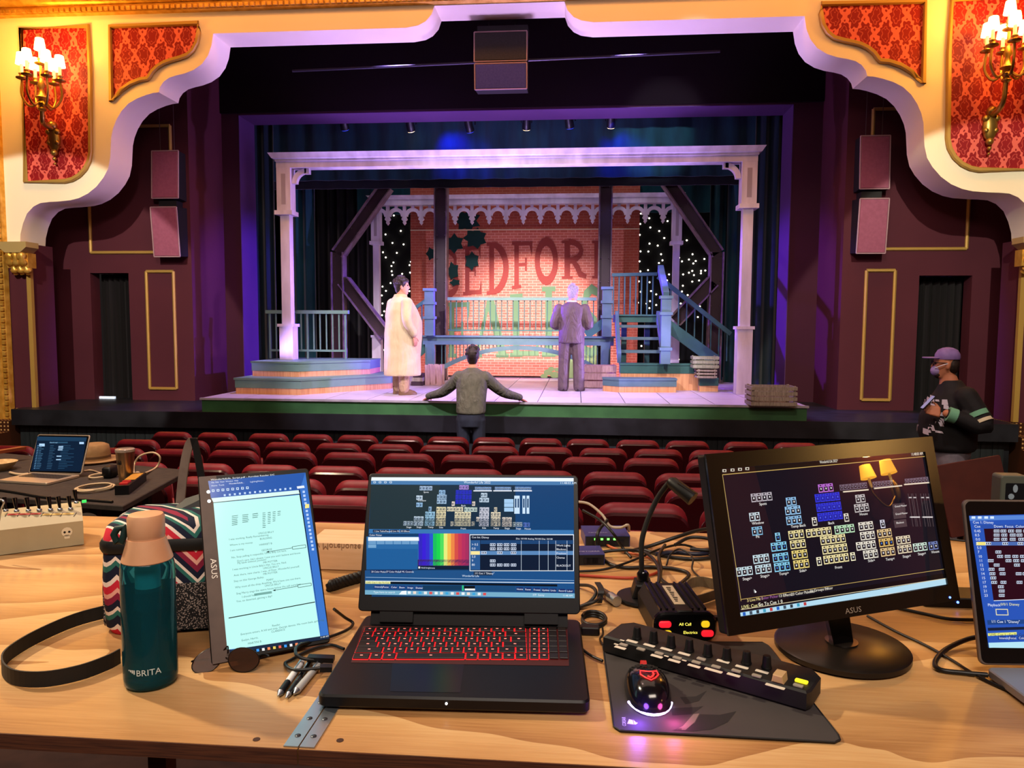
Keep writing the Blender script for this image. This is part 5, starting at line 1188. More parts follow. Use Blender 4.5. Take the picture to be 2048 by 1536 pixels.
for (y0, y1), L_ in zip(rowy, lay):
    for (a, b), LL in (((kx('l', y0), kx('r', y0)), L_), ((kx('nl', y0), kx('nr', y0)), [1]*4)):
        a1 = a-(y1-y0)*(.42 if LL is L_ else .01); b1 = b+(y1-y0)*(.05 if LL is L_ else .09); tot = sum(LL); acc = 0
        dark = LL is not L_
        for i, wd in enumerate(LL):
            u0, u1 = acc/tot, (acc+wd)/tot; acc += wd; g0 = .06/tot*1.2
            pts = [bk(a1+(b1-a1)*(u0+g0), y1), bk(a1+(b1-a1)*(u1-g0), y1+1), bk(a+(b-a)*(u1-g0), y0+1), bk(a+(b-a)*(u0+g0), y0)]
            dim = dark and i >= 2
            m = MB(Mb); m.prism([(p.x, p.y) for p in pts], .0008, .0034, 'z', .0008); k = m.build('key', M_key, lp, world=True)
            cxx = sum((p.x for p in pts))/4; cyy = sum((p.y for p in pts))/4; ww = pts[1].x-pts[0].x; hh = pts[3].y-pts[0].y
            if not dim:
                m = MB(Mb); f0, f1 = pts[0], pts[1]
                m.add([(f0.x, f0.y-.0022, .0007), (f1.x, f1.y-.0022, .0007), (f1.x, f1.y+.0004, .0012), (f0.x, f0.y+.0004, .0012)], [(0, 1, 2, 3)])
                m.add([(f0.x-.0012, f0.y, .0007), (f0.x+.0002, f0.y, .001), (pts[3].x+.0002, pts[3].y, .001), (pts[3].x-.0012, pts[3].y, .0007)], [(0, 1, 2, 3)])
                m.add([(f1.x-.0002, f1.y, .001), (f1.x+.0012, f1.y, .0007), (pts[2].x+.0012, pts[2].y, .0007), (pts[2].x-.0002, pts[2].y, .001)], [(0, 1, 2, 3)])
                m.build('backlight', M_glow, k, world=True, kind='stuff')
                m = MB(Mb); m.add([(cxx-.002, cyy-.0012, .0036), (cxx+.0022, cyy-.0012, .0036), (cxx+.0022, cyy+.0012, .0036), (cxx-.002, cyy+.0012, .0036)], [(0, 1, 2, 3)]); m.build('legend', M_leg, k, world=True)
m = MB(Mb); kq(m, [(430, 1392), (860, 1400), (885, 1225), (445, 1218)], .0003); m.build('touchpad', mat('touchpad', '#0b0c14', .3), lp, world=True)
p = bk(777, 1447); MB(Mb).ball((bk(777, 1430).x, -bh_/2-.0008, -.008), .0018, 8, 6).build('power_led', mat('white_led', '#ffffff', .4, emit='#ffffff', es=6), lp, world=True)
# ---- upright portable display
BL, BR = UZ(432, 1330, zt+.009), UZ(665, 1283, zt+.009); TL, TR = UY(388, 953, BL.y+.12), UY(613, 937, BR.y+.12)
Mm, mw, mh = face(TL, TR, BR, BL)
pd = thing('portable_display', 'slim upright portable display in portrait showing a script page', 'monitor', (Mm.translation.x, Mm.translation.y, zt))
M_bez = noisy('bronze_bezel', '#4a3a34', '#55443c', 30, .45, metal=.2)
MB(Mm).prism(rrect(mw, mh, .006, 4), -.009, 0, 'z', .002).build('body', M_blk, pd, smooth=30, world=True)
m = MB(Mm); m.prism([(-mw/2+.001, -mh/2+.001), (-mw/2+.03, -mh/2+.001), (-mw/2+.03, mh/2-.001), (-mw/2+.001, mh/2-.001)], .0002, .0012, 'z'); m.build('side_bezel', M_bez, pd, world=True)
for k in (0, 1): MB(Mm).lathe([(.0035, .0013), (.0032, .002)], (-mw/2+.015, mh/2-.03-k*.017, 0), 10).build('button', M_steel, pd, world=True)
tx = MB(Mm); textmb(tx, 'ASUS', Matrix.Translation((-mw/2+.010, .012, .0016)) @ Matrix.Rotation(math.radians(-90), 4, 'Z'), .0135, .034); tx.build('logo', mat('silver_print', '#b7aea4', .35, .6), pd, world=True)
MB(Mm).add([(-.06, -mh/2+.006, -.01), (.06, -mh/2+.006, -.01), (.06, -mh/2+.03, -.08), (-.06, -mh/2+.03, -.08), (-.06, mh*.1, -.011), (.06, mh*.1, -.011)], [(3, 2, 1, 0), (0, 1, 5, 4), (2, 3, 4, 5), (0, 4, 3), (1, 2, 5)]).build('stand_flap', M_blk, pd, world=True)
S = Scr(Mm @ Matrix.Translation((0, 0, .0006)), 360, 920, 3.071)
S.quad([(295, 1168), (915, 1085), (770, 78), (170, 132)], '#3d78d0', 1); S.quad([(290, 1165), (862, 1095), (735, 215), (205, 265)], '#c4fff8', 2)
S.quad([(190, 235), (735, 185), (768, 80), (172, 130)], '#2a5cb0', 2); S.quad([(205, 262), (735, 210), (728, 186), (192, 236)], '#dffcf8', 3)
S.line((205, 264), (735, 210), .0012, '#20302c', 4); S.line((298, 972), (828, 873), .0015, '#101818', 4); S.quad([(866, 1070), (866, 1068), (736, 185), (728, 186)], '#101c28', 3)
S.text(188, 128, 'WonderfulLife_Script.pdf - Acrobat Reader DC', .0042, '#f4fbff', 4, width=.11); S.text(192, 145, 'File  Edit  View  Window  Help', .0036, '#e8f4ff', 4); S.text(300, 152, 'WonderfulLife...', .004, '#f4fbff', 4); S.text(430, 140, 'LightingNotes...', .004, '#e0ecff', 4); S.text(192, 165, 'Home  Tools', .004, '#e8f4ff', 4)
for i in range(8): S.rect(195+i*30, 183-i*2.6, 211+i*30, 198-i*2.6, '#d8ecff', 4); S.rect(199+i*30, 187-i*2.6, 207+i*30, 194-i*2.6, '#2a5cb0', 5)
for i in range(14): S.rect(268+i*31, 212-i*3.2, 280+i*31, 224-i*3.2, '#c8e0ff', 4)
S.quad([(720, 178), (765, 172), (760, 158), (716, 164)], '#f0f8ff', 4)
for i in range(16):
    f = i/16; S.rect(752+f*60, 190+i*23.5, 766+f*60, 204+i*23.5, '#c0d8ff' if i != 4 else '#fff0a0', 4)
S.rect(768, 272, 792, 296, '#ffee90', 5)
TXC = '#4a7470'
def para(x, y, n, w, lh_=11, gap=.006, sl=-.13):
    for i in range(n):
        rr = random.Random(int(x*7+y*3+i)); S.quad([(x, y+i*lh_+3.5), (x+w*(.7+.3*rr.random()), y+i*lh_+3.5+sl*w*.9), (x+w*(.7+.3*rr.random()), y+i*lh_+sl*w*.9), (x, y+i*lh_)], TXC, 4)
for x, n in ((318, 6), (382, 5), (444, 3), (506, 9), (538, 7), (568, 6), (598, 3)): para(x, 345-(x-318)*.1, n, 42 if x < 500 else 22, 11)
words = [(480, 458, 'UNCLE BILLY'), (300, 495, 'I was working. Really Remembering.'), (490, 492, 'BUILDING'), (305, 530, 'Where is my money'), (486, 528, 'HARRIET B'), (308, 563, 'I am ruining.'), (500, 562, 'GEORGE'), (315, 606, 'No, Stop yelling it respectful, Uncle Billy not here.'), (350, 628, 'Don\'t care. He\'s absent. I saw you and I believe and know.'), (352, 641, 'My bank without pockets!'), (510, 637, 'MR POTTER'), (322, 680, 'I was working in Uncle Billy\'s Hat. You are, Ned.'), (510, 672, 'UNCLE BILLY'), (330, 716, 'And, there, new charts. I was, of Dear, Wonderful yourself.'), (510, 708, 'MR POTTER'), (330, 752, 'Stay on this George Bailey.'), (530, 745, 'MARY'), (338, 790, 'Why must all the shop Anything. We\'d have one out there.'), (520, 780, 'UNCLE BILLY'), (345, 828, 'Sing Merry sings the opera house below the cell ourselves'), (380, 848, 'I should have'), (345, 876, 'You, so deserted, gaining a day?'), (565, 1025, 'Reader'), (372, 1078, 'Everyone enters. A hill and stop. George dances. His room back, guttering.'), (560, 1062, 'CLARENCE'), (378, 1115, 'Evelyn, Harris.'), (416, 1135, 'MARTINI B.')]
for x, y, s_ in words:
    p = S.loc(x, y); S.mb.col = lin(TXC); mm = MB(S.M); textmb(mm, s_, Matrix.Translation(p+V((0, 0, .0016))), .0046); n0 = len(S.mb.v); S.mb.v += mm.v
    for f in mm.f: S.mb.f.append([i+n0 for i in f]); S.mb.mi.append(0); S.mb.c.append(lin(TXC))
for a, b in (((535, 566), (690, 541)), ((575, 802), (724, 776))): S.line(a, b, .0008, '#24403c', 5); S.quad([(a[0]-8, a[1]+1), (a[0]+10, a[1]+5), (a[0]+10, a[1]-7)], '#24403c', 5)
for q in ([(690, 550), (772, 540), (770, 522), (688, 534)], [(724, 785), (806, 772), (804, 757), (722, 768)]):
    for i in range(4): S.line(q[i], q[(i+1) % 4], .0008, '#24403c', 5)
S.quad([(456, 836), (564, 820), (562, 806), (454, 822)], '#7ab0a8', 4)
S.quad([(310, 1190), (915, 1098), (912, 1075), (300, 1168)], '#1d2c44', 3)
for i in range(9): x = 470+i*34; S.quad([(x, 1178-i*5.2), (x+16, 1176-i*5.2), (x+14, 1160-i*5.2), (x-2, 1162-i*5.2)], ('#40a0ff', '#f4f4f4', '#ff9060', '#f0d060', '#f06050')[i % 5], 4)
S.text(860, 1096, '11:48 AM', .0038, '#f0f8ff', 4)
S.build('screen', pd)
# ---- water bottle
P = UZ(294, 1372, zt); hB_ = UY(290, 1032, P.y).z-zt
bt = thing('water_bottle', 'teal translucent water bottle with peach cap and dark carry loop', 'bottle', (P.x, P.y+.012, zt+.001)); r_ = .0395
M_teg = mat('teal_plastic', '#3690a0', .04, trans=.88, ior=1.15); M_wat = mat('bottle_water', '#115468', .02, trans=.72, ior=1.1); M_peach = noisy('peach_cap', '#d29a72', '#dba57e', 20, .45)
k = hB_/.27
MB().lathe([(.005, 0), (.033, 0), (.0385, .005), (r_, .015), (r_, .175), (.0385, .19), (.036, .199), (.034, .2)], n=36).build('body', M_teg, bt, smooth=50).scale = (1, 1, k)
MB().lathe([(.005, .004), (.034, .006), (.0365, .016), (.0365, .155), (.005, .1551)], n=28).build('water', M_wat, bt, smooth=50).scale = (1, 1, k)
MB().lathe([(.016, .12), (.016, .19), (.014, .195)], n=16).lathe([(.009, .01), (.009, .12)], n=14).build('filter', mat('filter_teal', '#4fb0b6', .4), bt, smooth=50).scale = (1, 1, k)
MB().lathe([(.036, .197), (.0372, .199), (.036, .203), (.0285, .228), (.0275, .232), (.0262, .232), (.0262, .236), (.0268, .237), (.0268, .264), (.0245, .269), (.02, .27), (.002, .269)], n=32).build('cap', M_peach, bt, smooth=40).scale = (1, 1, k)
MB().tube([(-.032+.0, -.008, .25*k), (-.041, -.01, .247*k), (-.046, -.011, .238*k), (-.042, -.01, .226*k), (-.035, -.009, .226*k), (-.031, -.008, .238*k)], .0055, 8, closed=True).build('carry_loop', mat('dark_green_loop', '#16312f', .5), bt, smooth=60)
bt_m = MB(); vs, fs = glyphs('BRITA'); w_ = max(v[0] for v in vs); sz = .0135; R = r_+.0004
def wrap(x, z): a = math.radians(-84)+x/R; return (R*math.cos(a), R*math.sin(a), z)
bt_m.add([wrap(v[0]*sz-.004, .028*k+v[1]*sz) for v in vs], fs)
for i in range(4): bt_m.add([wrap(-.017+i*.003, .035*k-i*.0015), wrap(-.0148+i*.003, .035*k-i*.0015), wrap(-.0148+i*.003, .037*k), wrap(-.017+i*.003, .037*k)], [(0, 1, 2, 3)])
bt_m.build('logo', mat('pale_print', '#c8d4d2', .5), bt)
# ---- striped cooler bag with straps
def m_stripe():
    m = mat('chevron_fabric', '#c02030', .8, spec=.2); t = NT(m); s = t.n('ShaderNodeSeparateXYZ', {0: t.coord()})
    z = t.math('PINGPONG', t.math('ADD', s.outputs[0], s.outputs[1]), .045)
    w = t.math('FRACT', t.math('MULTIPLY', t.math('ADD', s.outputs[2], t.math('MULTIPLY', z, 1.1)), 11))
    q = t.n('ShaderNodeValToRGB', {0: w}); q.color_ramp.interpolation = 'CONSTANT'; e = q.color_ramp.elements
    st = [(0, '#c8283a'), (.16, '#ead9cc'), (.26, '#1b1f33'), (.44, '#2e6a62'), (.54, '#ead9cc'), (.62, '#1b1f33'), (.76, '#8a2440'), (.9, '#e8a898')]
    while len(e) < len(st): e.new(.5)
    for el, (p_, c_) in zip(e, st): el.position = p_; el.color = (*lin(c_), 1)
    t.out(q.outputs[0]); return m
M_chev = m_stripe()
def m_mesh():
    m = mat('net_fabric', '#16161c', .8); t = NT(m); v = t.n('ShaderNodeTexVoronoi', {'Vector': t.coord(), 'Scale': 330.0}); t.out(t.ramp(v.outputs['Distance'], [(.3, '#a89a94'), (.45, '#141418')])); return m
M_net = m_mesh()
bg = thing('cooler_bag', 'chevron striped cooler bag with black straps behind the water bottle', 'bag', (*UZ(325, 1268, zt).xy, zt+.001), math.radians(16))
bg.location.y += .085; bg.matrix_basis = Matrix.Translation(bg.location) @ Matrix.Rotation(math.radians(16), 4, 'Z')
def rr3(w, d, z, r=.03): return [(x, y, z) for x, y in rrect(w, d, r, 5)]
MB().rings([rr3(.235, .15, 0), rr3(.25, .165, .015), rr3(.255, .17, .1), rr3(.25, .165, .155)]).build('body', M_chev, bg, smooth=50)
MB().rings([rr3(.256, .171, .152, .032), rr3(.26, .175, .158, .032), rr3(.26, .175, .168, .032), rr3(.254, .17, .174, .032)]).build('zip_band', M_rub, bg, smooth=50)
MB().rings([rr3(.25, .166, .174), rr3(.24, .155, .195), rr3(.2, .12, .207), rr3(.1, .06, .212)]).build('lid', M_chev, bg, smooth=50)
MB().prism(rrect(.2, .085, .012, 4, .01, .05), -.0885, -.0855, 'y').build('mesh_pocket', M_net, bg)
MB().prism(rrect(.11, .085, .012, 4, 0, .05), -.1295, -.1265, 'x').build('mesh_pocket', M_net, bg)
MB().add([(-.03, -.02, .2), (.07, .0, .2), (.09, .03, .25), (.0, .02, .225), (-.03, .0, .205), (.07, .02, .205), (.09, .05, .245), (0, .04, .222)], [(0, 1, 2, 3), (7, 6, 5, 4), (0, 3, 7, 4), (3, 2, 6, 7), (2, 1, 5, 6), (1, 0, 4, 5)]).build('open_flap', M_rub, bg)
iv = bg.matrix_basis.inverted(); Yb_ = bg.location.y+.02
q = [UY(x, y, Yb_+.03) for x, y in ((358, 1055), (362, 990), (369, 930), (378, 890), (386, 876))]; MB().ribbon(bez(q, 4), V((.018, 0, 0)), .003).build('handle_strap', noisy('grey_webbing', '#6a5a52', '#7a6a60', 40, .8), bg, world=True)
q = [UY(x, y, Yb_+.03) for x, y in ((387, 876), (394, 905), (402, 950), (412, 1010), (420, 1060))]; MB().ribbon(bez(q, 4), V((.014, 0, 0)), .003).build('handle_strap', M_rub, bg, world=True)
q = [UZ(x, y, zt+.014) for x, y in ((232, 1218), (150, 1240), (70, 1275), (15, 1310), (5, 1335), (30, 1355), (90, 1358), (160, 1345), (215, 1325), (240, 1312))]; MB().ribbon(bez(q, 5), V((0, 0, .025)), .0025).build('shoulder_strap', M_rub, bg, world=True)
# ---- sunglasses
sg_ = thing('sunglasses', 'aviator sunglasses with thin frame and dark lenses on the table', 'sunglasses', (*UZ(455, 1338, zt).xy, zt))
M_lens = mat('dark_lens', '#6a4c3c', .03, spec=.8, trans=.75, ior=1.1); M_wire = mat('gunmetal_wire', '#2c2624', .25, .9)
C0, C1 = UZ(413, 1340, zt+.001)+V((0, .006, .013)), UZ(484, 1340, zt+.001)+V((0, .006, .014))
for c, a, rx, rz, tl in ((C0, 40, .025, .017, -25), (C1, -8, .026, .0185, 10)):
    Ml2 = Matrix.Translation(c) @ Matrix.Rotation(math.radians(a), 4, 'Z') @ Matrix.Rotation(math.radians(tl), 4, 'Y') @ Matrix.Rotation(math.radians(-42), 4, 'X')
    el_ = [(rx*math.cos(k*.2618)*(1.0+.08*math.sin(k*.2618)), rz*math.sin(k*.2618)) for k in range(24)]
    MB(Ml2).prism(el_, -.001, .001, 'y').build('lens', M_lens, sg_, world=True)
    MB(Ml2).tube([(x*1.02, 0, z*1.02) for x, z in el_], .0011, 6, closed=True).build('rim', M_wire, sg_, smooth=60, world=True)
MB().tube(bez([C0+V((.02, .012, .012)), (C0+C1)/2+V((0, .008, .02)), C1+V((-.026, 0, .01))], 5), .0012, 6).tube([C0+V((.024, .01, .002)), C1+V((-.028, 0, .002))], .0012, 6).build('bridge', M_wire, sg_, smooth=60, world=True)
MB().tube(bez([C1+V((.028, -.002, .004)), C1+V((.034, .02, 0)), C1+V((-.01, .045, -.012)), C1+V((-.07, .05, -.018))], 5), .0016, 6).build('temple_arm', M_wire, sg_, smooth=60, world=True)
MB().tube(bez([C0+V((-.02, -.014, .004)), C0+V((-.024, .01, -.005)), C0+V((.02, .045, -.016)), C0+V((.08, .05, -.02))], 5), .0016, 6).build('temple_arm', M_wire, sg_, smooth=60, world=True)
# ---- pens
for k, (a, b, lab, mt, r) in enumerate((((603, 1325), (556, 1392), 'black and white clicker pen lying at the edge of the three pens', M_blk, .0052), ((622, 1322), (572, 1396), 'slim black pen with silver clip lying between two others', M_blkg, .0045), ((640, 1326), (588, 1388), 'clear barrelled marker lying nearest the black laptop', mat('frosted_barrel', '#a8a8a8', .3), .0056))):
    A, B = UZ(*a, zt+r+.0005), UZ(*b, zt+r+.0005); t = thing('pen', lab, 'pen', (*((A+B)/2).xy, zt)); d = (B-A).normalized()
    MB().tube([A, A.lerp(B, .62)], r, 10).build('barrel', (mat('white_barrel', '#d8dade', .4), M_blkg, mt)[k], t, smooth=60, world=True)
    MB().tube([A.lerp(B, .62), A.lerp(B, .9)], r*1.05, 10).build('grip', M_blk if k != 2 else mt, t, smooth=60, world=True)
    MB().tube([A.lerp(B, .9), B], [r, r*.25], 10).build('tip', M_steel, t, smooth=60, world=True)
    MB().beam(A.lerp(B, .03)+V((0, 0, r+.001)), A.lerp(B, .35)+V((0, 0, r+.001)), .002, .0012).build('clip', M_steel, t, world=True)
# ---- cables from the portable display to the laptop
M_cab = mat('black_cable', '#0d0d0e', .45)
cable('usb_cable', 'black USB cable looping from the portable display to the laptop', tp([(660, 1270), (700, 1245), (704, 1240), (655, 1225)], .006)[:0] or [UZ(668, 1218, zt+.05), UZ(690, 1235, zt+.02), UZ(706, 1247, zt+.006), UZ(690, 1262, zt+.006), UZ(640, 1280, zt+.01), UZ(598, 1290, zt+.02), UZ(592, 1308, zt+.022), UZ(610, 1318, zt+.018), UZ(650, 1320, zt+.012)], .0028, M_cab)
cable('usb_cable', 'second black USB cable curling beside the three pens', [UZ(688, 1298, zt+.008), UZ(660, 1290, zt+.006), UZ(620, 1300, zt+.006), UZ(585, 1318, zt+.005), UZ(570, 1328, zt+.005), UZ(590, 1340, zt+.012), UZ(640, 1336, zt+.012), UZ(654, 1336, zt+.012)], .0028, M_cab)
for a, b, lab in (((616, 1316), (668, 1318), 'flat black USB plug pushed into the laptop side'), ((640, 1336), (664, 1336), 'round grey cable plug beside the USB plug')):
    tag(MB().beam(UZ(*a, zt+.016), UZ(*b, zt+.014), .014, .008).build('cable_plug', M_blk), lab, 'plug')
# ---- pale wooden block with a reflection painted on as upside-down lettering
wx0, wx1 = UZ(618, 1140, zt).x, UZ(760, 1140, zt).x; wy = UZ(690, 1142, zt).y; zw_ = UY(690, 1086, wy).z
M_pine = noisy('pale_pine', '#cfa67c', '#dbb68e', 4, .55, (1.5, 14, 14))
wb = thing('wooden_riser', 'pale wooden block with a painted reflection of upside down lettering behind the laptop', 'block', ((wx0+wx1)/2, wy+.1, zt+.001))
MB().prism([(wx0, zt+.001), (wx1, zt+.001), (wx1, zw_), (wx0, zw_)], wy, UZ(690, 1059, zw_).y, 'y', .002).build('block', M_pine, wb, world=True)
lt = MB(); xx = UY(722, 1090, wy).x
textmb(lt, 'Andrew Morehouse', Matrix.Translation((xx, wy-.0015, UY(700, 1085, wy).z-.003)) @ Matrix.Rotation(math.pi, 4, 'Y') @ Matrix.Rotation(math.pi/2, 4, 'X') @ Matrix.Rotation(math.pi, 4, 'Z') @ Matrix.Rotation(math.pi, 4, 'X'), .021, .16, 'r')
lt.build('lettering', mat('reflected_letters', '#8a6a50', .7), wb, world=True)
# ---- twisted cord end
pts = [UZ(x, y, zt+.012) for x, y in ((658, 1172), (672, 1168), (690, 1162), (712, 1156), (735, 1150), (760, 1148))]; cc = bez(pts, 10); m = MB()
for ph in (0, 2.1, 4.2):
    m.tube([p+V((0, .007*math.cos(i*.55+ph), .007*math.sin(i*.55+ph))) for i, p in enumerate(cc)], .0065, 6)
tag(m.build('twisted_cord', M_rub, smooth=60), 'thick black twisted cord lying behind the laptop screen edge', 'cord')
# ---- grey switch box with toggle levers
A_, B_ = UZ(0, 1112, zt), UZ(168, 1090, zt); ex = (B_-A_).normalized(); ey = V((-ex.y, ex.x, 0)); Bt = B_
M_box = noisy('cream_steel_box', '#a39676', '#b0a382', 6, .5)
Ms = frameM(Bt, ex, ey); hF, hK, dp = .062, .085, .13
sb = thing('switch_box', 'cream steel box with a row of black toggle levers', 'control box', (Bt.x, Bt.y, zt+.001), math.atan2(ex.y, ex.x))
L_ = .42
MB().prism([(0, .001), (dp, .001), (dp, hK), (.055, hK), (.0, hF)], -L_, 0, 'x').build('case', M_box, sb)
def sbp(zx, zy):   # switch-box top, slope plane
    d = ray(zx/6.145, 860+zy/6.145); iv = sb.matrix_basis.inverted(); o = iv @ CAM; dd = iv.to_3x3() @ d
    n_ = V((0, -(hK-hF), .055)).normalized(); p0 = V((0, 0, hF)); tt = (p0-o).dot(n_)/dd.dot(n_); return o+dd*tt
for k, (zx, zy) in enumerate(((72, 1000), (205, 1005), (350, 1000), (485, 995), (622, 990), (738, 985), (868, 978), (940, 900))):
    p = sbp(zx, zy); q = MB().lathe([(.006, 0), (.006, .004), (.004, .006)], tuple(p), 10).build('switch_nut', M_steel, sb, smooth=50)
    MB().tube([p+V((0, 0, .004)), p+V((-.002, .004, .02)), p+V((-.003, .008, .034))], [.003, .0045, .0055], 8).build('lever', M_blkg, sb, smooth=60)
for a, b, c, nm in ((85, 495, '#b5382c', 'red_label'), (515, 900, '#d8b060', 'yellow_label')):
    p0, p1, p2, p3 = sbp(a, 1052), sbp(b, 1040), sbp(b+16, 1022), sbp(a+16, 1032); o = V((0, -.0004, .001)); MB().add([p0+o, p1+o, p2+o, p3+o], [(0, 1, 2, 3)]).build(nm, mat(nm, c, .6), sb)
m = MB()
for x in (60, 210, 350, 500, 620, 740, 905): p0, p1 = sbp(x, 1065), sbp(x+34, 1020); m.beam(p0+V((0, 0, .001)), p1+V((0, 0, .001)), .0012, .0008)
m.build('divider_marks', mat('ink', '#30281c', .7), sb, kind='stuff')
sk = MB(); 
sk.prism([(-.036+.012*math.cos(a*.52), .038+.012*math.sin(a*.52)) for a in range(12)], -.0008, -.0002, 'y'); sk.prism(rrect(.012, .01, .002, 3, -.036, .026), -.0008, -.0002, 'y'); so = sk.build('skull_sticker', mat('sticker_white', '#d8cdb0', .6), sb)
m = MB(); m.prism([(-.041+.0028*math.cos(a*.8), .038+.003*math.sin(a*.8)) for a in range(8)], -.0012, -.0009, 'y'); m.prism([(-.031+.0028*math.cos(a*.8), .038+.003*math.sin(a*.8)) for a in range(8)], -.0012, -.0009, 'y'); m.build('skull_eyes', M_dk, so, world=False)
p = sbp(1035, 890); MB().box(p.x-.005, p.x+.005, p.y-.003, p.y+.003, p.z, p.z+.006).build('green_led', mat('green_led', '#20c040', .4, emit='#30ff60', es=1.2), sb)
tag(MB().tube(bez([UY(-6, 1070, 1.62), UY(2, 1020, 1.62), UY(8, 1003, 1.62), UY(-4, 998, 1.62)], 5), .002, 6).build('headset_wire', M_steel, smooth=60), 'thin metal wire loop standing in front of the switch box', 'wire')
# ---- black tech table over the seats with its things
zk = 1.17
M_felt = noisy('black_table_cloth', '#2c2622', '#37302b', 30, .8)
c4 = [UZ(-260, 975, zk), UZ(246, 1012, zk), UZ(378, 940, zk), UZ(-60, 900, zk)]
bt2 = thing('black_table', 'black cloth covered tech table standing over the seats', 'table', (c4[0].lerp(c4[2], .5).x, c4[0].lerp(c4[2], .5).y, floor_z(4.2)))
MB().prism([(p.x, p.y) for p in c4], zk-.03, zk, 'z', .004).build('top', M_felt, bt2, world=True)
for k in range(4):
    p = c4[k].lerp((c4[0]+c4[2])/2, .3); MB().box(p.x-.02, p.x+.02, p.y-.02, p.y+.02, floor_z(p.y), zk-.03).build('leg', M_iron, bt2, world=True)
q = [UZ(x, y, zk+.006) for x, y in ((-40, 975), (30, 985), (90, 995), (160, 999), (225, 1004))]
cable('table_edge_cable', 'black cable running along the edge of the black table', q, .008, M_cab)
def tk(pts, dz=.005): return [UZ(x, y, zk+dz) for x, y in pts]
# silver laptop
b4 = [UZ(62, 944, zk+.016), UZ(164, 950, zk+.016), UZ(112, 971, zk+.016), UZ(-12, 966, zk+.016)]
o = (b4[0]+b4[1]+b4[2]+b4[3])/4; exx = (b4[1]-b4[0]).normalized(); Wd = .34; Mk = frameM((b4[0]+b4[1])/2-V((-exx.y, exx.x, 0))*.12, exx, V((-exx.y, exx.x, 0)))
sl = thing('silver_laptop', 'open silver laptop with dark blue mail window on the black table', 'laptop', (Mk.translation.x, Mk.translation.y, zk))
M_alu = mat('aluminium', '#c9b9a4', .35, .6)
MB(Mk).prism(rrect(Wd, .24, .01, 4), -.0145, 0, 'z', .002).build('base', M_alu, sl, smooth=30, world=True)
MB(Mk).prism(rrect(.28, .1, .004, 3, 0, .04), .0002, .0006, 'z').build('keyboard', mat('dark_keys', '#2c2420', .6), sl, world=True)
m = MB(Mk)
for r in range(5):
    for c in range(13): m.prism(rrect(.0185, .0165, .002, 2, -.13+c*.0217, .0+r*.02), .0006, .0016, 'z')
m.build('keys', mat('key_dark', '#3a322c', .5), sl, world=True, kind='stuff')
TLk, TRk, BRk, BLk = UY(73, 869, 0), 0, 0, 0
Yh = (b4[0].y+b4[1].y)/2
TLk, TRk = UY(74, 869, b4[0].y+.09), UY(178, 871, b4[1].y+.09); BLk, BRk = UY(60, 945, b4[0].y+.005), UY(163, 948, b4[1].y+.005)
Mf, fw_, fh_ = face(TLk, TRk, BRk, BLk)
ld = MB(Mf).prism(rrect(fw_+.004, fh_+.004, .012, 4), -.008, -.0004, 'z', .001).build('lid', M_alu, sl, smooth=30, world=True)
MB(Mf).prism(rrect(fw_-.008, fh_-.008, .008, 4), -.0003, .0004, 'z').build('bezel', M_blkg, ld, world=True)
S = Scr(Mf @ Matrix.Translation((0, 0, .0008)), 0, 860, 6.145); S.z = .0006
S.quad([(382, 500), (995, 512), (1068, 92), (462, 80)], '#0d2138', 1); S.quad([(455, 130), (1058, 140), (1068, 92), (462, 80)], '#1c3c58', 2)
S.rect(485, 168, 552, 202, '#b8dcff', 3); S.rect(978, 148, 1034, 174, '#b8dcff', 3); S.rect(610, 146, 835, 164, '#2a506c', 3); S.text(615, 162, 'Search mail', .012, '#90b8d8', 4)
for y, x in ((203, 722), (222, 720), (244, 714), (322, 698), (364, 692)): S.rect(x, y-6, x+58, y+7, '#a8ccec', 3)
rr = random.Random(4)
for i in range(15):
    y = 190+i*20; sh = -(i*3.2); S.rect(462+sh, y, 482+sh, y+7, '#6a9cc4', 3); S.rect(490+sh, y, 490+sh+rr.uniform(20, 60), y+6, '#4c7a9c', 3); S.rect(620+sh, y, 620+sh+rr.uniform(40, 80), y+5, '#3c6484', 3); S.rect(760+sh, y, 760+sh+rr.uniform(60, 190), y+5, '#2c5474', 3)
S.build('screen', ld)
# felt hat
p = UZ(180, 925, zk); ht = thing('felt_hat', 'tan felt hat lying behind the silver laptop', 'hat', (p.x, p.y+.05, zk+.002))
M_hat = noisy('tan_felt', '#8a6a44', '#98784e', 20, .85)
MB().lathe([(.02, 0), (.15, 0), (.165, .012), (.15, .016), (.095, .012), (.092, .06), (.085, .105), (.06, .118), (.02, .108)], n=28, sx=1, sy=1.1).build('crown_and_brim', M_hat, ht, smooth=60)
MB().lathe([(.0945, .014), (.094, .04)], n=28, sx=1, sy=1.1).build('hat_band', mat('hat_band', '#5c4226', .7), ht, smooth=60)
# tumbler
p = UZ(246, 966, zk); tu = thing('steel_tumbler', 'brushed steel tumbler with clear lid on the black table', 'tumbler', (p.x, p.y+.03, zk+.001)); ks = (UY(246, 897, p.y+.03).z-zk)/.2
mt_ = mat('brushed_steel', '#b99a74', .28, .95)
MB().lathe([(.03, 0), (.036, .003), (.05, .17), (.052, .185), (.05, .187)], n=28).build('body', mt_, tu, smooth=40).scale = (1, 1, ks)
MB().lathe([(.053, .182), (.053, .196), (.048, .2), (.01, .2)], n=28).build('lid', mat('clear_lid', '#b8a898', .15, trans=.3), tu, smooth=40).scale = (1, 1, ks)
lg = MB(); 
for a in range(5): lg.add([(.0475*math.cos(math.radians(-120+q*7)), .0475*math.sin(math.radians(-120+q*7)), z*ks) for q, z in ((a, .11), (a+.8, .11), (a+.8, .135-a % 2*.012), (a, .135-a % 2*.012))], [(0, 1, 2, 3)])
lg.build('dark_emblem', M_dk, tu)
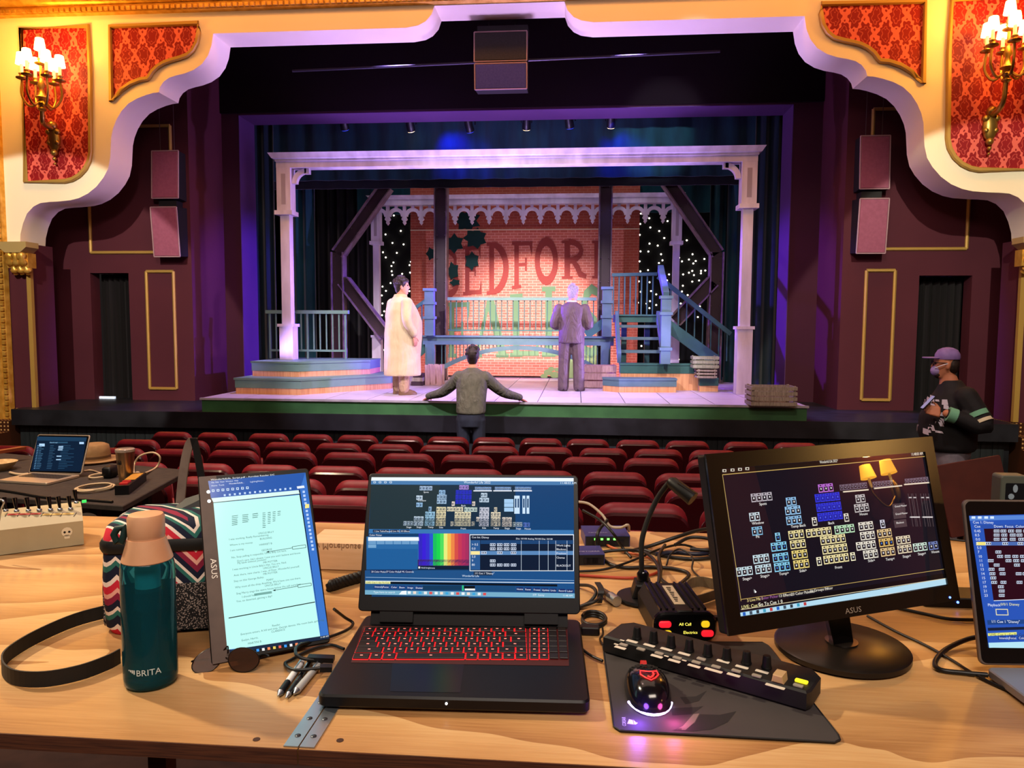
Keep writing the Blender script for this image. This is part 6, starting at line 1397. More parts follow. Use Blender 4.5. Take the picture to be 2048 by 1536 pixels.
# cables, adapter, power strip, bowl, charger
M_wcab = mat('ivory_cable', '#cbb692', .5)
cable('white_cable', 'ivory cable looping up from the plug beside the tumbler', [UZ(268, 948, zk+.02), UY(268, 930, 4.5), UY(280, 912, 4.5), UY(305, 905, 4.5), UY(320, 915, 4.5), UY(312, 935, 4.5), UZ(282, 950, zk+.02)], .006, M_wcab)
th_ = [i*.42 for i in range(46)]; c = UZ(190, 977, zk+.006)
cable('white_cable', 'coiled ivory cable lying on the black table in front of the tumbler', [c+V(((.085+.012*math.sin(a*.37))*math.cos(a), (.1+.012*math.cos(a*.6))*math.sin(a), .003+.005*(i/46)*2)) for i, a in enumerate(th_)], .005, M_wcab)
c = UZ(200, 953, zk+.006)
cable('white_cable', 'loose ivory cable loops between the silver laptop and the tumbler', [UZ(168, 942, zk+.006), UZ(185, 941, zk+.006)]+[c+V((.05*math.cos(a), .07*math.sin(a), .004+.004*i/20)) for i, a in enumerate([j*.5 for j in range(22)])], .005, M_wcab)
tag(MB().prism(rrect(.06, .09, .015, 4, UZ(221, 955, zk).x, UZ(221, 955, zk).y), zk+.001, zk+.07, 'z', .012).build('power_adapter', M_blk, smooth=50), 'dark round cornered power adapter left of the tumbler'.replace('left of', 'beside'), 'adapter')
a, b = UZ(244, 990, zk), UZ(280, 962, zk); Mps = frameM((a+b)/2, (b-a), V((-(b-a).y, (b-a).x, 0))); L2 = (b-a).length
ps = thing('power_strip', 'black power strip with red switches and an orange label at the table edge', 'power strip', (Mps.translation.x, Mps.translation.y, zk+.001))
MB(Mps).box(-L2/2, L2/2, -.035, .035, .001, .05).build('case', M_blk, ps, world=True)
MB(Mps).box(-.03, L2/2-.03, -.028, .028, .05, .052).build('orange_label', mat('orange_label', '#c08a30', .6), ps, world=True)
for k in range(2): MB(Mps).box(-L2/2+.03+k*.05, -L2/2+.06+k*.05, -.02, .02, .05, .058).build('red_switch', mat('red_switch', '#a02024', .4, emit='#a01018', es=.4), ps, world=True)
tag(MB().ball(tuple(UZ(275, 952, zk+.025)), .022, 12, 8, (1, 1, 1.3)).build('charger_plug', M_wcab, smooth=60), 'rounded ivory plug beside the tumbler where the cable starts', 'plug')
p = UZ(0, 940, zk); tag(MB().lathe([(.03, 0), (.06, .004), (.1, .05), (.105, .05), (.065, .0), (.03, -.0)], (p.x-.01, p.y, zk+.002), 24).build('wicker_bowl', noisy('pale_straw', '#b89a68', '#cfb584', 40, .8), smooth=60), 'pale straw bowl at the end of the black table', 'bowl')
cable('white_charger', 'white charger plug and cord leading into the silver laptop', tk([(20, 945), (32, 948), (45, 949), (56, 948)], .01), .008, M_wcab)
m = MB(); cj = UZ(215, 1022, 1.12)
for i in range(7): m.ball((cj.x+random.uniform(-.12, .1), 3.45+random.uniform(-.05, .05), 1.1+random.uniform(-.02, .02)), random.uniform(.05, .09), 10, 7, (1.2, .8, .7))
jk = tag(remesh(m.build('black_jacket', noisy('black_cloth', '#15130f', '#221e1a', 12, .9)), .01, 8), 'crumpled black jacket lying over seats below the black table', 'jacket')
tag(MB().beam(UZ(-30, 908, 1.25), UZ(47, 896, 1.25), .05, .02).build('wooden_rail', noisy('varnished_rail', '#7a3a22', '#8a4428', 8, .35)), 'varnished wooden rail beside the straw bowl', 'rail')
# ---- network switches
M_nblue = noisy('blue_steel', '#2c3068', '#363b78', 8, .4, metal=.2)
def netbox(label, px, w, d, h, rot, zb=0, lights=True):
    p = UZ(*px, zt); t = thing('network_switch', label, 'network switch', (p.x, p.y, zt+.001+zb), rot)
    MB().prism([(-w/2, 0), (w/2, 0), (w/2, h), (-w/2, h)], 0, d, 'y', .001).build('case', M_nblue, t)
    MB().box(-w/2+.002, w/2-.002, -.001, -.0002, .002, h-.002).build('front_panel', M_dk, t)
    for k in range(5):
        x = -w/2+.02+k*(w-.04)/4.6; j = MB().box(x, x+.014, -.003, -.001, .005, .017).build('port', mat('port_hole', '#1a1a22', .4, .4), t)
        if lights and k < 4: MB().box(x+.003, x+.009, -.0042, -.003, .018, .0225).build('link_light', mat('link_green', '#60ff60', .4, emit='#70ff60', es=3), j)
    tx = MB(); textmb(tx, 'NETGEAR', Matrix.Translation((-w/2+.012, d*.25, h+.0004)), .012, .05); tx.build('logo', mat('grey_print', '#a8acc8', .4, .4), t)
    return t
netbox('blue steel network switch with green lights behind the black laptop', (1215, 1094), .115, .1, .028, math.radians(6))
netbox('smaller blue steel box with screw connectors in front of the network switch', (1180, 1131), .07, .07, .026, math.radians(8), 0, False)
# ---- gooseneck lamp
p = UZ(1283, 1200, zt); gl = thing('gooseneck_lamp', 'black gooseneck work lamp with slotted head and round base', 'lamp', (p.x, p.y, zt+.001))
MB().lathe([(.005, 0), (.05, 0), (.052, .004), (.05, .009), (.03, .012), (.005, .012)], n=28).build('base', M_blk, gl, smooth=40)
MB().prism([(-.022, .0), (.024, .0), (.018, .03), (-.014, .03)], -.03, .022, 'y', .003).build('base_block', M_blk, gl).location.z = .01
MB().lathe([(.012, .035), (.0125, .055), (.009, .06)], (.002, 0, 0), 14).build('socket', M_blkg, gl, smooth=40)
Yg = gl.location.y
q = [UY(x, y, Yg+dy) for x, y, dy in ((1284, 1165, 0), (1283, 1120, .0), (1284, 1080, .005), (1296, 1038, .01), (1313, 1000, .01), (1330, 975, .0), (1341, 963, -.01))]; MB().tube(bez(q, 6), .0055, 10).build('gooseneck', M_rub, gl, smooth=60, world=True)
a, b = UY(1338, 960, Yg-.01), UY(1386, 998, Yg-.04); m = MB(); m.tube([a, a.lerp(b, .12), b], [.007, .0125, .015], 12); hd = m.build('head', M_blk, gl, smooth=50, world=True)
d = (b-a).normalized(); n1 = d.cross(V((0, 1, 0))).normalized()
for k in range(4): MB().beam(a.lerp(b, .25)+n1*(.012-.004*abs(k-1.5))+V((0, -.012+.006*k, 0)), a.lerp(b, .92)+n1*(.014-.004*abs(k-1.5))+V((0, -.012+.006*k, 0)), .002, .003).build('cooling_fin', M_blkg, hd, world=True)
# ---- intercom beltpack
A4 = [UZ(1300, 1200, zt), UZ(1388, 1196, zt), UZ(1425, 1288, zt), UZ(1316, 1284, zt)]
ax_ = ((A4[1]-A4[0])+(A4[2]-A4[3])).normalized(); ip = thing('intercom_pack', 'black finned intercom pack with red and yellow lit buttons', 'intercom', (*((A4[2]+A4[3])/2).xy, zt+.001), math.atan2(ax_.y, ax_.x))
w_ = .105; dpt = .17; hh_ = .05
MB().prism([(-w_/2, 0), (w_/2, 0), (w_/2, hh_*.62), (w_/2-.012, hh_), (-w_/2+.012, hh_), (-w_/2, hh_*.62)], .012, dpt, 'y', .003).build('case', M_blk, ip, smooth=30)
for k in range(8):
    if k in (3, 4): continue
    x = -.04+k*.0115; MB().box(x-.002, x+.002, .02, dpt-.01, hh_, hh_+.005).build('fin', M_blkg, ip)
MB().box(-.008, .012, .05, dpt-.02, hh_+.0002, hh_+.001).build('label_plate', mat('pale_label', '#b8a890', .5), ip)
tx = MB()
for i in range(9): tx.box(-.003, .006-(i % 3)*.002, dpt-.035-i*.009, dpt-.030-i*.009, hh_+.001, hh_+.0013)
tx.build('label_marks', M_dk, ip, kind='stuff')
fp = rrect(w_+.008, hh_+.004, .02, 6, 0, (hh_+.004)/2)
MB().prism(fp, 0, .014, 'y', .003).build('front_panel', M_blkg, ip, smooth=40)
MB().prism(rrect(.03, .012, .005, 4, 0, hh_+.001), .002, .016, 'y', .002).build('top_button', M_blk, ip, smooth=40)
M_rb = mat('red_button', '#c01828', .4, emit='#ff2030', es=1.0); M_yb = mat('yellow_button', '#c0a018', .4, emit='#ffd020', es=.9)
for x, z, mt, w2 in ((-.037, .034, M_rb, .022), (-.032, .017, M_yb, .014), (.035, .034, M_yb, .015), (.039, .017, M_rb, .022)): MB().prism(rrect(w2, .012, .005, 4, x, z), -.004, 0, 'y', .0015).build('lit_button', mt, ip, smooth=50)
tx = MB(); R2 = Matrix.Rotation(math.pi/2, 4, 'X'); textmb(tx, 'All Call', Matrix.Translation((-.012, -.0006, .031)) @ R2, .0075); textmb(tx, 'Electrics', Matrix.Translation((-.004, -.0006, .016)) @ R2, .0075); tx.build('display_text', mat('amber_text', '#f0e040', .4, emit='#f4e860', es=1.5), ip)
# ---- mouse mat
pts = [(1206, 1290), (1212, 1282), (1525, 1284), (1536, 1290), (1676, 1468), (1680, 1478), (1670, 1483), (1240, 1460), (1228, 1452)]
pl = [UZ(x, y, zt+.004) for x, y in pts]; c = sum(pl, V((0, 0, 0)))/len(pl)
mp = thing('mouse_mat', 'dark grey cloth mouse mat with claw marks and a pale sail logo', 'mouse mat', (c.x, c.y, zt))
M_mat = noisy('charcoal_cloth', '#2a2526', '#3b3534', 3, .85); MB().prism([(p.x, p.y) for p in pl], zt+.0006, zt+.0038, 'z', .001).build('pad', M_mat, mp, world=True)
MB().tube([(p.x, p.y, zt+.003) for p in pl], .0016, 6, closed=True).build('stitched_edge', M_dk, mp, world=True)
def zz(x, y, dz=.0041): return UZ(1160+x/3.793, 1220+y/3.793, zt+dz)
m = MB()
for q in ([(700, 912), (870, 860), (910, 790), (1060, 795), (1185, 768), (1120, 850), (1000, 905), (860, 920)], [(690, 745), (900, 735), (935, 728), (850, 790), (700, 800)], [(760, 660), (880, 655), (960, 612), (900, 690), (800, 715)]): m.add([tuple(zz(*p)) for p in q[::-1]], [tuple(range(len(q)))])
m.build('claw_print', mat('claw_dark', '#1c181a', .85), mp, world=True)
m = MB(); q = [(780, 880), (860, 790), (905, 785), (870, 850), (800, 910), (720, 912)]; m.add([tuple(zz(*p)) for p in q[::-1]], [tuple(range(6))]); q = [(1000, 905), (1185, 768), (1900, 930), (1880, 960), (900, 925)]
m.build('claw_highlight', mat('claw_light', '#6a5f58', .85), mp, world=True)
m = MB(); 
for q in ([(358, 862), (372, 828), (400, 835), (408, 868)], [(412, 868), (405, 832), (422, 850), (426, 868)], [(428, 866), (424, 852), (438, 856)]): m.add([tuple(zz(*p)) for p in q], [tuple(range(len(q)))])
a, b = zz(345, 880), zz(340, 812); ang = math.atan2((b-a).y, (b-a).x); textmb(m, 'CORSAIR', Matrix.Translation(zz(350, 880)) @ Matrix.Rotation(ang, 4, 'Z'), .0075, (b-a).length); m.build('logo', mat('pale_grey_print', '#b8b4bc', .6), mp, world=True)
# ---- mouse
a, b = UZ(1305, 1432, zt), UZ(1285, 1362, zt); d = (b-a); d.z = 0; L3 = .118; ms = thing('gaming_mouse', 'black honeycomb gaming mouse with red crest and glowing rim on the mat', 'mouse', (*a.lerp(b, .5).xy, zt+.0042), math.atan2(d.y, d.x)-math.pi/2)
def mring(z, f, sx=1.0): return [(.031*sx*math.cos(t)*f*(1-.12*math.cos(2*t)), .06*math.sin(t)*f, z+(.004*math.cos(t*1) if 0 else 0)) for t in [2*math.pi*k/28 for k in range(28)]]
prof = [(.001, .98), (.006, 1.0), (.016, .97), (.025, .88), (.032, .72), (.0365, .5), (.0385, .2)]
m = MB(); m.rings([[(x, y-(.012*(1-f)), z-max(0, y)*.18*(z/.0385)) for x, y, z in mring(z, f)] for z, f in prof]); m.build('shell', M_blkg, ms, smooth=60)
ms.scale = (1.22, 1.08, 1.05)
M_glw = mat('mouse_light', '#ffffff', .4, emit='#c8b0ff', es=5)
MB().tube([(.0286*math.cos(t), .0604*math.sin(t), .0032) for t in [math.radians(206+k*12.8) for k in range(11)]], .0019, 6).build('light_bar', M_glw, ms, smooth=60)
sh = [(0, .012), (.01, .016), (.011, .006), (.006, -.004), (0, -.01), (-.006, -.004), (-.011, .006), (-.01, .016)]
def onshell(x, y):
    f = .5
    for _ in range(12): f = min(.98, math.hypot(x/.0275, (y+.012*(1-f))/.06))
    z = .0385
    for (z0, f0), (z1, f1) in zip(prof[1:], prof[2:]):
        if f1 <= f <= f0: z = z0+(z1-z0)*(f0-f)/(f0-f1)
    return z-max(0, y)*.18*(z/.0385)+.0004
M_crest = mat('red_crest', '#ff3030', .4, emit='#ff2a2a', es=1.6)
m = MB(); m.tube([(x, y-.022, onshell(x, y-.022)+.0012) for x, y in sh], .0009, 5, closed=True); m.tube([(x*.45, y*.5-.021, onshell(x*.5, y*.5-.022)+.0012) for x, y in sh[1:6]], .0012, 5); m.build('crest', M_crest, ms, smooth=60)
m = MB(); rr = random.Random(2)
for r in range(4):
    for k in range(6):
        x = -.017+k*.0068+(r % 2)*.0034; y = .016+r*.0075; z = onshell(x, y)
        m.lathe([(.0024, 0), (.0024, .0012)], (x, y, z-.0006), 6)
m.build('honeycomb_holes', mat('hole_dark', '#030304', .8), ms, kind='stuff')
m = MB()
for r in range(3):
    for k in range(4): x = -.014+k*.0085; y = -.035-r*.006; m.ball((x, y, onshell(x, y)-.002-r*.004), .0016, 6, 4)
m.build('blue_glints', mat('blue_glow', '#3020ff', .4, emit='#3828ff', es=1.5), ms, kind='stuff')
MB(Matrix.Rotation(math.pi/2, 4, 'Y')).lathe([(.003, -.004), (.009, -.0035), (.009, .0035), (.003, .004)], (-.022, .042, 0), 16).build('scroll_wheel', mat('red_wheel', '#401014', .5, emit='#ff2018', es=.5), ms, smooth=40)
pl_ = bpy.data.lights.new('mouse_glow', 'POINT'); pl_.energy = .22; pl_.color = (.25, .08, 1); pl_.shadow_soft_size = .01; o = bpy.data.objects.new('mouse_glow', pl_); COL.objects.link(o); q = ms.matrix_basis @ V((-.02, -.075, .012)); o.location = q
pl_ = bpy.data.lights.new('mouse_glow', 'POINT'); pl_.energy = .12; pl_.color = (1, .1, .5); pl_.shadow_soft_size = .01; o = bpy.data.objects.new('mouse_glow', pl_); COL.objects.link(o); q = ms.matrix_basis @ V((.022, -.072, .012)); o.location = q
# ---- fader / knob controller
zc0 = zt+.0045; hc = .03
c4 = [UZ(1206, 1305, zc0), UZ(1612, 1424, zc0), UZ(1648, 1378, zc0), UZ(1262, 1272, zc0)]
ex = ((c4[1]-c4[0])).normalized(); Wc_ = (c4[1]-c4[0]).length; ey = V((-ex.y, ex.x, 0)); Mc = frameM(c4[0], ex, ey); dC = .085
mc = thing('midi_controller', 'long black controller with knobs, paper labels and a lit yellow button', 'controller', (*(c4[0]+ex*Wc_/2+ey*dC/2).xy, zt+.004))
MB(Mc).prism([(0, 0), (Wc_, 0), (Wc_+.004, .012), (Wc_+.004, dC-.02), (Wc_-.012, dC), (.015, dC), (-.002, dC-.02)], 0, hc, 'z', .003).build('case', mat('controller_black', '#141415', .5), mc, smooth=30, world=True)
def cp_(zx, zy, h=hc+zc0-zt): # point on controller top
    return UZ(1160+zx/3.793, 1220+zy/3.793, zt+.0045+hc)
Mi = Mc.inverted()
def cl(zx, zy): return Mi @ cp_(zx, zy)
for zx, zy in ((432, 215), (558, 245), (690, 278), (828, 310), (968, 345), (1112, 378), (1262, 405), (1415, 440)):
    q = cl(zx, zy); kb = MB(Mc).lathe([(.0075, 0), (.0085, .001), (.0072, .004), (.006, .018), (.0052, .0195), (.001, .0195)], (q.x, q.y, hc+.0003), 14).build('knob', M_blk, mc, smooth=40, world=True)
def pad(zx, zy, w, h, nm, mt, th_=.0012):
    q = cl(zx, zy); return MB(Mc).prism(rrect(w, h, min(w, h)*.2, 3, q.x, q.y), hc+.0002, hc+.0002+th_, 'z', .0003).build(nm, mt, mc, world=True)
M_lab = mat('paper_label', '#c9bfb0', .7); M_btn = mat('grey_button', '#8f877c', .5)
for zx, zy in ((395, 240), (525, 270), (655, 300), (790, 335), (1085, 392), (1228, 435), (1380, 470), (305, 288), (582, 353), (715, 388), (865, 427), (1012, 460), (1165, 495), (1480, 582)): pad(zx, zy, .02 if zx not in (1012, 1480) else .028, .008, 'paper_label', M_lab, .0006)
for zx, zy in ((330, 270), (462, 303), (600, 335), (738, 370), (882, 403), (1032, 437), (1185, 468), (1340, 505), (920, 378), (1655, 580)): pad(zx, zy, .014, .008, 'pad_button', M_btn, .0022)
pad(1680, 547, .018, .009, 'lit_button', mat('lit_yellow', '#f0d020', .4, emit='#ffe020', es=1.6), .0025)
q = cl(1505, 545); MB(Mc).prism([(q.x-.009, hc), (q.x+.009, hc), (q.x+.007, hc+.012), (q.x-.007, hc+.012)], q.y-.006, q.y+.018, 'y', .0015).build('fader_cap', mat('tan_fader', '#b8966c', .45), mc, world=True)
for zx, zy in ((320, 232), (275, 262), (655, 352), (790, 385)): pad(zx, zy, .008, .004, 'small_label', M_lab, .0006)
cable('usb_cable', 'thin black cable from the controller to the laptop side', tp([(1160, 1295), (1180, 1310), (1205, 1322)], .006), .0025, M_cab)
# ---- right-hand monitor on round stand
TL, TR, BR, BL = (.2064, 1.2034, 1.8787), (.6251, 1.368, 1.8904), (.6563, 1.3079, 1.6188), (.2377, 1.1433, 1.6071)
Mr, rw, rh = face(TL, TR, BR, BL)
mn = thing('desktop_monitor', 'black widescreen monitor on round stand showing lighting channel boxes', 'monitor', (*UZ(1682, 1303, zt).xy, zt+.001))
MB(Mr).prism(rrect(rw, rh, .006, 4), -.03, -.004, 'z', .004).build('housing', M_blk, mn, smooth=30, world=True)
M_bzm = mat('monitor_bezel', '#17110c', .2, spec=.6); f = MB(Mr)
def mloc(zx, zy):
    d = ray(1380+zx/2.953, 850+zy/2.953); iv = Mr.inverted(); o = iv @ CAM; dd = iv.to_3x3() @ d; return o-dd*(o.z/dd.z)
s4 = [mloc(300, 1142), mloc(1520, 938), mloc(1388, 158), mloc(182, 260)]
sx0, sx1, sy0, sy1 = (s4[0].x+s4[3].x)/2, (s4[1].x+s4[2].x)/2, (s4[0].y+s4[1].y)/2, (s4[2].y+s4[3].y)/2
for a, b, c, e in ((-rw/2, sx0, -rh/2, rh/2), (sx1, rw/2, -rh/2, rh/2), (sx0, sx1, sy1, rh/2), (sx0, sx1, -rh/2, sy0)): f.prism([(a, c), (b, c), (b, e), (a, e)], -.004, .0008, 'z')
f.build('bezel', M_bzm, mn, world=True)
tx = MB(Mr); q = mloc(918, 1128); q2 = mloc(1012, 1112); textmb(tx, 'ASUS', Matrix.Translation((q.x, -rh/2+.006, .0012)), .0125, (q2-q).length); tx.build('logo', mat('silver_print', '#b7aea4', .35, .6), mn, world=True)
q = mloc(1532, 1018); MB(Mr).ball((q.x, q.y, .001), .002, 8, 5).build('power_led', mat('blue_led', '#4060ff', .4, emit='#5070ff', es=6), mn, world=True)
S = Scr(Mr @ Matrix.Translation((0, 0, -.0035)), 1380, 850, 2.953); S.z = .0003
S.lrect(V((sx0, sy1, 0)), sx1-sx0, sy1-sy0, '#14121c', 1)
S.quad([(192, 292), (1405, 183), (1400, 165), (185, 262)], '#1c1510', 2); S.line((190, 294), (1405, 184), .0012, '#c8a860', 3); S.line((190, 294), (300, 1040), .0008, '#c8a860', 3); S.line((300, 1030), (1505, 850), .0008, '#c8a860', 3)
for x, y in ((190, 270), (238, 266), (282, 262), (325, 258)): S.rect(x, y-8, x+22, y+8, '#e0d8c8', 4); S.rect(x+5, y-4, x+17, y+5, '#1c1510', 5)
S.text(765, 228, 'Wonderful Life 2022*', .0068, '#f0e8d8', 4, width=.036); S.text(1305, 182, '11:48:03 AM', .007, '#fff4e0', 4, width=.025)
cw = (mloc(390, 600)-mloc(358, 603)).length; ch = (mloc(390, 655)-mloc(381, 600)).length
dk = '#16131c'
for x, y, c, r, col in ((355, 405, 4, 1, '#b8b0b8'), (345, 518, 2, 1, '#c8d8e0'), (360, 602, 2, 1, '#80b8d8'), (562, 428, 2, 1, '#90c0e8'), (556, 482, 3, 1, '#98c8f0'), (563, 540, 3, 1, '#90c0e8'), (752, 350, 3, 1, '#c070d8'), (715, 545, 1, 1, '#e8e0d0'), (904, 522, 1, 1, '#e8e0d0'), (972, 412, 2, 1, '#c8c0c0'), (965, 468, 3, 1, '#c8c0c0'), (268, 842, 3, 1, '#c8e0e8'), (367, 768, 3, 1, '#c8e0e8'), (380, 828, 3, 1, '#c8e0e8'), (498, 636, 1, 1, '#90d0f0'), (473, 696, 3, 1, '#88d0f0'), (483, 760, 3, 1, '#88d0f0'), (492, 816, 3, 1, '#88d0f0'), (576, 625, 3, 1, '#f0e0a0'), (586, 682, 3, 1, '#f0e0a0'), (596, 742, 3, 1, '#f0d880'), (606, 800, 3, 1, '#f0d880'), (680, 615, 5, 1, '#f4e4a8'), (848, 595, 4, 1, '#c0e8c0'), (764, 658, 5, 1, '#f4e4a8'), (775, 714, 5, 1, '#f4e4a8'), (742, 780, 1, 1, '#f4ecc8'), (783, 772, 5, 1, '#f4e4a8'), (942, 752, 1, 1, '#f4ecc8'), (990, 575, 3, 1, '#f0e8d8'), (1000, 632, 3, 1, '#f0e8d8'), (976, 692, 4, 1, '#f0e8d8'), (1018, 742, 3, 1, '#f0e8d8'), (1118, 560, 1, 1, '#d8d8e8'), (1100, 618, 3, 1, '#e8c890'), (1110, 672, 3, 1, '#e8c070'), (1120, 728, 3, 1, '#e8c890'), (1212, 658, 3, 1, '#e8d8b8'), (1220, 712, 3, 1, '#e8d8b8'), (1312, 700, 3, 1, '#d0e8d8'), (1404, 690, 2, 1, '#7080b8')):
    S.cells(x, y, c, r, cw, ch, col, dk, '#4080e0' if col in ('#88d0f0', '#90d0f0', '#e8c070') else '#f0f0f0')
for x, y in ((732, 408), (740, 464), (748, 520)): S.cells(x, y, 5, 1, cw, ch, '#3038d8', '#20249c', '#5060f0')
for x, n in ((880, 8), (1075, 6), (1265, 8)): S.cells(x, 352-(x-880)*.09, n, 1, cw*.7, ch*.7, '#786878', dk, '#a898a8')
for a, b in (((902, 395), (1052, 382)), ((1085, 375), (1250, 358)), ((1262, 352), (1412, 340))): S.line(a, b, .0022, '#e8d8c0', 4)
for x, y, s_ in ((408, 475, 'Spots'), (365, 590, 'Window'), (595, 608, 'Temp Back'), (815, 588, 'Back'), (1000, 535, 'House'), (310, 918, 'Stage>'), (415, 902, 'Stage>'), (525, 888, 'Temp>'), (645, 870, 'Side>'), (855, 850, 'Front'), (1050, 810, 'Side<'), (1155, 802, 'Temp<'), (1255, 785, 'Stage<'), (1345, 770, 'Stage<'), (1425, 758, 'House'), (388, 668, 'Pit')): S.text(x, y, s_, .0062, '#f4f0ec', 4)
for y, s_ in ((475, 'Grand Master'), (520, 'Grand Master'), (572, 'Blackout')): S.lrect(mloc(1200+(y-475)*.1, y-8), .026, .0125, '#4a3c40', 3); S.text(1206+(y-475)*.1, y+12, s_, .0045, '#f0e8e4', 5)
for x in (1285, 1312, 1358, 1388): S.line((x, 405), (x+30, 600), .0006, '#6c5c60', 4); S.line((x+18, 405), (x+48, 600), .0006, '#6c5c60', 4); S.rect(x+12, 540, x+42, 548, '#d0c8c8', 5); S.rect(x+4, 425, x+20, 432, '#c0b8b8', 5)
S.quad([(300, 1142), (1520, 940), (1512, 905), (295, 1108)], '#b4dcf0', 3); S.quad([(300, 1088), (1510, 900), (1505, 875), (296, 1066)], '#0c0a0c', 3)
S.line((300, 1090), (1512, 905), .0008, '#e8d8b0', 4); S.text(302, 1086, 'LIVE: Cue 1 :', .0072, '#f4e8a0', 5); S.text(400, 1070, 'Go To Cue 1 0', .0072, '#f4f0e0', 5)
for x, y, s_, c_ in ((335, 1045, '3 Live Mk 1', '#f0d890'), (415, 1032, 'Color Picker', '#a060a0'), (522, 1018, '13 Effects', '#f0e8d8'), (595, 1008, '20 Color Palettes', '#f0e8d8'), (705, 988, '16 Groups Editor', '#f0e8d8'), (800, 975, '+', '#f0e8d8')): S.text(x, y, s_, .0062, c_, 5)
for i in range(10): x = 315+i*40; S.lrect(mloc(x, 1108-i*6.6), .005, .005, ('#2060c0', '#405060', '#303840', '#40a0c0', '#c04040')[i % 5], 5)
S.quad([(376, 970), (380, 992), (390, 986)], '#ffffff', 6)
M_scm = M_scr.copy(); M_scm.name = 'glossy_screen'; M_scm.node_tree.nodes['Principled BSDF'].inputs['Roughness'].default_value = .008; M_scm.node_tree.nodes['Principled BSDF'].inputs['IOR'].default_value = 2.1
S.build('screen', mn, M_scm)
MB().lathe([(.005, 0), (.104, 0), (.11, .003), (.11, .011), (.106, .014), (.03, .0165), (.005, .0165)], n=48).build('stand_base', mat('brushed_black', '#26201c', .32, .5), mn, smooth=40)
MB().lathe([(.026, .0166), (.027, .019), (.02, .0195)], n=28).build('stand_collar', mat('dark_chrome', '#6c6460', .25, .9), mn, smooth=40)
nb_ = Mr @ V((-.005, -rh/2+.05, -.03)); a = mn.matrix_basis @ V((0, 0, .017)); dv = Mr.to_3x3() @ V((1, 0, 0))
m = MB(); m.rings([[tuple(c+dv*sx*w_+V((0, 1, 0))*sy*.012) for sx, sy in ((-1, -1), (1, -1), (1, 1), (-1, 1))] for c, w_ in ((a, .02), (a.lerp(nb_, .5), .022), (nb_, .026))]); m.build('stand_neck', M_blkg, mn, world=True)
# ---- right edge laptop
zr_ = zt+.018
BLr = UZ(1968, 1330, zr_); exr = V((math.cos(math.radians(4)), math.sin(math.radians(4)), 0)); TLr = UY(1919, 999, BLr.y+.07); upv_ = (TLr-BLr); Hr = upv_.length
Wr = .36; Mrl, lw2, lh2 = face(TLr, TLr+exr*Wr, BLr+exr*Wr, BLr)
rl = thing('grey_laptop', 'grey laptop with a cue list on screen beside the round stand monitor', 'laptop', (*(BLr+exr*Wr/2).xy, zt+.001))
MB(Mrl).prism(rrect(Wr, lh2, .01, 4), -.008, -.0005, 'z', .0015).build('lid', mat('pewter', '#8a7c74', .35, .6), rl, smooth=30, world=True)
MB(Mrl).prism(rrect(Wr-.006, lh2-.006, .009, 4), -.0004, .0004, 'z').build('bezel', mat('dark_bezel', '#0f0b0a', .25), rl, world=True)
ey2 = V((exr.y, -exr.x, 0)); q0 = BLr+V((0, 0, 0)); Mbb = frameM(q0+exr*Wr/2+ey2*.125+V((0, 0, -.001)), exr, -ey2)
MB(Mbb).prism(rrect(Wr, .24, .01, 4), -.014, 0, 'z', .002).build('base', mat('silver_deck', '#9a9ca8', .4, .4), rl, smooth=30, world=True)
S = Scr(Mrl @ Matrix.Translation((0, 0, .0006)), 1680, 900, 2.954)
a_, b_ = S.loc(820, 388), S.loc(905, 1168); xR = Wr/2-.012; xL = a_.x
S.lrect(V((xL, a_.y, 0)), xR-xL, a_.y-b_.y, '#2a55b8', .5); S.lrect(V((xL, a_.y, 0)), xR-xL, .011, '#5a88d8', .8); S.lrect(V((xL, b_.y+.012, 0)), xR-xL, .012, '#b8e8f8', .8)
t0_, t1_ = S.loc(1080, 462), S.loc(1080, 885); S.lrect(V((t0_.x, t0_.y, 0)), xR-.004-t0_.x, t0_.y-t1_.y, '#2c0a18', .8)
_r = random.Random(6)
for _i in range(15):
    _y = t0_.y-.006-(t0_.y-t1_.y-.008)*_i/15
    for _c in range(8):
        if _r.random() < .5:
            _q = V((t0_.x+.02+_c*(xR-t0_.x-.04)/8, _y, 0)); S.lrect(_q, .014, .007, '#d8e8ff', 1); S.lrect(_q+V((.0015, -.0015, 0)), .011, .004, '#2c0a18', 1.5)
S.quad([(878, 1168), (1140, 1150), (1100, 380), (762, 388)], '#2a55b8', 1); S.quad([(765, 418), (1104, 410), (1104, 385), (762, 392)], '#5a88d8', 2)
S.quad([(905, 888), (1130, 880), (1104, 460), (848, 465)], '#2c0a18', 2); S.quad([(848, 465), (1104, 458), (1104, 438), (780, 442)], '#2c50a8', 2)
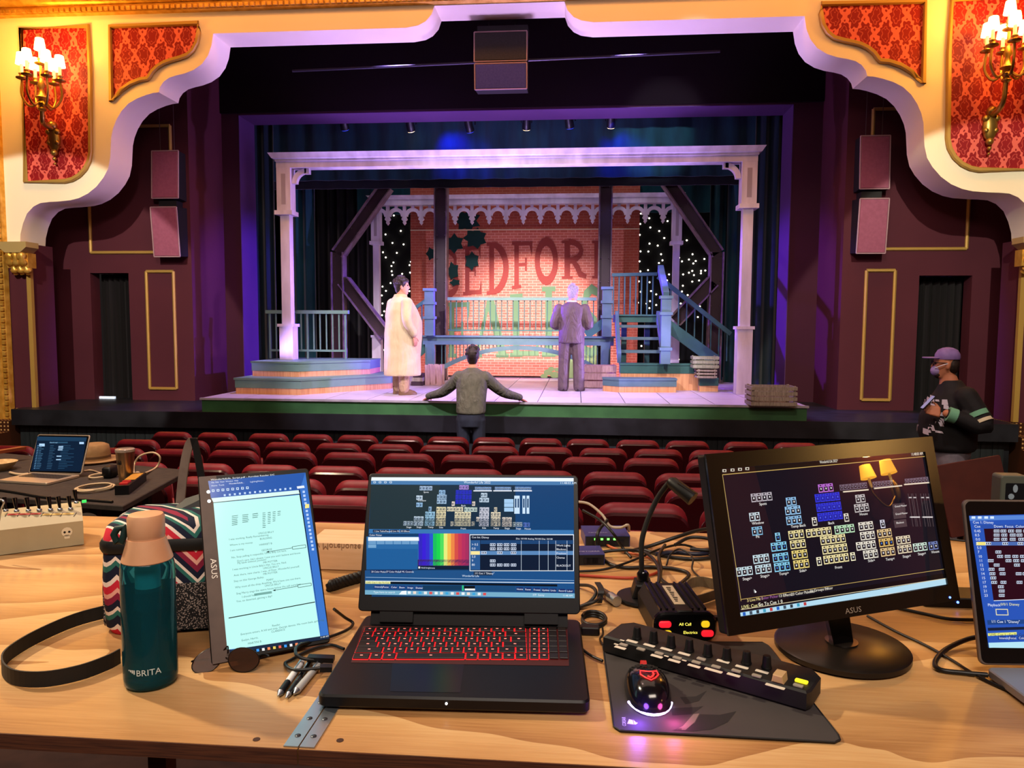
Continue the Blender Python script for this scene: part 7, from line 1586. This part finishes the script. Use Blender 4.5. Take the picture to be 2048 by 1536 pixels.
for i, y in enumerate((478, 502, 527, 552, 577, 602, 628, 653, 679, 704, 730, 755, 781, 807, 832, 858)):
    x0 = 790+i*3.9
    if i == 3: S.rect(x0, y-10, 1104, y+12, '#4a6ab0', 3); S.rect(x0, y-9, x0+55, y+11, '#f4e480', 4)
    S.text(x0, y+8, str((0.45, 0.5, 0.0, 5, 5.0, 7, 10, 11, 12, 13, 14, 15, 17, 19, 21, 23)[i]), .0062, '#e8f0ff', 5)
    for x in ((905, 945, 990, 1035, 1080), (905, 950, 1000, 1040, 1085), (905, 950, 1000, 1050), (855, 955, 1045), (), (915,), (925, 970, 1015, 1060), (870, 975, 1020, 1065), (905, 1025), (875, 935), (880, 940, 1035, 1075), (885,), (890, 945, 1040), (930,), (935,), (935,))[i]: S.rect(x, y-8, x+33, y+9, '#d8e8ff', 5); S.rect(x+3, y-5, x+30, y+6, '#2c0a18', 6); S.rect(x+8, y-4, x+13, y+5, '#d8e8ff', 7); S.rect(x+19, y-4, x+24, y+5, '#d8e8ff', 7)
for x in (775, 812, 850, 885): S.rect(x, 392, x+22, 406, '#d8ecff', 3)
S.text(782, 434, 'Cue 1: Disney', .006, '#e8f0ff', 4); S.text(790, 458, 'Cue', .006, '#e8f0ff', 5); S.text(905, 458, 'Down  Focus  Color  Beam', .006, '#e8f0ff', 5)
S.line((905, 890), (1130, 880), .001, '#e8f0ff', 4); S.text(870, 922, 'Playback', .006, '#e8f0ff', 4); S.text(945, 918, '0/0/1 Disney', .006, '#f0f0a0', 4); S.frame(S.loc(915, 938), .02, .01, .0012, '#f0e8b0', 4)
S.quad([(870, 1032), (1140, 1025), (1138, 1000), (866, 1005)], '#204488', 3); S.text(890, 1020, '1/1 Cue 1 "Disney"', .006, '#e8f0ff', 4); S.quad([(872, 1068), (1140, 1058), (1140, 1042), (870, 1050)], '#182038', 3)
S.quad([(872, 1098), (1040, 1090), (1040, 1075), (870, 1082)], '#e8e880', 4); S.text(880, 1096, 'LIVE: Cue 1 : Go To Cue 1 0', .0055, '#303018', 5)
for i in range(3): S.rect(930+i*58, 1100, 975+i*58, 1120, '#1a3a90', 4); S.text(936+i*58, 1116, ('Intensity', 'Focus', 'Color')[i], .005, '#e8f0ff', 5)
S.quad([(878, 1168), (1140, 1160), (1140, 1130), (874, 1138)], '#b8e8f8', 4)
S.build('screen', rl)
p = UZ(2025, 1362, zt+.012); MB().ball(tuple(UZ(2022, 1361, zt+.01)), .0025, 8, 6).build('status_led', mat('red_led', '#ff2030', .4, emit='#ff3040', es=6), rl, world=True)
# ---- cables around the right side
cable('monitor_cable', 'thin black monitor cable running across the table to the grey laptop', tp([(1735, 1232), (1790, 1262), (1850, 1290), (1900, 1318), (1935, 1340), (1975, 1362), (2060, 1400)]), .0026, M_cab)
cable('black_cable', 'thicker black cord making a sharp bend before the grey laptop', [UZ(1962, 1272, zt+.02), UZ(1930, 1280, zt+.012), UZ(1890, 1300, zt+.005), UZ(1870, 1325, zt+.005), UZ(1882, 1340, zt+.005), UZ(1930, 1346, zt+.005), UZ(1975, 1350, zt+.006)], .0042, M_cab)
cable('network_cable', 'black cable passing behind the round stand to the grey laptop', tp([(1790, 1215), (1850, 1228), (1900, 1238), (1965, 1240)], .005), .0035, M_cab)
cable('network_cable', 'black cable bending behind the monitor edge', tp([(1895, 1078), (1912, 1080), (1930, 1082)], .005), .003, M_cab)
hb = UZ(1912, 1215, zt); hub_ = thing('usb_hub', 'thin black hub with a blue light behind the monitor', 'hub', (hb.x, hb.y+.03, zt+.001)); MB().prism(rrect(.13, .07, .006, 4), 0, .02, 'z', .002).build('case', M_blk, hub_); MB().ball((.0, -.036, .012), .0025, 8, 6).build('blue_light', mat('blue_led', '#4060ff', .4, emit='#5070ff', es=6), hub_)
w3 = UZ(1150, 1252, zt)
specs = [('black cable arching behind the lamp base from the network switch', [(1152, 1120, .01), (1200, 1105, .02), (1250, 1100, .025), (1290, 1105, .02), (1315, 1130, .03), (1318, 1160, .03), (1308, 1185, .012)], .004, M_cab),
 ('black cable sweeping in a loop in front of the network switch', [(1215, 1040, .07), (1196, 1065, .05), (1195, 1100, .01), (1215, 1125, .005), (1250, 1135, .005), (1300, 1134, .005), (1350, 1138, .005), (1378, 1150, .005), (1345, 1180, .006), (1335, 1195, .01)], .0042, M_cab),
 ('grey cable crossing down from above the network switch', [(1165, 1020, .1), (1200, 1040, .08), (1225, 1065, .06), (1245, 1095, .02), (1262, 1115, .006)], .0036, M_cab),
 ('long thin black cable crossing the table behind the intercom', [(1153, 1143, .005), (1200, 1140, .005), (1240, 1130, .01), (1280, 1115, .015), (1320, 1098, .015), (1370, 1090, .01), (1430, 1115, .01), (1450, 1120, .01)], .003, M_cab),
 ('thick black cable arcing up behind the monitor', [(1250, 1105, .005), (1300, 1092, .01), (1350, 1075, .03), (1400, 1060, .04), (1450, 1055, .04)], .005, M_cab),
 ('black cable bundle strand lying lowest in the coil', [(1290, 1100, .005), (1330, 1112, .005), (1390, 1118, .005), (1450, 1112, .005)], .0045, M_cab),
 ('dark blue cable strand lying in the coil by the monitor', [(1310, 1108, .012), (1350, 1105, .012), (1400, 1108, .012), (1445, 1098, .012)], .0055, mat('navy_cable', '#10162c', .45)),
 ('thin cable curl rising beside the navy strand', [(1333, 1130, .005), (1340, 1110, .02), (1360, 1098, .025), (1385, 1115, .02), (1385, 1140, .006), (1410, 1160, .005), (1440, 1158, .005)], .0022, M_cab),
 ('black cable from the intercom pack bending around the lamp', [(1362, 1195, .02), (1345, 1175, .01), (1322, 1158, .006), (1322, 1135, .01), (1318, 1110, .02), (1330, 1090, .025)], .004, M_cab),
 ('top looping strand of the coil beside the monitor', [(1350, 1090, .02), (1380, 1075, .03), (1420, 1078, .03), (1440, 1090, .02), (1420, 1100, .02), (1380, 1098, .02)], .0045, M_cab)]
for lab, pts, r, mt in specs: cable('black_cable', lab, [UZ(x, y, zt+max(dz, r)) for x, y, dz in pts], r, mt)
cable('red_cable', 'red cable lying across the table behind the lamp', [UZ(x, y, zt+.004) for x, y in ((1150, 1150), (1200, 1153), (1260, 1156), (1300, 1150), (1318, 1143))], .0032, mat('red_cable', '#a83a24', .5))
cable('orange_cable', 'orange patch cord leaving the network switch', [UZ(x, y, zt+.006) for x, y in ((1208, 1086), (1225, 1095), (1260, 1106), (1290, 1112), (1315, 1122))], .003, mat('orange_cord', '#b85a34', .5))
cable('white_patch_cable', 'pale patch cable curving down into the back of the network switch', [UY(1150, 1003, 1.93), UY(1178, 1008, 1.92), UY(1205, 1030, 1.9), UY(1220, 1052, 1.88), UY(1242, 1055, 1.87), UY(1256, 1050, 1.86), UZ(1258, 1062, zt+.03)], .0035, mat('pale_cable', '#a89a88', .5))
# xlr connector, adapter coil, webbing
a, b = UZ(1205, 1182, zt+.012), UZ(1234, 1203, zt+.012); xl2 = thing('microphone_connector', 'silver microphone plug with a black hook and loop tie', 'plug', (*a.lerp(b, .5).xy, zt+.001))
MB().tube([a, a.lerp(b, .55)], [.007, .009], 12).build('sleeve', mat('bronze_sleeve', '#6a5a4c', .4, .6), xl2, smooth=50, world=True); MB().tube([a.lerp(b, .55), b], .0105, 14).build('barrel', M_steel, xl2, smooth=50, world=True)
MB().ribbon(bez([UZ(1195, 1165, zt+.02), UZ(1202, 1178, zt+.03), UZ(1200, 1195, zt+.016), UZ(1198, 1206, zt+.005)], 4), V((.012, 0, 0)), .002).build('cable_tie', M_rub, xl2, world=True)
cable('microphone_cable', 'black coiled microphone cable behind the laptop corner', [UZ(x, y, zt+dz) for x, y, dz in ((1155, 1170, .006), (1180, 1172, .02), (1192, 1185, .02), (1178, 1205, .006), (1155, 1215, .005), (1165, 1212, .01), (1195, 1200, .02), (1205, 1182, .012))], .0035, M_cab)
c = UZ(1188, 1252, zt); pts = [c+V((.022*math.cos(a_), .03*math.sin(a_), .006+.012*(i/26))) for i, a_ in enumerate([j*.6 for j in range(27)])]
cable('coiled_adapter_cord', 'small coiled black adapter cord beside the laptop hinge', pts, .003, M_cab)
p = UZ(1180, 1268, zt); tag(MB().prism(rrect(.035, .022, .004, 3, p.x, p.y), zt+.001, zt+.016, 'z', .002).build('cable_adapter', M_blk), 'small black adapter block in front of the coiled cord', 'adapter')
cable('thin_cable', 'thin black cable hanging from the coiled cord toward the controller', tp([(1205, 1255), (1206, 1268), (1200, 1278), (1206, 1290)], .004), .0018, M_cab)
q = [UZ(x, y, zt+.012) for x, y in ((1364, 1193), (1376, 1170), (1400, 1163), (1430, 1168), (1460, 1168))]; tag(MB().ribbon(bez(q, 4), V((0, 0, .022)), .0025).ribbon(bez([UZ(x, y, zt+.012) for x, y in ((1366, 1195), (1385, 1202), (1410, 1196), (1440, 1186), (1465, 1182))], 4), V((0, 0, .02)), .0025).build('webbing_strap', noisy('olive_webbing', '#5a4a34', '#6a5840', 40, .85)), 'brown webbing strap behind the intercom pack', 'strap')
tag(MB().beam(tuple(UZ(1408, 1235, zt+.004)), tuple(UZ(1460, 1236, zt+.004)), .012, .006).build('flat_cable', M_blk), 'flat black cable leaving the side of the intercom pack', 'cable')
# ---- music stand and small device beyond the monitor
Yx = 3.2; q = [UY(x, y, Yx) for x, y in ((1892, 932), (1958, 918), (1990, 1010), (1900, 1022))]
stn = thing('music_stand', 'dark red music stand board behind the monitor', 'music stand', (q[0].lerp(q[2], .5).x, Yx+.05, floor_z(Yx)))
mm = face(q[0], q[1], q[2], q[3]); MB(mm[0] @ Matrix.Rotation(math.radians(-8), 4, 'X')).prism(rrect(.26, .3, .006, 3, .02, -.05), -.01, .004, 'z', .002).build('board', noisy('maroon_board', '#4a1a14', '#57221a', 10, .5), stn, world=True)
MB().tube([(stn.location.x, Yx+.06, floor_z(Yx)+.0), (stn.location.x, Yx+.06, q[3].z)], .012, 8).build('pole', M_iron, stn, smooth=60, world=True)
MB().lathe([(.15, 0), (.15, .012), (.02, .02)], (stn.location.x, Yx+.06, floor_z(Yx)), 20).build('foot', M_iron, stn, smooth=40, world=True)
Yx = 2.6; a = UY(2040, 985, Yx); dv_ = thing('small_device', 'small grey device with pictures printed on its face beside the steps', 'device', (a.x, Yx+.03, a.z-.06)); 
MB().prism(rrect(.09, .11, .01, 3, 0, .055), 0, .06, 'y', .003).build('case', mat('grey_green_case', '#5c6258', .5), dv_); MB().prism(rrect(.06, .06, .004, 3, 0, .055), -.002, -.0005, 'y').build('print', mat('dark_print', '#10141a', .4), dv_)
m = MB(); m.prism([(-.012+.01*math.cos(k*.7), .04+.01*math.sin(k*.7)) for k in range(9)], -.0035, -.0024, 'y').prism([(.0+.008*math.cos(k*.7), .067+.014*math.sin(k*.7)) for k in range(9)], -.0035, -.0024, 'y'); m.build('picture', mat('pale_picture', '#9ab0c0', .5), dv_, kind='stuff')
MB().box(-.02, .02, .02, .05, -(a.z-.06-floor_z(Yx)), 0).build('stand', M_iron, dv_)
# ---- two-light wall lamp on the rear wall, mirrored in the monitor
cM = Mr @ V((0, 0, 0)); nM = (Mr.to_3x3() @ V((0, 0, 1))).normalized()
def mirror_hit(zx, zy, Xw=7.75):
    p = Mr @ mloc(zx, zy); d = (p-CAM).normalized(); r = d-2*d.dot(nM)*nM; return p+r*((Xw-p.x)/r.x)
p1, p2, p3 = mirror_hit(1045, 275), mirror_hit(1165, 245), mirror_hit(1160, 380)
k_ = abs(p1.y-p2.y)/.42
ws = thing('rear_sconce', 'brass side wall lamp with two pleated yellow shades mirrored in the monitor', 'sconce', (7.985, p3.y, p3.z))
M_ysh = mat('pleated_shade', '#f0c860', .7, emit='#ffb030', es=6)
MB().ball((-.03, 0, 0), .14*k_, 12, 8, (.3, .7, 1.6)).build('backplate', M_brass, ws, smooth=60)
for p in (p1, p2):
    c = p-V(ws.location)
    a = MB().tube(bez([(-.05, 0, -.1*k_), (-.15, c.y*.5, -.3*k_), (c.x, c.y, c.z-.45*k_), (c.x, c.y, c.z-.25*k_)], 6), .02*k_, 8).build('arm', M_brass, ws, smooth=60)
    MB().lathe([(.15*k_, -.14*k_), (.105*k_, .13*k_), (.03*k_, .132*k_)], tuple(c), 20).build('shade', M_ysh, a, smooth=40)
    MB().lathe([(.025*k_, -.33*k_), (.025*k_, -.13*k_)], tuple(c), 10).build('candle', M_candle, a, smooth=60)
lg_ = bpy.data.lights.new('side_sconce_glow', 'POINT'); lg_.energy = 90; lg_.color = (1, .55, .15); lg_.shadow_soft_size = .15; o = bpy.data.objects.new('side_sconce_glow', lg_); COL.objects.link(o); o.location = p1.lerp(p2, .5)+V((-.1, 0, .5*k_))
